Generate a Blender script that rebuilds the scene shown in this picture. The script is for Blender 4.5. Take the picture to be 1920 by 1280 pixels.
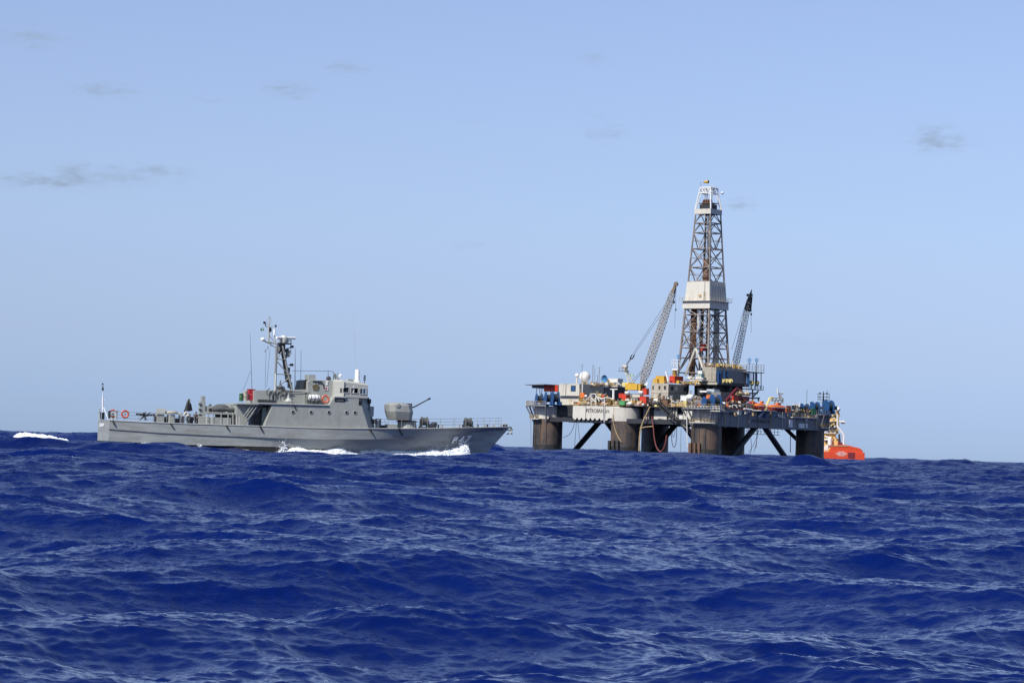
import bpy, bmesh, math, random
import numpy as np
from mathutils import Vector, Matrix
R = math.radians
sc = bpy.context.scene
for o in list(bpy.data.objects):
    bpy.data.objects.remove(o)
C = sc.collection

# ------------------------------------------------------------------ camera
FPX = 5000.0            # focal length in pixels of the 1920 px wide photograph
EYE = 1.9               # metres above mean sea level
ROLL = math.atan(60 / 1920.0)
HOR = 834.8             # row of the horizon at the picture's centre column
pitch = math.atan((HOR - 640) * math.cos(ROLL) / FPX)
cam_d = bpy.data.cameras.new('camera')
cam = bpy.data.objects.new('camera', cam_d)
C.objects.link(cam)
cam_d.sensor_width = 36.0
cam_d.lens = 36.0 * FPX / 1920.0
cam_d.clip_start = 0.5
cam_d.clip_end = 120000
fw = Vector((0, math.cos(pitch), math.sin(pitch)))
rt0 = Vector((1, 0, 0))
up0 = rt0.cross(fw)
# the camera is rolled anticlockwise, so the horizon falls to the right
rt = rt0 * math.cos(ROLL) + up0 * math.sin(ROLL)
up = up0 * math.cos(ROLL) - rt0 * math.sin(ROLL)
cam.matrix_world = Matrix(((rt.x, up.x, -fw.x, 0), (rt.y, up.y, -fw.y, 0), (rt.z, up.z, -fw.z, EYE), (0, 0, 0, 1)))
sc.camera = cam
CAM = Vector((0, 0, EYE))

def ray(px, py):
    return (fw + rt * ((px - 960) / FPX) - up * ((py - 640) / FPX))

# ------------------------------------------------------------------ sun and sky
SUN_AZ = R(41)          # to the left of the direction behind the camera
SUN_EL = R(46)
sdir = Vector((-math.sin(SUN_AZ) * math.cos(SUN_EL), -math.cos(SUN_AZ) * math.cos(SUN_EL), math.sin(SUN_EL)))
sd = bpy.data.lights.new('sun', 'SUN')
sd.energy = 5.0
sd.angle = R(0.53)
sd.color = (1.0, 0.95, 0.87)
sun = bpy.data.objects.new('sun', sd)
C.objects.link(sun)
sun.rotation_euler = sdir.to_track_quat('Z', 'Y').to_euler()

w = bpy.data.worlds.new('World')
sc.world = w
w.use_nodes = True
nt = w.node_tree
nt.nodes.clear()
wo = nt.nodes.new('ShaderNodeOutputWorld')
bg = nt.nodes.new('ShaderNodeBackground')
sky = nt.nodes.new('ShaderNodeTexSky')
sky.sky_type = 'NISHITA'
sky.sun_disc = False
sky.sun_elevation = SUN_EL
sky.sun_rotation = math.pi + SUN_AZ
sky.air_density = 1.0
sky.dust_density = 0.3
sky.ozone_density = 2.0
bg.inputs['Strength'].default_value = 0.12 * 1.35 * .965
tc = nt.nodes.new('ShaderNodeTexCoord')
sep = nt.nodes.new('ShaderNodeSeparateXYZ')
nt.links.new(tc.outputs['Generated'], sep.inputs[0])
def wmath(op, a, b=None, c=None):
    n = nt.nodes.new('ShaderNodeMath')
    n.operation = op
    for i, v in enumerate((a, b, c)):
        if v is None: continue
        if isinstance(v, (int, float)): n.inputs[i].default_value = v
        else: nt.links.new(v, n.inputs[i])
    return n.outputs[0]
# elevation-dependent tint: clean marine air, blue down to the horizon
ramp = nt.nodes.new('ShaderNodeValToRGB')
nt.links.new(wmath('MULTIPLY', sep.outputs['Z'], 1.0), ramp.inputs[0])
TINT = [(0.0, (.452, .655, 1.33)), (0.0136, (.452, .631, 1.262)), (.0236, (.485, .633, 1.195)), (.0396, (.562, .653, 1.108)), (.0635, (.673, .719, 1.073)),
        (.0833, (.772, .796, 1.092)), (.107, (.858, .845, 1.097)), (.1421, (.967, .919, 1.138)), (.1643, (1.022, .956, 1.156)), (.5, (1.04, 1.0, 1.1))]
TINT = [(p_, (c_[0] / 1.35, c_[1] / 1.35 * .99, c_[2] / 1.35 * .965)) for p_, c_ in TINT]
cr = ramp.color_ramp
cr.elements[0].position = TINT[0][0]; cr.elements[0].color = (*TINT[0][1], 1)
cr.elements[1].position = TINT[-1][0]; cr.elements[1].color = (*TINT[-1][1], 1)
for p, c in TINT[1:-1]:
    e = cr.elements.new(p); e.color = (*c, 1)
mul = nt.nodes.new('ShaderNodeMix'); mul.data_type = 'RGBA'; mul.blend_type = 'MULTIPLY'
mul.inputs['Factor'].default_value = 1.0
nt.links.new(sky.outputs[0], mul.inputs['A'])
nt.links.new(ramp.outputs[0], mul.inputs['B'])
# small ragged clouds, each at its own bearing and elevation (degrees), half width, half height, strength
def azel(px, py):
    d = ray(px, py).normalized()
    return math.degrees(math.atan2(d.x, d.y)), math.degrees(math.asin(d.z))
CLOUDS = [(80, 339, 95, 13, 1.3), (132, 322, 28, 17, .9), (215, 330, 60, 15, .7), (300, 324, 60, 13, .8), (40, 72, 75, 12, .45), (72, 70, 34, 16, .55),
          (188, 168, 45, 14, .75), (232, 170, 20, 10, .3), (545, 168, 42, 15, 1.0), (640, 126, 22, 14, .45), (662, 130, 38, 10, .5), (1112, 106, 32, 12, .45), (1138, 250, 38, 15, .5),
          (1115, 215, 22, 8, .3), (880, 462, 42, 6, .25), (1750, 258, 40, 20, .95), (1778, 268, 45, 12, .5), (1385, 383, 24, 12, .6), (385, 186, 22, 5, .4),
          (885, 228, 24, 5, .3), (1520, 640, 90, 8, .2)]
az = wmath('MULTIPLY', wmath('ARCTAN2', sep.outputs['X'], sep.outputs['Y']), 180 / math.pi)
el = wmath('MULTIPLY', wmath('ARCSINE', sep.outputs['Z']), 180 / math.pi)
comb = nt.nodes.new('ShaderNodeCombineXYZ')
nt.links.new(az, comb.inputs[0]); nt.links.new(wmath('MULTIPLY', el, 3.2), comb.inputs[1])
def wnoise(scale, detail, rough, seed):
    n = nt.nodes.new('ShaderNodeTexNoise'); n.noise_dimensions = '4D'
    n.inputs['Scale'].default_value = scale; n.inputs['Detail'].default_value = detail
    n.inputs['Roughness'].default_value = rough; n.inputs['W'].default_value = seed
    nt.links.new(comb.outputs[0], n.inputs['Vector'])
    return n
warp = wnoise(3.0, 4, .6, 3.3)
wsep = nt.nodes.new('ShaderNodeSeparateColor'); nt.links.new(warp.outputs['Color'], wsep.inputs[0])
azw = wmath('ADD', az, wmath('MULTIPLY', wmath('SUBTRACT', wsep.outputs[0], .5), 1.1))
elw = wmath('ADD', el, wmath('MULTIPLY', wmath('SUBTRACT', wsep.outputs[1], .5), .55))
tot = None
PXD = math.degrees(1 / FPX)
for (cx, cy, hw, hh, s) in CLOUDS:
    a, e = azel(cx, cy)
    dx = wmath('DIVIDE', wmath('SUBTRACT', azw, a), hw * PXD)
    dy = wmath('DIVIDE', wmath('SUBTRACT', elw, e), hh * PXD)
    r2 = wmath('ADD', wmath('MULTIPLY', dx, dx), wmath('MULTIPLY', dy, dy))
    g = wmath('MULTIPLY', wmath('EXPONENT', wmath('MULTIPLY', r2, -1.3)), s)
    tot = g if tot is None else wmath('ADD', tot, g)
tex = wnoise(2.6, 4, .5, 7.1)
m_ = wmath('MULTIPLY', wmath('SUBTRACT', tex.outputs['Fac'], .26), 2.5)
mm = nt.nodes.new('ShaderNodeClamp'); nt.links.new(wmath('MULTIPLY', tot, m_), mm.inputs[0])
cm = nt.nodes.new('ShaderNodeMix'); cm.data_type = 'RGBA'
nt.links.new(wmath('MULTIPLY', mm.outputs[0], .95), cm.inputs['Factor'])
nt.links.new(mul.outputs['Result'], cm.inputs['A'])
# a thin cloud in its own shade: greyer and a little darker than the clear air round it
cm.inputs['B'].default_value = (2.1, 2.72, 3.75, 1)
CLOUD_B = cm.inputs['B']
nt.links.new(cm.outputs['Result'], bg.inputs['Color'])
nt.links.new(bg.outputs[0], wo.inputs['Surface'])

sc.view_settings.view_transform = 'Standard'
sc.view_settings.look = 'None'
sc.view_settings.exposure = 0.0
sc.view_settings.gamma = 1.0
sc.render.engine = 'CYCLES'

# ------------------------------------------------------------------ materials
MATS = {}
def mat(name, col, rough=.5, metal=0.0, noise=None, stain=None, bump=0.0, scale=1.0):
    """procedural paint: a base colour, a mottled variation and optional streaky stains"""
    if name in MATS: return MATS[name]
    m = bpy.data.materials.new(name); m.use_nodes = True
    t = m.node_tree; b = t.nodes['Principled BSDF']
    b.inputs['Roughness'].default_value = rough
    b.inputs['Metallic'].default_value = metal
    tcn = t.nodes.new('ShaderNodeTexCoord')
    n = t.nodes.new('ShaderNodeTexNoise'); n.inputs['Scale'].default_value = 0.9 * scale
    n.inputs['Detail'].default_value = 6; n.inputs['Roughness'].default_value = .65
    t.links.new(tcn.outputs['Object'], n.inputs['Vector'])
    rr = t.nodes.new('ShaderNodeValToRGB')
    k = .16 if noise is None else noise
    rr.color_ramp.elements[0].position = .3; rr.color_ramp.elements[1].position = .7
    rr.color_ramp.elements[0].color = (*[c * (1 - k) for c in col], 1)
    rr.color_ramp.elements[1].color = (*[min(1, c * (1 + k * .7)) for c in col], 1)
    t.links.new(n.outputs['Fac'], rr.inputs[0])
    out = rr.outputs[0]
    if stain:
        scol, amt, sx, sz = stain
        mp = t.nodes.new('ShaderNodeMapping'); mp.inputs['Scale'].default_value = (sx, sx, sz)
        t.links.new(tcn.outputs['Object'], mp.inputs[0])
        n2 = t.nodes.new('ShaderNodeTexNoise'); n2.inputs['Scale'].default_value = 1.0; n2.inputs['Detail'].default_value = 5
        n2.inputs['Roughness'].default_value = .7
        t.links.new(mp.outputs[0], n2.inputs['Vector'])
        r2 = t.nodes.new('ShaderNodeValToRGB')
        r2.color_ramp.elements[0].position = 1 - amt - .12; r2.color_ramp.elements[0].color = (0, 0, 0, 1)
        r2.color_ramp.elements[1].position = 1 - amt + .1; r2.color_ramp.elements[1].color = (1, 1, 1, 1)
        t.links.new(n2.outputs['Fac'], r2.inputs[0])
        mx = t.nodes.new('ShaderNodeMix'); mx.data_type = 'RGBA'
        t.links.new(r2.outputs[0], mx.inputs['Factor']); t.links.new(out, mx.inputs['A'])
        mx.inputs['B'].default_value = (*scol, 1)
        out = mx.outputs['Result']
    t.links.new(out, b.inputs['Base Color'])
    if bump:
        bn = t.nodes.new('ShaderNodeBump'); bn.inputs['Strength'].default_value = bump
        bn.inputs['Distance'].default_value = .05
        t.links.new(n.outputs['Fac'], bn.inputs['Height']); t.links.new(bn.outputs[0], b.inputs['Normal'])
    MATS[name] = m
    return m

# ------------------------------------------------------------------ sea
class Tile:
    """one periodic patch of wind sea with choppy horizontal displacement"""
    def __init__(s, L, N, lmin, lmax, mss_oct, wind, spread, seed, lp=None):
        rng = np.random.default_rng(seed)
        k1 = 2 * np.pi * np.fft.fftfreq(N, L / N)
        kx, ky = np.meshgrid(k1, k1, indexing='ij')
        k = np.hypot(kx, ky); k[0, 0] = 1e-9
        lam = 2 * np.pi / k
        band = ((lam > lmin) & (lam < lmax)).astype(float)
        ang = np.arctan2(ky, kx) - wind
        D = np.abs(np.cos(ang)) ** spread * (np.cos(ang) > -.2) + .12
        S = k ** -4.0 * D * band
        if lp: S *= np.exp(-1.25 * (lam / lp) ** 2)
        n = (rng.normal(size=(N, N)) + 1j * rng.normal(size=(N, N)))
        H = n * np.sqrt(S)
        octs = np.log2(lmax / lmin)
        # normalise by the slope variance
        sx = np.fft.ifft2(1j * kx * H).real; sy = np.fft.ifft2(1j * ky * H).real
        g = math.sqrt(mss_oct * octs / (sx.var() + sy.var()))
        H = H * g
        s.L, s.N = L, N
        s.h = np.fft.ifft2(H).real.astype(np.float32)
        s.dx = np.fft.ifft2(1j * kx / k * H).real.astype(np.float32)
        s.dy = np.fft.ifft2(1j * ky / k * H).real.astype(np.float32)
    def sample(s, x, y):
        u = (x / s.L % 1.0) * s.N; v = (y / s.L % 1.0) * s.N
        i = np.floor(u).astype(np.int64); j = np.floor(v).astype(np.int64)
        fu = (u - i).astype(np.float32); fv = (v - j).astype(np.float32)
        i %= s.N; j %= s.N; i1 = (i + 1) % s.N; j1 = (j + 1) % s.N
        a = (1 - fu) * (1 - fv); b = fu * (1 - fv); c = (1 - fu) * fv; d = fu * fv
        return [a * F[i, j] + b * F[i1, j] + c * F[i, j1] + d * F[i1, j1] for F in (s.h, s.dx, s.dy)]
def at_px(px, d): return d * (px - 960) / FPX, d
SWELLS = [(-6.5, 297.0, R(19), .68, 8.0, 15.0, 4), (-21.5, 292.0, R(19), .16, 10.0, 34.0, 6.0), (*at_px(80, 330), R(4), 1.15, 5.0, 4.5, 4), (*at_px(10, 420), R(6), 1.9, 9.0, 6.0, 3), (*at_px(1518, 380), R(-5), 2.1, 6.0, 3.4, 2.2), (*at_px(1650, 430), R(-3), 1.75, 7.0, 4.6, 2.2), (*at_px(935, 480), R(5), 1.95, 7, 3.2, 3), (*at_px(1800, 500), R(3), 1.15, 8, 6, 2.4), (*at_px(1290, 430), R(3), .6, 8, 5, 3),
          (*at_px(1180, 470), R(8), 1.0, 12.0, 34.0, 4), (*at_px(1700, 620), R(0), 1.1, 12.0, 12.0, 3), (*at_px(1860, 540), R(4), 1.45, 12.0, 7.0, 3)]
WIND = R(258)
TILES = [(Tile(900.0, 512, 55.0, 170.0, .00042, R(235), 3.0, 3, 120.0), .8, 1e9, (0, 0)),
         (Tile(257.0, 1024, 4.0, 65.0, .0034, WIND, 2.4, 11, 26.0), 1.15, 1e9, (40, 0)),
         (Tile(46.3, 1024, .52, 4.0, .0072, WIND + .15, 2.0, 5), 1.2, 2500.0, (7, 3)),
         (Tile(13.7, 1024, .06, .52, .0140, WIND - .1, 1.5, 8), 1.0, 420.0, (0, 0))]
# broad swells: bearing towards which they run, wavelength, amplitude, phase at (x0, y0)
def sea_height(x, y, fade=True):
    x = np.asarray(x, dtype=np.float64); y = np.asarray(y, dtype=np.float64)
    dist = np.hypot(x, y)
    Z = np.zeros_like(x); DX = np.zeros_like(x); DY = np.zeros_like(x)
    for T, chop, far, off in TILES:
        f = np.clip(1.5 - dist / far, 0, 1) if far < 1e8 else 1.0
        h, dx, dy = T.sample(x + off[0], y + off[1])
        if T.L > 500: f = np.clip((dist - 60) / 150, 0, 1)
        Z = Z + h * f; DX = DX + dx * chop * f; DY = DY + dy * chop * f
    # single larger swells: the one the ship rides on, and the peaks that stand up against the horizon
    for (cx_, cy_, an_, am_, sg_, hl_, pw_) in SWELLS:
        qx = (x - cx_) * math.cos(an_) + (y - cy_) * math.sin(an_); qy = -(x - cx_) * math.sin(an_) + (y - cy_) * math.cos(an_)
        Z = Z + am_ * np.exp(-(qy / sg_) ** 2) / (1 + np.abs(qx / hl_) ** pw_)
    return Z, DX, DY

def build_sea():
    a_in = np.linspace(R(-17), R(17), 1500)
    a_out = np.linspace(R(17), R(343), 150)[1:-1]
    ang = np.concatenate([a_in, a_out])
    r = [2.0]
    px = 1024 / 1920 * FPX
    while r[-1] < 60000:
        d = r[-1]
        # fine rows near the eye, five metres far out, coarse beyond the horizon
        step = .42 * d * d / (EYE * px)
        step = min(max(step, .03), max(.03, d * .0022), 4.5) if d < 5600 else d * .03
        if d < 12: step = .12
        r.append(d + step)
    r = np.array(r)
    nr, na = len(r), len(ang)
    print('sea grid', nr, na, nr * na)
    RR, AA = np.meshgrid(r, ang, indexing='ij')
    X = (RR * np.sin(AA)).ravel(); Y = (RR * np.cos(AA)).ravel()
    Z, DX, DY = sea_height(X, Y)
    Z = Z - (X ** 2 + Y ** 2) / (2 * 6371000.0)      # the round earth: the sea drops away past its horizon
    co = np.stack([X + DX, Y + DY, Z], axis=1).astype(np.float32)
    co = np.concatenate([co, np.array([[0, 0, 0]], dtype=np.float32)])
    idx = np.arange(nr * na).reshape(nr, na)
    nxt = np.roll(idx, -1, axis=1)
    q = np.stack([idx[:-1], idx[1:], nxt[1:], nxt[:-1]], axis=-1).reshape(-1, 4)
    tri = np.stack([np.full(na, nr * na), idx[0], nxt[0]], axis=-1)
    me = bpy.data.meshes.new('water')
    me.vertices.add(len(co)); me.vertices.foreach_set('co', co.ravel())
    nl = q.size + tri.size
    me.loops.add(nl); me.loops.foreach_set('vertex_index', np.concatenate([q.ravel(), tri.ravel()]).astype(np.int32))
    npoly = len(q) + len(tri)
    me.polygons.add(npoly)
    ls = np.concatenate([np.arange(len(q)) * 4, q.size + np.arange(len(tri)) * 3]).astype(np.int32)
    me.polygons.foreach_set('loop_start', ls)
    me.polygons.foreach_set('use_smooth', np.ones(npoly, dtype=bool))
    me.update(calc_edges=True)
    # how much of the short-wave slope the mesh itself no longer carries at this range
    un = (np.clip((RR.ravel() - 25) / 220.0, 0, 1) ** .55).astype(np.float32)
    at = me.attributes.new('unresolved', 'FLOAT', 'POINT'); at.data.foreach_set('value', np.append(un, np.float32(0)))
    o = bpy.data.objects.new('water', me); C.objects.link(o)
    o['kind'] = 'structure'
    return o
water = build_sea()
m = bpy.data.materials.new('sea_water'); m.use_nodes = True
t = m.node_tree; b = t.nodes['Principled BSDF']
b.inputs['IOR'].default_value = 1.33
b.inputs['Roughness'].default_value = .07
b.inputs['Specular IOR Level'].default_value = .31
b.inputs['Specular Tint'].default_value = (.30, .66, 1, 1)
tcn = t.nodes.new('ShaderNodeTexCoord')
n0 = t.nodes.new('ShaderNodeTexNoise'); n0.inputs['Scale'].default_value = .02; n0.inputs['Detail'].default_value = 3
t.links.new(tcn.outputs['Object'], n0.inputs['Vector'])
rr = t.nodes.new('ShaderNodeValToRGB')
rr.color_ramp.elements[0].position = .35; rr.color_ramp.elements[0].color = (.0012, .0080, .079, 1)
rr.color_ramp.elements[1].position = .65; rr.color_ramp.elements[1].color = (.0017, .0108, .100, 1)
t.links.new(n0.outputs['Fac'], rr.inputs[0])
# a few flecks of foam where small crests break
mpf = t.nodes.new('ShaderNodeMapping'); mpf.inputs['Scale'].default_value = (.8, .8, .8)
t.links.new(tcn.outputs['Object'], mpf.inputs[0])
nf = t.nodes.new('ShaderNodeTexNoise'); nf.inputs['Scale'].default_value = 1.6; nf.inputs['Detail'].default_value = 8; nf.inputs['Roughness'].default_value = .7
t.links.new(mpf.outputs[0], nf.inputs['Vector'])
t.links.new(rr.outputs[0], b.inputs['Base Color'])
n1 = t.nodes.new('ShaderNodeTexNoise'); n1.inputs['Scale'].default_value = 5.0; n1.inputs['Detail'].default_value = 5; n1.inputs['Roughness'].default_value = .6
t.links.new(tcn.outputs['Object'], n1.inputs['Vector'])
bn = t.nodes.new('ShaderNodeBump'); bn.inputs['Strength'].default_value = .5; bn.inputs['Distance'].default_value = .03
t.links.new(n1.outputs['Fac'], bn.inputs['Height'])
# metre-long waves beyond the reach of the mesh
n2 = t.nodes.new('ShaderNodeTexNoise'); n2.inputs['Scale'].default_value = 1.3; n2.inputs['Detail'].default_value = 4; n2.inputs['Roughness'].default_value = .65
t.links.new(tcn.outputs['Object'], n2.inputs['Vector'])
att = t.nodes.new('ShaderNodeAttribute'); att.attribute_name = 'unresolved'
bn2 = t.nodes.new('ShaderNodeBump'); bn2.inputs['Distance'].default_value = .30
t.links.new(att.outputs['Fac'], bn2.inputs['Strength']); t.links.new(n2.outputs['Fac'], bn2.inputs['Height']); t.links.new(bn.outputs[0], bn2.inputs['Normal'])
t.links.new(bn2.outputs[0], b.inputs['Normal'])
rg = t.nodes.new('ShaderNodeMapRange'); rg.inputs['To Min'].default_value = .035; rg.inputs['To Max'].default_value = .22
sl = t.nodes.new('ShaderNodeMapRange'); sl.inputs['To Min'].default_value = .24; sl.inputs['To Max'].default_value = .08
t.links.new(att.outputs['Fac'], sl.inputs['Value']); t.links.new(sl.outputs[0], b.inputs['Specular IOR Level'])
t.links.new(att.outputs['Fac'], rg.inputs['Value']); t.links.new(rg.outputs[0], b.inputs['Roughness'])
water.data.materials.append(m)

# ------------------------------------------------------------------ mesh helpers
class MB:
    """collects boxes, tubes, lathes and prisms and links them as one mesh object"""
    def __init__(s): s.v = []; s.f = []
    def add(s, vs, fs):
        n = len(s.v); s.v += [tuple(v) for v in vs]; s.f += [tuple(i + n for i in f) for f in fs]; return s
    def box(s, x0, x1, y0, y1, z0, z1, taper=0):
        a = taper
        return s.add([(x0, y0, z0), (x1, y0, z0), (x1, y1, z0), (x0, y1, z0), (x0 + a, y0 + a, z1), (x1 - a, y0 + a, z1), (x1 - a, y1 - a, z1), (x0 + a, y1 - a, z1)],
                     [(0, 3, 2, 1), (4, 5, 6, 7), (0, 1, 5, 4), (1, 2, 6, 5), (2, 3, 7, 6), (3, 0, 4, 7)])
    def tube(s, pts, r, n=6, r1=None, cap=True):
        pts = [Vector(p) for p in pts]
        k = len(pts)
        rs = [r + ((r if r1 is None else r1) - r) * i / max(1, k - 1) for i in range(k)]
        rings = []
        pu = None
        for i, p in enumerate(pts):
            d = (pts[min(i + 1, k - 1)] - pts[max(i - 1, 0)])
            if d.length < 1e-9: d = Vector((0, 0, 1))
            d.normalize()
            u = Vector((0, 0, 1)) if abs(d.z) < .95 else Vector((1, 0, 0))
            if pu is not None: u = pu
            u = (u - d * u.dot(d))
            if u.length < 1e-6: u = d.orthogonal()
            u.normalize(); pu = u
            w_ = d.cross(u)
            rings.append([p + (u * math.cos(2 * math.pi * (j + .5) / n) + w_ * math.sin(2 * math.pi * (j + .5) / n)) * rs[i] for j in range(n)])
        vs = [q for rg in rings for q in rg]
        fs = []
        for i in range(k - 1):
            for j in range(n):
                j1 = (j + 1) % n
                fs.append((i * n + j, (i + 1) * n + j, (i + 1) * n + j1, i * n + j1))
        if cap:
            fs.append(tuple(range(n))); fs.append(tuple(range((k - 1) * n, k * n))[::-1])
        return s.add(vs, fs)
    def lathe(s, prof, c=(0, 0, 0), n=20, axis='z', cap=True, a0=0, a1=2 * math.pi):
        c = Vector(c); full = abs(a1 - a0 - 2 * math.pi) < 1e-6
        m_ = n if full else n + 1
        vs = []
        for r, h in prof:
            for j in range(m_):
                a = a0 + (a1 - a0) * j / n
                p = (r * math.cos(a), r * math.sin(a), h)
                if axis == 'x': p = (h, p[0], p[1])
                elif axis == 'y': p = (p[0], -h, p[1])
                vs.append(c + Vector(p))
        fs = []
        for i in range(len(prof) - 1):
            for j in range(n):
                j1 = (j + 1) % m_
                fs.append((i * m_ + j, i * m_ + j1, (i + 1) * m_ + j1, (i + 1) * m_ + j))
        if cap and full:
            fs.append(tuple(range(n))[::-1]); fs.append(tuple(range((len(prof) - 1) * n, len(prof) * n)))
        return s.add(vs, fs)
    def cyl(s, c, r, h, n=16, axis='z', r1=None): return s.lathe([(r, 0), (r if r1 is None else r1, h)], c, n, axis)
    def ball(s, c, r, n=14, sx=1, sy=1, sz=1):
        k = max(5, n // 2)
        vs = []; c = Vector(c)
        for i in range(k + 1):
            t_ = math.pi * i / k
            for j in range(n):
                a = 2 * math.pi * j / n
                vs.append(c + Vector((r * sx * math.sin(t_) * math.cos(a), r * sy * math.sin(t_) * math.sin(a), r * sz * math.cos(t_))))
        fs = [(i * n + j, (i + 1) * n + j, (i + 1) * n + (j + 1) % n, i * n + (j + 1) % n) for i in range(k) for j in range(n)]
        return s.add(vs, fs)
    def torus(s, c, R_, r, axis='y', n=20, m_=8):
        vs = []; c = Vector(c)
        for i in range(n):
            a = 2 * math.pi * i / n
            for j in range(m_):
                b_ = 2 * math.pi * j / m_
                rr_ = R_ + r * math.cos(b_)
                p = (rr_ * math.cos(a), r * math.sin(b_), rr_ * math.sin(a))
                if axis == 'z': p = (p[0], p[2], p[1])
                elif axis == 'x': p = (p[1], p[0], p[2])
                vs.append(c + Vector(p))
        return s.add(vs, [(i * m_ + j, i * m_ + (j + 1) % m_, ((i + 1) % n) * m_ + (j + 1) % m_, ((i + 1) % n) * m_ + j) for i in range(n) for j in range(m_)])
    def prism(s, poly, y0, y1, axis='y'):
        """polygon in (x, z) pulled along y (or in (y, z) along x, or (x, y) along z)"""
        n = len(poly)
        def P(a, b_, d): return (a, d, b_) if axis == 'y' else ((d, a, b_) if axis == 'x' else (a, b_, d))
        vs = [P(a, b_, y0) for a, b_ in poly] + [P(a, b_, y1) for a, b_ in poly]
        fs = [tuple(range(n)), tuple(range(n, 2 * n))[::-1]]
        fs += [(i, n + i, n + (i + 1) % n, (i + 1) % n) for i in range(n)]
        return s.add(vs, fs)
    def build(s, name, material, parent=None, smooth=False, bevel=0):
        me = bpy.data.meshes.new(name)
        me.from_pydata(s.v, [], s.f)
        bm = bmesh.new(); bm.from_mesh(me)
        bmesh.ops.recalc_face_normals(bm, faces=bm.faces)
        bm.to_mesh(me); bm.free()
        me.materials.append(material)
        o = bpy.data.objects.new(name, me); C.objects.link(o)
        if smooth:
            me.polygons.foreach_set('use_smooth', [True] * len(me.polygons))
            md = o.modifiers.new('edges', 'EDGE_SPLIT'); md.split_angle = R(38)
        if bevel:
            md = o.modifiers.new('bevel', 'BEVEL'); md.width = bevel; md.segments = 2; md.limit_method = 'ANGLE'; md.angle_limit = R(35)
        if parent is not None: o.parent = parent
        return o

def tag(o, label, cat, group=None):
    o['label'] = label; o['category'] = cat
    if group: o['group'] = group
    return o
def empty(name, mw, label=None, cat=None, group=None):
    o = bpy.data.objects.new(name, None); C.objects.link(o)
    o.matrix_world = mw; o.empty_display_size = .5
    if label: tag(o, label, cat, group)
    return o
def textmesh(name, body, size, material, parent, mw, extrude=.01, shear=0, sx=1.0, bold=0.0):
    cu = bpy.data.curves.new(name, 'FONT'); cu.body = body; cu.size = size; cu.extrude = extrude; cu.shear = shear; cu.offset = bold
    cu.align_x = 'CENTER'; cu.align_y = 'CENTER'
    o = bpy.data.objects.new(name, cu); C.objects.link(o)
    dg = bpy.context.evaluated_depsgraph_get()
    me = bpy.data.meshes.new_from_object(o.evaluated_get(dg))
    bpy.data.objects.remove(o)
    me.transform(Matrix.Diagonal((sx, 1, 1, 1)))
    me.transform(mw)
    me.materials.clear(); me.materials.append(material)
    o = bpy.data.objects.new(name, me); C.objects.link(o)
    if parent is not None: o.parent = parent
    return o
def frame(origin, xa, ya, za):
    return Matrix(((xa[0], ya[0], za[0], origin[0]), (xa[1], ya[1], za[1], origin[1]), (xa[2], ya[2], za[2], origin[2]), (0, 0, 0, 1)))

class Local:
    """a thing's own frame, and the way a measured direction from the photographer meets a plane in it"""
    def __init__(s, mw): s.mw = mw; s.inv = mw.inverted(); s.o = s.inv @ CAM
    def hit(s, px, py, axis, val):
        d = (s.inv.to_3x3() @ ray(px, py))
        k = (val - s.o[axis]) / d[axis]
        return s.o + d * k

# ------------------------------------------------------------------ patrol ship
TH = R(19)
H = Vector((math.cos(TH), math.sin(TH), 0)); PORT = Vector((-math.sin(TH), math.cos(TH), 0))
# starboard stern corner of the deck stands where the photo shows it
SC = CAM + ray(205, 787) * (284 / ray(205, 787).y)
HB0 = 3.3
org = Vector((SC.x, SC.y, 0)) + PORT * HB0
SHIP = Local(frame(org, H, PORT, (0, 0, 1)))
def S(px, py, y=-3.5):
    p = SHIP.hit(px, py, 1, y); return p.x, p.z
def sx(px, y=-3.5): return S(px, 800, y)[0]
LEN = 46.4
ship = empty('patrol_ship', SHIP.mw, 'grey naval patrol ship with white P47 on its dark flared bow, steaming to the right', 'ship')

GREY = mat('ship_grey', (.345, .362, .340), .45, noise=.06, stain=((.25, .245, .23), .42, .35, 1.6), bump=.5, scale=1.3)
GREY2 = mat('ship_grey_upper', (.355, .370, .340), .5, noise=.08, scale=1.6, bump=.35, stain=((.30, .29, .26), .36, 1.2, .35))
PALE = mat('ship_pale_grey', (.50, .50, .46), .5, noise=.05)
DECK = mat('ship_deck_paint', (.16, .15, .14), .8, noise=.2)
BLACK = mat('black_paint', (.012, .012, .013), .45, noise=.3)
DARK = mat('dark_metal', (.04, .042, .045), .45, noise=.25)
WHITE = mat('white_paint', (.86, .86, .84), .4, noise=.04)
RED = mat('red_paint', (.38, .016, .022), .45, noise=.12)
ORANGE = mat('orange_buoy', (.62, .09, .035), .5, noise=.1)
GREEN = mat('green_paint', (.035, .13, .05), .5, noise=.15)
TAN = mat('tan_canvas', (.40, .37, .30), .8, noise=.12)
GLASS = mat('dark_glass', (.012, .02, .035), .05, noise=.2)
ROPE = mat('rope', (.25, .24, .21), .9, noise=.2)
CANVAS = mat('grey_canvas', (.10, .105, .105), .9, noise=.25, bump=.4, scale=4)
BRONZE = mat('bronze_crest', (.16, .13, .06), .45, noise=.3, scale=5)
SKIN = mat('skin', (.30, .16, .10), .6, noise=.05)
HAIR = mat('hair', (.02, .015, .012), .8)
CLOTHW = mat('white_cloth', (.70, .69, .64), .9, noise=.05)
CLOTHB = mat('grey_blue_cloth', (.13, .15, .17), .9, noise=.1)
CLOTHD = mat('dark_cloth', (.02, .025, .04), .9, noise=.1)

def interp(tab, x):
    return float(np.interp(x, [a for a, b in tab], [b for a, b in tab]))
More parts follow.
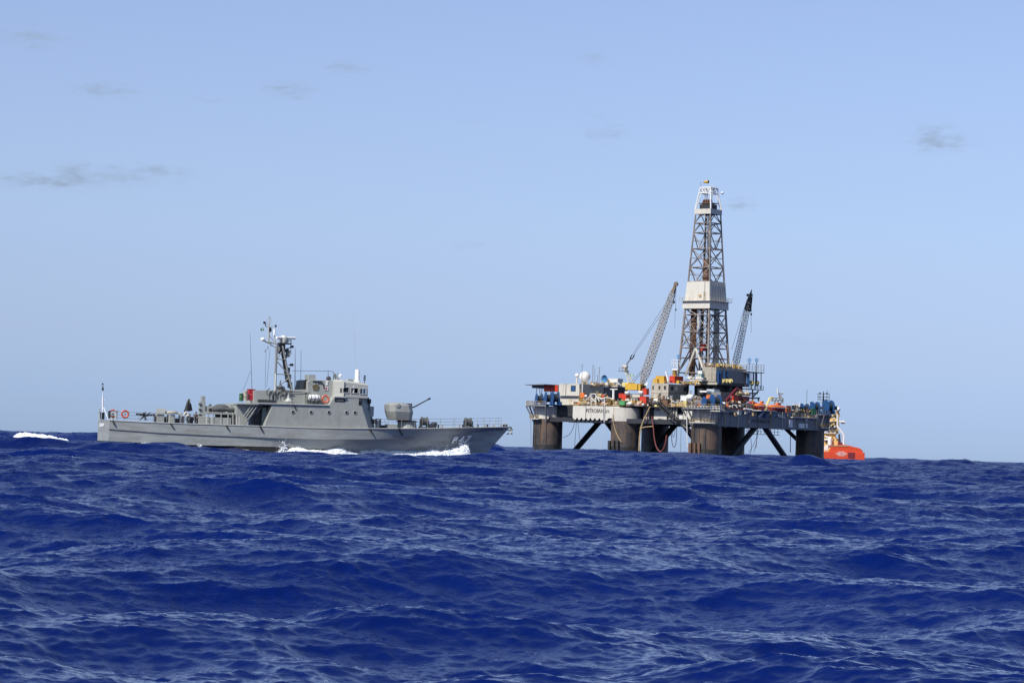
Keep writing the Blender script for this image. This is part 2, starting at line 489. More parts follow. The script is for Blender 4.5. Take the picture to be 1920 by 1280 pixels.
# sheer of the deck edge, knuckle and boot-topping along the length
zd_px = [(205, 787), (270, 790.5), (350, 793.5), (462, 797), (560, 800.5), (650, 802.5), (770, 802.5), (840, 801.5), (900, 800.5), (957, 799.5)]
HBD = [(0, 3.3), (5, 3.55), (14, 3.75), (26, 3.75), (31, 3.55), (35, 3.15), (39, 2.4), (42.5, 1.45), (45, .62), (46.4, .06)]
HBK = [(0, 3.34), (5, 3.6), (14, 3.8), (24, 3.80), (29, 3.5), (33, 2.95), (37, 2.15), (40.5, 1.25), (43, .55), (44.6, .06)]
HBW = [(0, 3.32), (5, 3.58), (14, 3.76), (19, 3.55), (24, 3.10), (29, 2.25), (33, 1.45), (37, .78), (40, .36), (42.0, .12), (43.4, .05)]
def tabz(rows, hb):
    out = []
    for px, py in rows:
        x = sx(px)
        for _ in range(3):
            x, z = S(px, py, -interp(hb, max(0, min(LEN, x))))
        out.append((x, z))
    return out
ZD = tabz(zd_px, HBD)
ZK = tabz([(205, 804), (300, 811), (380, 815), (500, 820), (600, 823.5), (690, 823), (780, 820.5), (840, 816), (880, 811), (930, 806)], HBK)
ZW = tabz([(205, 826.5), (300, 831.5), (380, 834.5), (460, 836), (540, 838), (620, 842), (700, 852), (900, 872)], HBW)
print('deck z', ZD[0], ZD[-1], 'knuckle', ZK[0], 'boot', ZW[0], ZW[-1])
N_ST = 94
def stem_x(z):      # raked stem
    zt = ZD[-1][1]
    return LEN - .15 - (zt - z) * .80 - .030 * (zt - z) ** 2
hull_b = MB(); boot_b = MB()
secs = []
for i in range(N_ST + 1):
    x = LEN * i / N_ST
    zd, zk, zw = interp(ZD, x), interp(ZK, x), interp(ZW, x)
    def lim(hb, z):
        # narrow smoothly into the raked stem
        e = stem_x(z) - x
        return (max(.03, min(hb, .03 + .62 * max(0, e)))) if e < 4 else hb
    row = [(lim(interp(HBD, x), zd), zd), (lim(interp(HBD, x) * .5 + interp(HBK, x) * .5, (zd + zk) / 2), (zd + zk) / 2),
           (lim(interp(HBK, x), zk), zk), (lim(interp(HBK, x) - .06, zk - .05), zk - .05),
           (lim(interp(HBK, x) * .52 + interp(HBW, x) * .48 - .10 * min(1, x / 30), (zk + zw) / 2), (zk + zw) / 2), (lim(interp(HBW, x), zw), zw),
           (lim(interp(HBW, x) * .9, zw - .8), zw - .8), (lim(interp(HBW, x) * .7, zw - 2.4), zw - 2.4)]
    secs.append((x, row))
def skin(mb, rows, k0, k1):
    for sgn in (-1, 1):
        vs = []; n = k1 - k0 + 1
        for x, row in rows:
            for (y, z) in row[k0:k1 + 1]:
                xx = min(x, stem_x(z))
                vs.append((xx, sgn * y, z))
        fs = []
        for i in range(len(rows) - 1):
            for j in range(n - 1):
                fs.append((i * n + j, (i + 1) * n + j, (i + 1) * n + j + 1, i * n + j + 1))
        mb.add(vs, fs)
    for r in (rows[0], rows[-1]):       # transom and stem closed
        x, row = r; pts = row[k0:k1 + 1]
        x = min(x, stem_x(pts[0][1]))
        vs = [(min(r[0], stem_x(z)), -y, z) for y, z in pts] + [(min(r[0], stem_x(z)), y, z) for y, z in reversed(pts)]
        mb.add(vs, [tuple(range(len(vs)))])
skin(hull_b, secs, 0, 5)
skin(boot_b, secs, 5, 7)
hull = hull_b.build('hull', GREY, ship)
for p in hull.data.polygons: p.use_smooth = True
md = hull.modifiers.new('edges', 'EDGE_SPLIT'); md.split_angle = R(14)
boot_b.build('boot_topping', BLACK, ship)
dk = MB()
vs = []
for x, row in secs:
    y, z = row[0]; vs += [(min(x, stem_x(z)), -y + .02, z - .03), (min(x, stem_x(z)), y - .02, z - .03)]
dk.add(vs, [(2 * i, 2 * i + 2, 2 * i + 3, 2 * i + 1) for i in range(N_ST)])
dk.build('deck', DECK, ship)
# bright rubbing strake along the deck edge
rs_ = MB()
for sgn in (-1, 1):
    rs_.tube([(min(x, stem_x(r[0][1])), sgn * (r[0][0] + .015), r[0][1] - .03) for x, r in secs], .055, 5)
rs_.build('gunwale', PALE, ship)
kn = MB()
kn.tube([(x, -(r[2][0] + .005), r[2][1] - .03) for x, r in secs[:70]], .022, 4)
kn.build('strake', mat('ship_seam', (.16, .165, .165), .6), hull)
def side(px, py, off=.03, hb=HBD, bias=0):
    """a point on the starboard plating"""
    x, z = S(px, py)
    for _ in range(4):
        k = max(0, min(1, (interp(ZD, x) - z) / max(.1, interp(ZD, x) - interp(ZK, x))))
        k2 = max(0, min(1, (interp(ZK, x) - z) / max(.1, interp(ZK, x) - interp(ZW, x))))
        y = interp(HBD, x) * (1 - k) + interp(HBK, x) * k
        if k2 > 0: y = interp(HBK, x) * (1 - k2) + interp(HBW, x) * k2
        x, z = S(px, py, -y - off)
    return Vector((x, -y - off, z))
# fender-like scupper chutes hanging on the plating
for (a, b_) in (((211, 788), (215, 796)), ((319.5, 793), (324, 800.5)), ((424, 797), (428, 804)), ((487, 798), (491.5, 807)), ((550, 758.5), (553, 765)), ((693, 803.5), (697.5, 811)), ((748, 803), (755, 816))):
    if a[1] < 770: p, q = Vector((S(*a)[0], -3.62, S(*a)[1])), Vector((S(*b_)[0], -3.64, S(*b_)[1]))
    else: p, q = side(*a, off=.1), side(*b_, off=.12)
    MB().tube([p, q], .09, 8).build('scupper_chute', DARK, ship)

# ---- lettering on the bow and transom: each character follows the plating
def hull_text(body, size, pxs, mat_, name, shear=.0):
    pass
for ch, px, py in (('P', 851, 825), ('4', 863, 825), ('7', 876, 823)):
    a = side(px - 4, py + 4, .05); b_ = side(px + 4, py + 4, .05); c_ = side(px, py - 5, .05)
    xa = (b_ - a).normalized(); upv = (c_ - (a + b_) / 2); upv = (upv - xa * upv.dot(xa)).normalized(); za = xa.cross(upv)
    o_ = side(px, py, .10)
    textmesh('hull_number', ch, 1.0, WHITE, hull, frame(o_, xa, upv, za), .02, .35, 1.08, .04)
tx = SHIP.hit(190.5, 797, 0, -.04)
textmesh('stern_name', 'GURUPI', .52, WHITE, hull, frame((-.045, tx.y, tx.z), (0, -1, 0), (0, 0, 1), (-1, 0, 0)), .01, 0, 1.55, .02)

# ---- superstructure: outline in the side plane, pulled across the beam
def prism_px(name, pts, y0, y1, material, parent=ship, bevel=0, yref=None):
    yr = y0 if yref is None else yref
    poly = [S(px, py, yr) for px, py in pts]
    return MB().prism(poly, y0, y1).build(name, material, parent, bevel=bevel)
YS = -3.55
zdk = lambda x: interp(ZD, x) - .05
# main block, flush with the side
main = prism_px('superstructure', [(495, 799.5), (511, 757.5), (616, 760.5), (627, 742.5), (671, 743.5), (680, 765), (691.5, 803.5)], YS, 3.55, GREY2, bevel=.04)
# enclosed part ahead of the side plane: the narrowing front of the house
fr = MB()
a0 = S(671, 743.5, YS); a1 = S(691.5, 803.5, YS)
b0 = S(689, 742, -1.6); b1 = S(703, 803, -1.6)
fr.add([(a0[0], YS + .02, a0[1]), (a1[0], YS + .02, a1[1]), (b0[0], -1.6, b0[1]), (b1[0], -1.6, b1[1]), (b0[0], 1.6, b0[1]), (b1[0], 1.6, b1[1]), (a0[0], -YS - .02, a0[1]), (a1[0], -YS - .02, a1[1])],
       [(0, 1, 3, 2), (2, 3, 5, 4), (4, 5, 7, 6), (0, 2, 4, 6), (0, 1, 7, 6), (1, 3, 5, 7)])
fr.build('front_bulkhead', GREY2, ship)
bx = SHIP.hit(672, 755, 1, YS - .02)
bw = MB(); (ax, az_), (cx_, cz_) = S(672.5, 759, YS - .02), S(679, 751, YS - .02)
bw.box(ax, cx_, YS - .03, YS + .2, az_, cz_)
bw.build('running_light_box', BLACK, ship)
# portholes: rim, dark glass
for px in (549, 583, 616.5, 649.5, 665.5):
    x, z = S(px, 772.3 + (px - 583) * .008, YS)
    rim = MB().lathe([(.21, 0), (.21, .05), (.15, .06), (.15, 0)], (x, YS, z), 16, 'y', cap=False).build('porthole', GREY2, main)
    MB().lathe([(.0, .02), (.15, .02)], (x, YS, z), 16, 'y', cap=False).build('porthole_glass', BLACK, main)
# open side passage with stairs at the after end of the house
pas = MB()
x0, z0 = S(470, 797, -3.0); x1, z1 = S(496, 757.5, -3.0)
pas.box(sx(478, -1.6), sx(503, -1.6), -1.6, 1.6, zdk(18), S(478, 757, -1.6)[1])
pas.build('passage_bulkhead', DARK, ship)
prism_px('deckhouse_after', [(443, 798), (443, 758.5), (478.5, 757), (463, 797)], -2.6, 2.6, GREY2, yref=-2.6, bevel=.03)
prism_px('upper_deck', [(446, 757.8), (446, 755.4), (617, 759.2), (617, 761)], -3.60, 3.60, GREY2, yref=-3.6)
edge = MB(); edge.tube([(S(484, 755.6, -3.62)[0], -3.64, S(484, 755.6, -3.62)[1]), (S(616, 759.4, -3.62)[0], -3.64, S(616, 759.4, -3.62)[1])], .06, 5)
edge.build('deck_edge', PALE, ship)
pd = MB(); (ax, az_), (cx_, cz_) = S(491.5, 795, -2.2), S(499.5, 764, -2.2); pd.box(ax, cx_, -2.2, -1.66, az_, cz_); pd.build('pale_locker', mat('pale_green', (.34, .42, .38), .6, noise=.3, scale=4), ship)
# inclined ladder: two stringers, treads, handrails
def ladder(p0, p1, wy, n, name, rails=True):
    m_ = MB(); p0 = Vector(p0); p1 = Vector(p1)
    for dy in (0, wy):
        m_.tube([p0 + Vector((0, dy, 0)), p1 + Vector((0, dy, 0))], .05, 4)
        if rails:
            m_.tube([p0 + Vector((-.15, dy, .85)), p1 + Vector((-.15, dy, .85))], .028, 5)
            for k in (0, .5, 1): m_.tube([p0.lerp(p1, k) + Vector((0, dy, 0)), p0.lerp(p1, k) + Vector((-.15, dy, .85))], .022, 4)
    o = m_.build(name, GREY2, ship)
    t_ = MB()
    for k in range(n):
        c_ = p0.lerp(p1, (k + .5) / n); t_.box(c_.x - .14, c_.x + .14, c_.y + .02, c_.y + wy - .02, c_.z - .02, c_.z + .02)
    t_.build('treads', GREY2, o)
xa_, za_ = S(461, 797, -3.3); xb_, zb_ = S(483, 757, -3.3)
ladder((xa_, -3.3, za_), (xb_, -3.3, zb_), .7, 10, 'ladder')
sl = MB()
for k in range(6):
    p = Vector((*S(455.5 + k * 4.2, 781 + k * 2.6, -3.42)[:1], -3.42, S(455.5 + k * 4.2, 781 + k * 2.6, -3.42)[1])); q = Vector((S(473 + k * 4.2, 757 + k * 2.6, -3.42)[0], -3.42, S(473 + k * 4.2, 757 + k * 2.6, -3.42)[1]))
    if k < 3: sl.tube([p, q], .045, 4)
sl.build('louvre_rails', PALE, ship)

# ---- bridge: lighter box with a chamfered after corner, three side windows, dark front windows
zr = S(660, 716, -3.0)[1]; zb = S(660, 743.5, -3.5)[1]
xb0, xb1, xb2 = sx(625.5, -3.4), sx(639, -3.6), sx(690.5, -3.5)
plan = [(xb0, -3.0), (xb1, -3.62), (xb2 - .2, -3.55), (xb2 + .35, -1.6), (xb2 + .35, 1.6), (xb2 - .2, 3.55), (xb1, 3.62), (xb0, 3.0)]
zt0 = S(626, 715, -3.0)[1]; zt1 = S(690, 722.5, -3.5)[1]
br = MB()
def wall_with_holes(mb, p, q, z0, zt_p, zt_q, holes, th=.12):
    """wall strip from plan point p to q; holes = (u0, u1, z0, z1) with u in metres from p"""
    p = Vector((p[0], p[1], 0)); q = Vector((q[0], q[1], 0)); L = (q - p).length; d = (q - p) / L; n = Vector((d.y, -d.x, 0))
    us = sorted({0, L} | {h[0] for h in holes} | {h[1] for h in holes})
    for u0, u1 in zip(us[:-1], us[1:]):
        hz = [(h[2], h[3]) for h in holes if h[0] <= u0 + 1e-6 and h[1] >= u1 - 1e-6]
        t0 = zt_p + (zt_q - zt_p) * u0 / L; t1 = zt_p + (zt_q - zt_p) * u1 / L
        segs = [(z0, None)] if not hz else [(z0, hz[0][0]), (hz[0][1], None)]
        for a_, b_ in segs:
            ta, tb = (t0, t1) if b_ is None else (b_, b_)
            if min(ta, tb) <= a_ + 1e-4: continue
            A, B = p + d * u0, p + d * u1
            vs = [(A.x, A.y, a_), (B.x, B.y, a_), (B.x, B.y, tb), (A.x, A.y, ta)]
            vs += [(v[0] - n.x * th, v[1] - n.y * th, v[2]) for v in vs]
            mb.add(vs, [(0, 1, 2, 3), (7, 6, 5, 4), (0, 4, 5, 1), (1, 5, 6, 2), (2, 6, 7, 3), (3, 7, 4, 0)])
wz = lambda py: S(660, py, -3.6)[1]
ux = lambda px: sx(px, -3.6) - xb1
side_holes = [(ux(640.5), ux(652), wz(736.5), wz(726)), (ux(655.5), ux(669.5), wz(737), wz(726.8)), (ux(672.5), ux(685.5), wz(738), wz(727.2))]
zedge = [(plan[0], plan[1], zt0, zt0, [(.75, 1.2, wz(737), wz(728.5))]),
         (plan[1], plan[2], zt0, zt1, side_holes),
         (plan[2], plan[3], zt1, zt1, [(.22, 1.8, wz(739), wz(725))]),
         (plan[3], plan[4], zt1, zt1, [(.15, .95, wz(739), wz(725)), (1.15, 2.05, wz(739), wz(725)), (2.25, 3.05, wz(739), wz(725))]),
         (plan[4], plan[5], zt1, zt1, [(.22, 1.8, wz(739), wz(725))]),
         (plan[5], plan[6], zt1, zt0, [(L_, L_ + .9, wz(738), wz(727)) for L_ in (.4, 1.35, 2.25)]),
         (plan[6], plan[7], zt0, zt0, []), (plan[7], plan[0], zt0, zt0, [])]
BRM = mat('bridge_grey', (.44, .44, .40), .5, noise=.06, scale=2)
for p, q, t0, t1, hs in zedge: wall_with_holes(br, p, q, zb - .05, t0, t1, hs)
bridge = br.build('bridge', BRM, ship)
rf = MB()
top = [(p[0], p[1], (zt0 if p[0] < xb1 + .1 else zt1)) for p in plan]
cen = Vector((sum(p[0] for p in plan) / 8, 0, zt0))
inn = [((p[0] - cen.x) * .90 + cen.x, p[1] * .9, p[2] + .22) for p in top]
rf.add(top + inn, [tuple(range(8, 16))] + [(i, (i + 1) % 8, 8 + (i + 1) % 8, 8 + i) for i in range(8)])
rf.build('roof', BRM, bridge)
fl = MB(); fl.prism([(p[0], p[1]) for p in plan], zb - .12, zb - .02, 'z'); fl.build('floor_rim', BRM, bridge)
# window panes (see-through wheelhouse: daylight shows through from the far side)
PANE = bpy.data.materials.new('window_glass'); PANE.use_nodes = True
pb = PANE.node_tree.nodes['Principled BSDF']
pb.inputs['Base Color'].default_value = (.25, .33, .38, 1); pb.inputs['Roughness'].default_value = .03; pb.inputs['Transmission Weight'].default_value = .9; pb.inputs['IOR'].default_value = 1.05
pn_, pl_ = Vector((*plan[1], 0)), Vector((*plan[2], 0)); dd = (pl_ - pn_).normalized(); nn = Vector((dd.y, -dd.x, 0))
for i, (u0, u1, h0, h1) in enumerate(side_holes):
    fr_ = MB()
    A = pn_ + dd * u0 + nn * .02; B = pn_ + dd * u1 + nn * .02
    r_ = .05
    for a_, b_ in (((A.x, A.y, h0), (B.x, B.y, h0)), ((B.x, B.y, h0), (B.x, B.y, h1)), ((B.x, B.y, h1), (A.x, A.y, h1)), ((A.x, A.y, h1), (A.x, A.y, h0))):
        fr_.tube([a_, b_], r_, 4)
    f_ = fr_.build('window_frame', PALE, bridge)
    if i != 1:
        A2, B2 = A - nn * .07, B - nn * .07
        MB().add([(A2.x, A2.y, h0), (B2.x, B2.y, h0), (B2.x, B2.y, h1), (A2.x, A2.y, h1)], [(0, 1, 2, 3)]).build('pane', PANE, bridge)
rm = MB()   # consoles and dark lining inside the wheelhouse
rm.box(xb0 + .9, xb1 + .9, -2.4, 2.4, zb, zt1 - .1); rm.box(xb1 + 1.5, xb2 - .9, -1.1, 2.2, zb, zb + 1.05)
rm.box(xb1 + 2.35, xb1 + 2.6, -2.2, 3.0, zb, zt1 - .1)
rm.build('wheelhouse_console', DARK, bridge)
(ax, az_), (cx_, cz_) = S(627.5, 752.5, YS - .03), S(647.5, 747.5, YS - .03)
nb = MB(); nb.box(ax, cx_, YS - .05, YS, az_, cz_); nbo = nb.build('name_board', BLACK, ship, bevel=.02)
textmesh('board_letters', 'GURUPI', .19, PALE, nbo, frame(((ax + cx_) / 2, YS - .06, (az_ + cz_) / 2), (1, 0, 0), (0, 0, 1), (0, -1, 0)), .005, 0, 1.2)
nb = MB(); (ax, az_), (cx_, cz_) = S(627, 744.5, YS - .03), S(648, 743.2, YS - .03); nb.box(ax, cx_, YS - .2, YS, az_, cz_); nb.build('board_hood', PALE, ship)
# ---- long deckhouse on the upper deck and the block behind the bridge
prism_px('upper_deckhouse', [(476, 757), (476, 731.5), (577, 730), (577, 759)], -2.0, 2.0, GREY2, yref=-2.0, bevel=.03)
blk = prism_px('funnel_block', [(575.5, 759), (577, 715), (580, 712.3), (627, 712.8), (627, 742), (617, 759)], -2.45, 2.45, GREY2, yref=-2.45, bevel=.04)
prism_px('exhaust_casing', [(568.5, 730.5), (571.5, 712.5), (577.5, 711.5), (576.5, 731)], -1.8, 1.8, BLACK, yref=-1.8)
prism_px('vent_box', [(579.5, 712.5), (579.5, 702), (591.5, 702.5), (592, 713)], -1.7, .2, DARK if 0 else GREY, yref=-1.7)
for (px0, px1, py0, py1, yy, m_, nm) in ((510, 521, 731, 757, -2.02, BLACK, 'doorway'), (497, 500, 749, 753, -2.02, BLACK, 'vent_slot')):
    (ax, az_), (cx_, cz_) = S(px0 if nm != 'doorway' else 511.5, py1 if nm != 'doorway' else 753, yy), S(px1 if nm != 'doorway' else 515.5, py0 if nm != 'doorway' else 740, yy)
    MB().box(ax, cx_, yy - .02, yy + .1, az_, cz_).build(nm, m_, ship)
(ax, az_), (cx_, cz_) = S(485, 754.5, -3.0), S(515, 749.5, -3.0)
for k in range(2): MB().box(ax + k * 1.05, ax + k * 1.05 + .85, -3.0, -2.4, az_, cz_).build('deck_locker', DARK, ship)
# crest, plates and discs on the block
yy = -2.47
def S_(px, py): return S(px, py, yy)
c_ = S_(592, 725.5)
MB().prism([(c_[0] + .42 * math.cos(R(a)), c_[1] + .42 * math.sin(R(a))) for a in (90, 162, 234, 306, 18)], yy - .05, yy + .02).build('crest', BRONZE, blk)
c_ = S_(592, 719.2); MB().box(c_[0] - .2, c_[0] + .2, yy - .04, yy, c_[1] - .06, c_[1] + .06).build('crest_plate', WHITE, blk)
c_ = S_(595, 715.3); MB().box(c_[0] - .5, c_[0] + .5, yy - .10, yy, c_[1] - .09, c_[1] + .09).build('cable_box', DARK, blk)
for px, py, m_ in ((613, 715.5, WHITE), (612.5, 719.8, WHITE)):
    c_ = S_(px, py); MB().lathe([(0, .04), (.14, .04), (.14, 0)], (c_[0], yy, c_[1]), 14, 'y').build('round_plate', m_, blk)
c_ = S_(611.5, 728); MB().box(c_[0] - .22, c_[0] + .22, yy - .04, yy, c_[1] - .2, c_[1] + .2).build('hose_station', WHITE, blk)
MB().box(c_[0] - .16, c_[0] + .16, yy - .05, yy - .03, c_[1] - .05, c_[1] + .05).build('red_cross_bar', RED, blk)
MB().box(c_[0] - .05, c_[0] + .05, yy - .055, yy - .03, c_[1] - .16, c_[1] + .16).build('red_cross_bar', RED, blk)
c_ = S_(607, 724); MB().tube([(c_[0] - .12, yy - .05, c_[1] + .3), (c_[0] + .1, yy - .05, c_[1] - .3)], .06, 6).build('extinguisher', BLACK, blk)

# ---- lattice mast
def P3(px, py, y): x, z = S(px, py, y); return Vector((x, y, z))
mst = MB()
LA = [(515.5, 756), (515.8, 735), (516.5, 700), (519.5, 643)]      # aft legs
LB = [(551.5, 732), (543, 704), (535, 672), (530.5, 648)]          # forward legs
for y in (-.95, .95):
    f_ = 1.0
    mst.tube([P3(*LA[1], y), P3(*LA[2], y * .9), P3(*LA[3], y * .75)], .13, 8)
    mst.tube([P3(548.5, 732, y), P3(541, 704, y * .9), P3(534.5, 672, y * .8), P3(530, 648, y * .72)], .11, 8)
    for (a, b_) in (((519, 701), (543, 702)), ((520, 673), (536, 674)), ((519, 726), (545, 706)), ((519, 724.5), (532, 724.5)), ((520, 678), (541, 702)), ((520, 672), (528, 660)), ((519, 735), (527, 712))):
        mst.tube([P3(*a, y * .9), P3(*b_, y * .9)], .065, 6)
for (px, py, w_) in ((518, 701, .86), (543, 702, .86), (519, 673, .8), (536, 674, .8), (519, 724, .9)):
    mst.tube([P3(px, py, -w_), P3(px, py, w_)], .06, 6)
mast = mst.build('mast', mat('mast_grey', (.24, .245, .235), .5, noise=.15, scale=3), ship)
mp_ = MB(); mp_.tube([P3(515, 757, -2.1), P3(515.6, 735, -2.1), P3(516.5, 700, -1.2)], .06, 6); mp_.build('mast_stay', PALE, mast)
plt = MB()
c_ = P3(532, 643, 0)
plt.box(c_.x - .75, c_.x + .75, -.7, .7, c_.z - .12, c_.z); plt.box(c_.x - .5, c_.x + .1, -.4, .4, c_.z - 1.2, c_.z - .12)
for k in range(5): plt.tube([(c_.x - .7 + k * .35, -.7, c_.z), (c_.x - .7 + k * .35, -.7, c_.z + .5)], .02, 4)
plt.build('mast_platform', DARK, mast)
rd = MB(); rd.lathe([(.45, 0), (.5, .35), (.42, .6), (0, .62)], (c_.x, 0, c_.z + .02), 14); rdo = rd.build('radar_base', BRM, mast, smooth=True)
rd = MB(); rd.lathe([(.34, .62), (.28, .8), (0, .82)], (c_.x, 0, c_.z + .02), 14); rd.build('radar_gearbox', WHITE, mast, smooth=True)
p0, p1 = P3(518.5, 633, -.55), P3(553, 634, .35)
rb = MB(); n_ = 10
dd_ = (p1 - p0); rb.tube([p0, p1], .16, 8); rb.build('radar_bar', WHITE, mast)
ln = MB(); a_ = P3(512, 641, 0)
ln.tube([P3(525, 645, 0), P3(497, 640, 0)], .10, 6); ln.tube([P3(520, 653, 0), P3(494, 638, 0)], .06, 6); ln.tube([P3(503.5, 641, 0), P3(504.5, 612, 0)], .10, 8)
ln.tube([P3(505, 629, 0), P3(515, 641, 0)], .05, 5); ln.tube([P3(504.5, 612, 0), P3(505, 594, 0)], .045, 6)
ln.tube([P3(498, 611, 0), P3(506, 614, 0)], .04, 5); ln.tube([P3(497.5, 603, 0), P3(498.3, 613, 0)], .06, 6)
ln.tube([P3(504, 613.5, 0), P3(516, 611, 0)], .035, 5)
ln.tube([P3(517, 643, 0), P3(514.5, 629, 0)], .06, 5)
ln.build('yardarm', BRM, mast)
lp = MB()
pts = [P3(504.3 + dx_, 600 + dy_, 0) for dx_, dy_ in ((-1, 10), (-4.5, 4), (-3.5, -3), (0, -7), (3, -4), (3.5, 4), (1, 10))]
lp.tube(pts, .03, 5); lp.build('loop_antenna', BRM, mast)
for (px, py, r_) in ((506.8, 616.5, .15), (506.8, 620, .15), (495.2, 605, .10), (547.5, 650, .2), (547, 684, .2), (517, 611.3, .1)):
    q = P3(px, py, -.1); MB().cyl((q.x, q.y, q.z - .12), r_, .26, 8).build('signal_lamp', BLACK, mast)
dm = MB(); q = P3(492.8, 637, 0); dm.lathe([(.05, -.35), (.05, -.05), (.24, -.05), (.27, .08), (.18, .22), (0, .27)], q, 12); dm.build('satellite_dome', WHITE, mast, smooth=True)
dm = MB(); q = P3(514, 629, 0); dm.lathe([(.13, 0), (.13, .45), (.09, .5), (.09, .75), (0, .78)], q, 10); dm.build('whip_base', WHITE, mast, smooth=True)
for a, b_ in (((537, 653), (546.5, 652)), ((538, 662), (545, 657)), ((541, 684), (546, 684)), ((540, 640), (545, 637))): MB().tube([P3(*a, -.3), P3(*b_, -.3)], .05, 5).build('lamp_arm', DARK, mast)
fl_ = MB()
nx_, nz_ = 7, 5
fp = [P3(488.3 + i * 1.0 + .5 * j * .25, 615 + j * 1.2 + .6 * math.sin(i * 1.1), -.05 + .07 * math.sin(i * 1.6 + j)) for i in range(nx_) for j in range(nz_)]
fl_.add(fp, [(i * nz_ + j, (i + 1) * nz_ + j, (i + 1) * nz_ + j + 1, i * nz_ + j + 1) for i in range(nx_ - 1) for j in range(nz_ - 1)])
def world_free(o, mw):      # a thing of its own, standing in the same frame
    o.matrix_world = mw; return o
FG = bpy.data.materials.new('flag_green_white'); FG.use_nodes = True
flag = world_free(fl_.build('flag', mat('flag_green', (.02, .16, .05), .8)), SHIP.mw)
tag(flag, 'small green and white flag flying below the yard of the ship mast', 'flag')
flp = MB(); fp2 = [P3(490.6 + i * .9, 615.8 + j * 1.3 + .5 * math.sin((i + 2) * 1.1), -.12 + .05 * math.sin(i * 1.6)) for i in range(3) for j in range(3)]
flp.add(fp2, [(i * 3 + j, (i + 1) * 3 + j, (i + 1) * 3 + j + 1, i * 3 + j + 1) for i in range(2) for j in range(2)])
flp.build('flag_patch', WHITE, flag)
# gear crowding the mast: ladder, junction boxes, cable runs, small aerials
g_ = MB()
for k in range(26): q = P3(517.3 + .0, 735 - k * 3.4, -.55); g_.tube([q, q + Vector((0, .4, 0))], .02, 4)
for dy in (0, .4): g_.tube([P3(516.3, 735, -.55) + Vector((0, dy, 0)), P3(518.6, 650, -.55) + Vector((0, dy, 0))], .03, 4)
g_.build('mast_ladder', DARK, mast)
g_ = MB()
for a, b_ in (((541, 720), (529, 650)), ((544, 728), (532, 656)), ((537, 716), (527, 652)), ((546, 731), (540, 690))): g_.tube([P3(*a, .3), P3(*b_, .2)], .10, 5)
g_.build('cable_run', DARK, mast)
for px, py, w_, h_, m_ in ((538, 693, .5, .5, DARK), (533, 668, .45, .4, DARK), (540, 706, .55, .45, CANVAS), (526, 728, .8, .35, CANVAS), (543, 722, .4, .6, DARK), (539.5, 664, .35, .6, GREY), (536, 657, .5, .35, DARK), (522, 655, .35, .5, GREY)):
    q = P3(px, py, .1); MB().box(q.x - w_ / 2, q.x + w_ / 2, -.3, .3, q.z - h_ / 2, q.z + h_ / 2).build('mast_box', m_, mast)
for a, b_ in (((545, 637), (545, 651)), ((545.5, 661), (541, 661)), ((545.5, 665), (545.5, 655)), ((541, 664), (546, 664)), ((508, 640), (508, 650)), ((499, 655), (496, 660)), ((502, 648), (503, 655))):
    MB().tube([P3(*a, -.2), P3(*b_, -.2)], .035, 4).build('mast_aerial', DARK, mast)
g_ = MB()
for k in range(9): q = P3(500 + k * 5 + (k % 3), 733 + (k * 7 % 5), -2.2); g_.tube([q, q + Vector((.35, 0, .35 - .2 * (k % 3)))], .05, 4); g_.tube([q, q + Vector((.1, 0, -.5))], .04, 4)
g_.build('deck_gear', DARK, ship)
# dark slats over the after passage
for k in range(7):
    a = P3(462 + k * 3.1, 783 - k * 1.2, -2.64); b_ = P3(474 + k * 3.1, 762 - k * .6, -2.64); MB().tube([a, b_], .05, 4).build('louvre_slat', DARK if k % 2 else GREY, ship)
# whip antennas and wires
def whip(p, q, r0=.035, r1=.008, m_=DARK, nm='whip_antenna'):
    MB().tube([p, p.lerp(q, .5), q], r0, 5, r1).build(nm, m_, ship)
whip(P3(472.5, 731, -1.5), P3(469, 624, -1.5), .03, .012)
whip(P3(553, 731, 1.2), P3(553.5, 652, 1.2), .05, .016)
whip(P3(563.8, 730, .8), P3(564.6, 655, .8), .03, .016)
whip(P3(667, 697, -.5), P3(662, 590, -.5), .026, .012, PALE)
whip(P3(633.5, 713, .5), P3(633.4, 697, .5), .03, .012)
wr = MB()
for a, b_ in (((548, 695), (617, 695.3)), ((617, 695.3), (625.5, 697)), ((615.3, 695.5), (615.3, 712)), ((625.3, 697), (625.3, 713)), ((499, 652), (497, 730)), ((506, 655), (500, 726)), ((470, 695), (455, 733))):
    wr.tube([P3(*a, -.8), P3(*b_, -.8)], .018 if a[0] < 510 else .03, 4)
wr.build('aerial_wires', DARK, ship)
# bridge roof gear
q = P3(669.5, 716.5, -.8)
rg = MB(); rg.lathe([(.42, -.05), (.42, .1), (.28, .14), (.26, 1.3), (.2, 1.4), (0, 1.42)], q, 12); rg.build('antenna_pedestal', WHITE, ship, smooth=True)
q = P3(672.3, 703, -.9); MB().box(q.x - .08, q.x + .1, q.y - .1, q.y + .1, q.z - .9, q.z + .2).build('pedestal_box', PALE, ship)
rb = MB(); rb.tube([P3(651, 711.8, -1.5), P3(672, 712.5, .2)], .1, 6); rb.tube([P3(661, 717.5, -.7), P3(661, 712, -.7)], .2, 8); rb.build('navigation_radar', BRM, ship)
q = P3(683.5, 714, -1.2); MB().tube([q + Vector((0, 0, -.4)), q], .05, 5).build('lamp_post', DARK, ship)
for k in range(3): MB().cyl((q.x, q.y, q.z + k * .2 - .3 + .35), .13, .15, 8).build('signal_lamp', BLACK, ship)
q = P3(616, 709.5, -1.2); MB().ball(q, .28, 10).build('searchlight', DARK, ship, smooth=True)
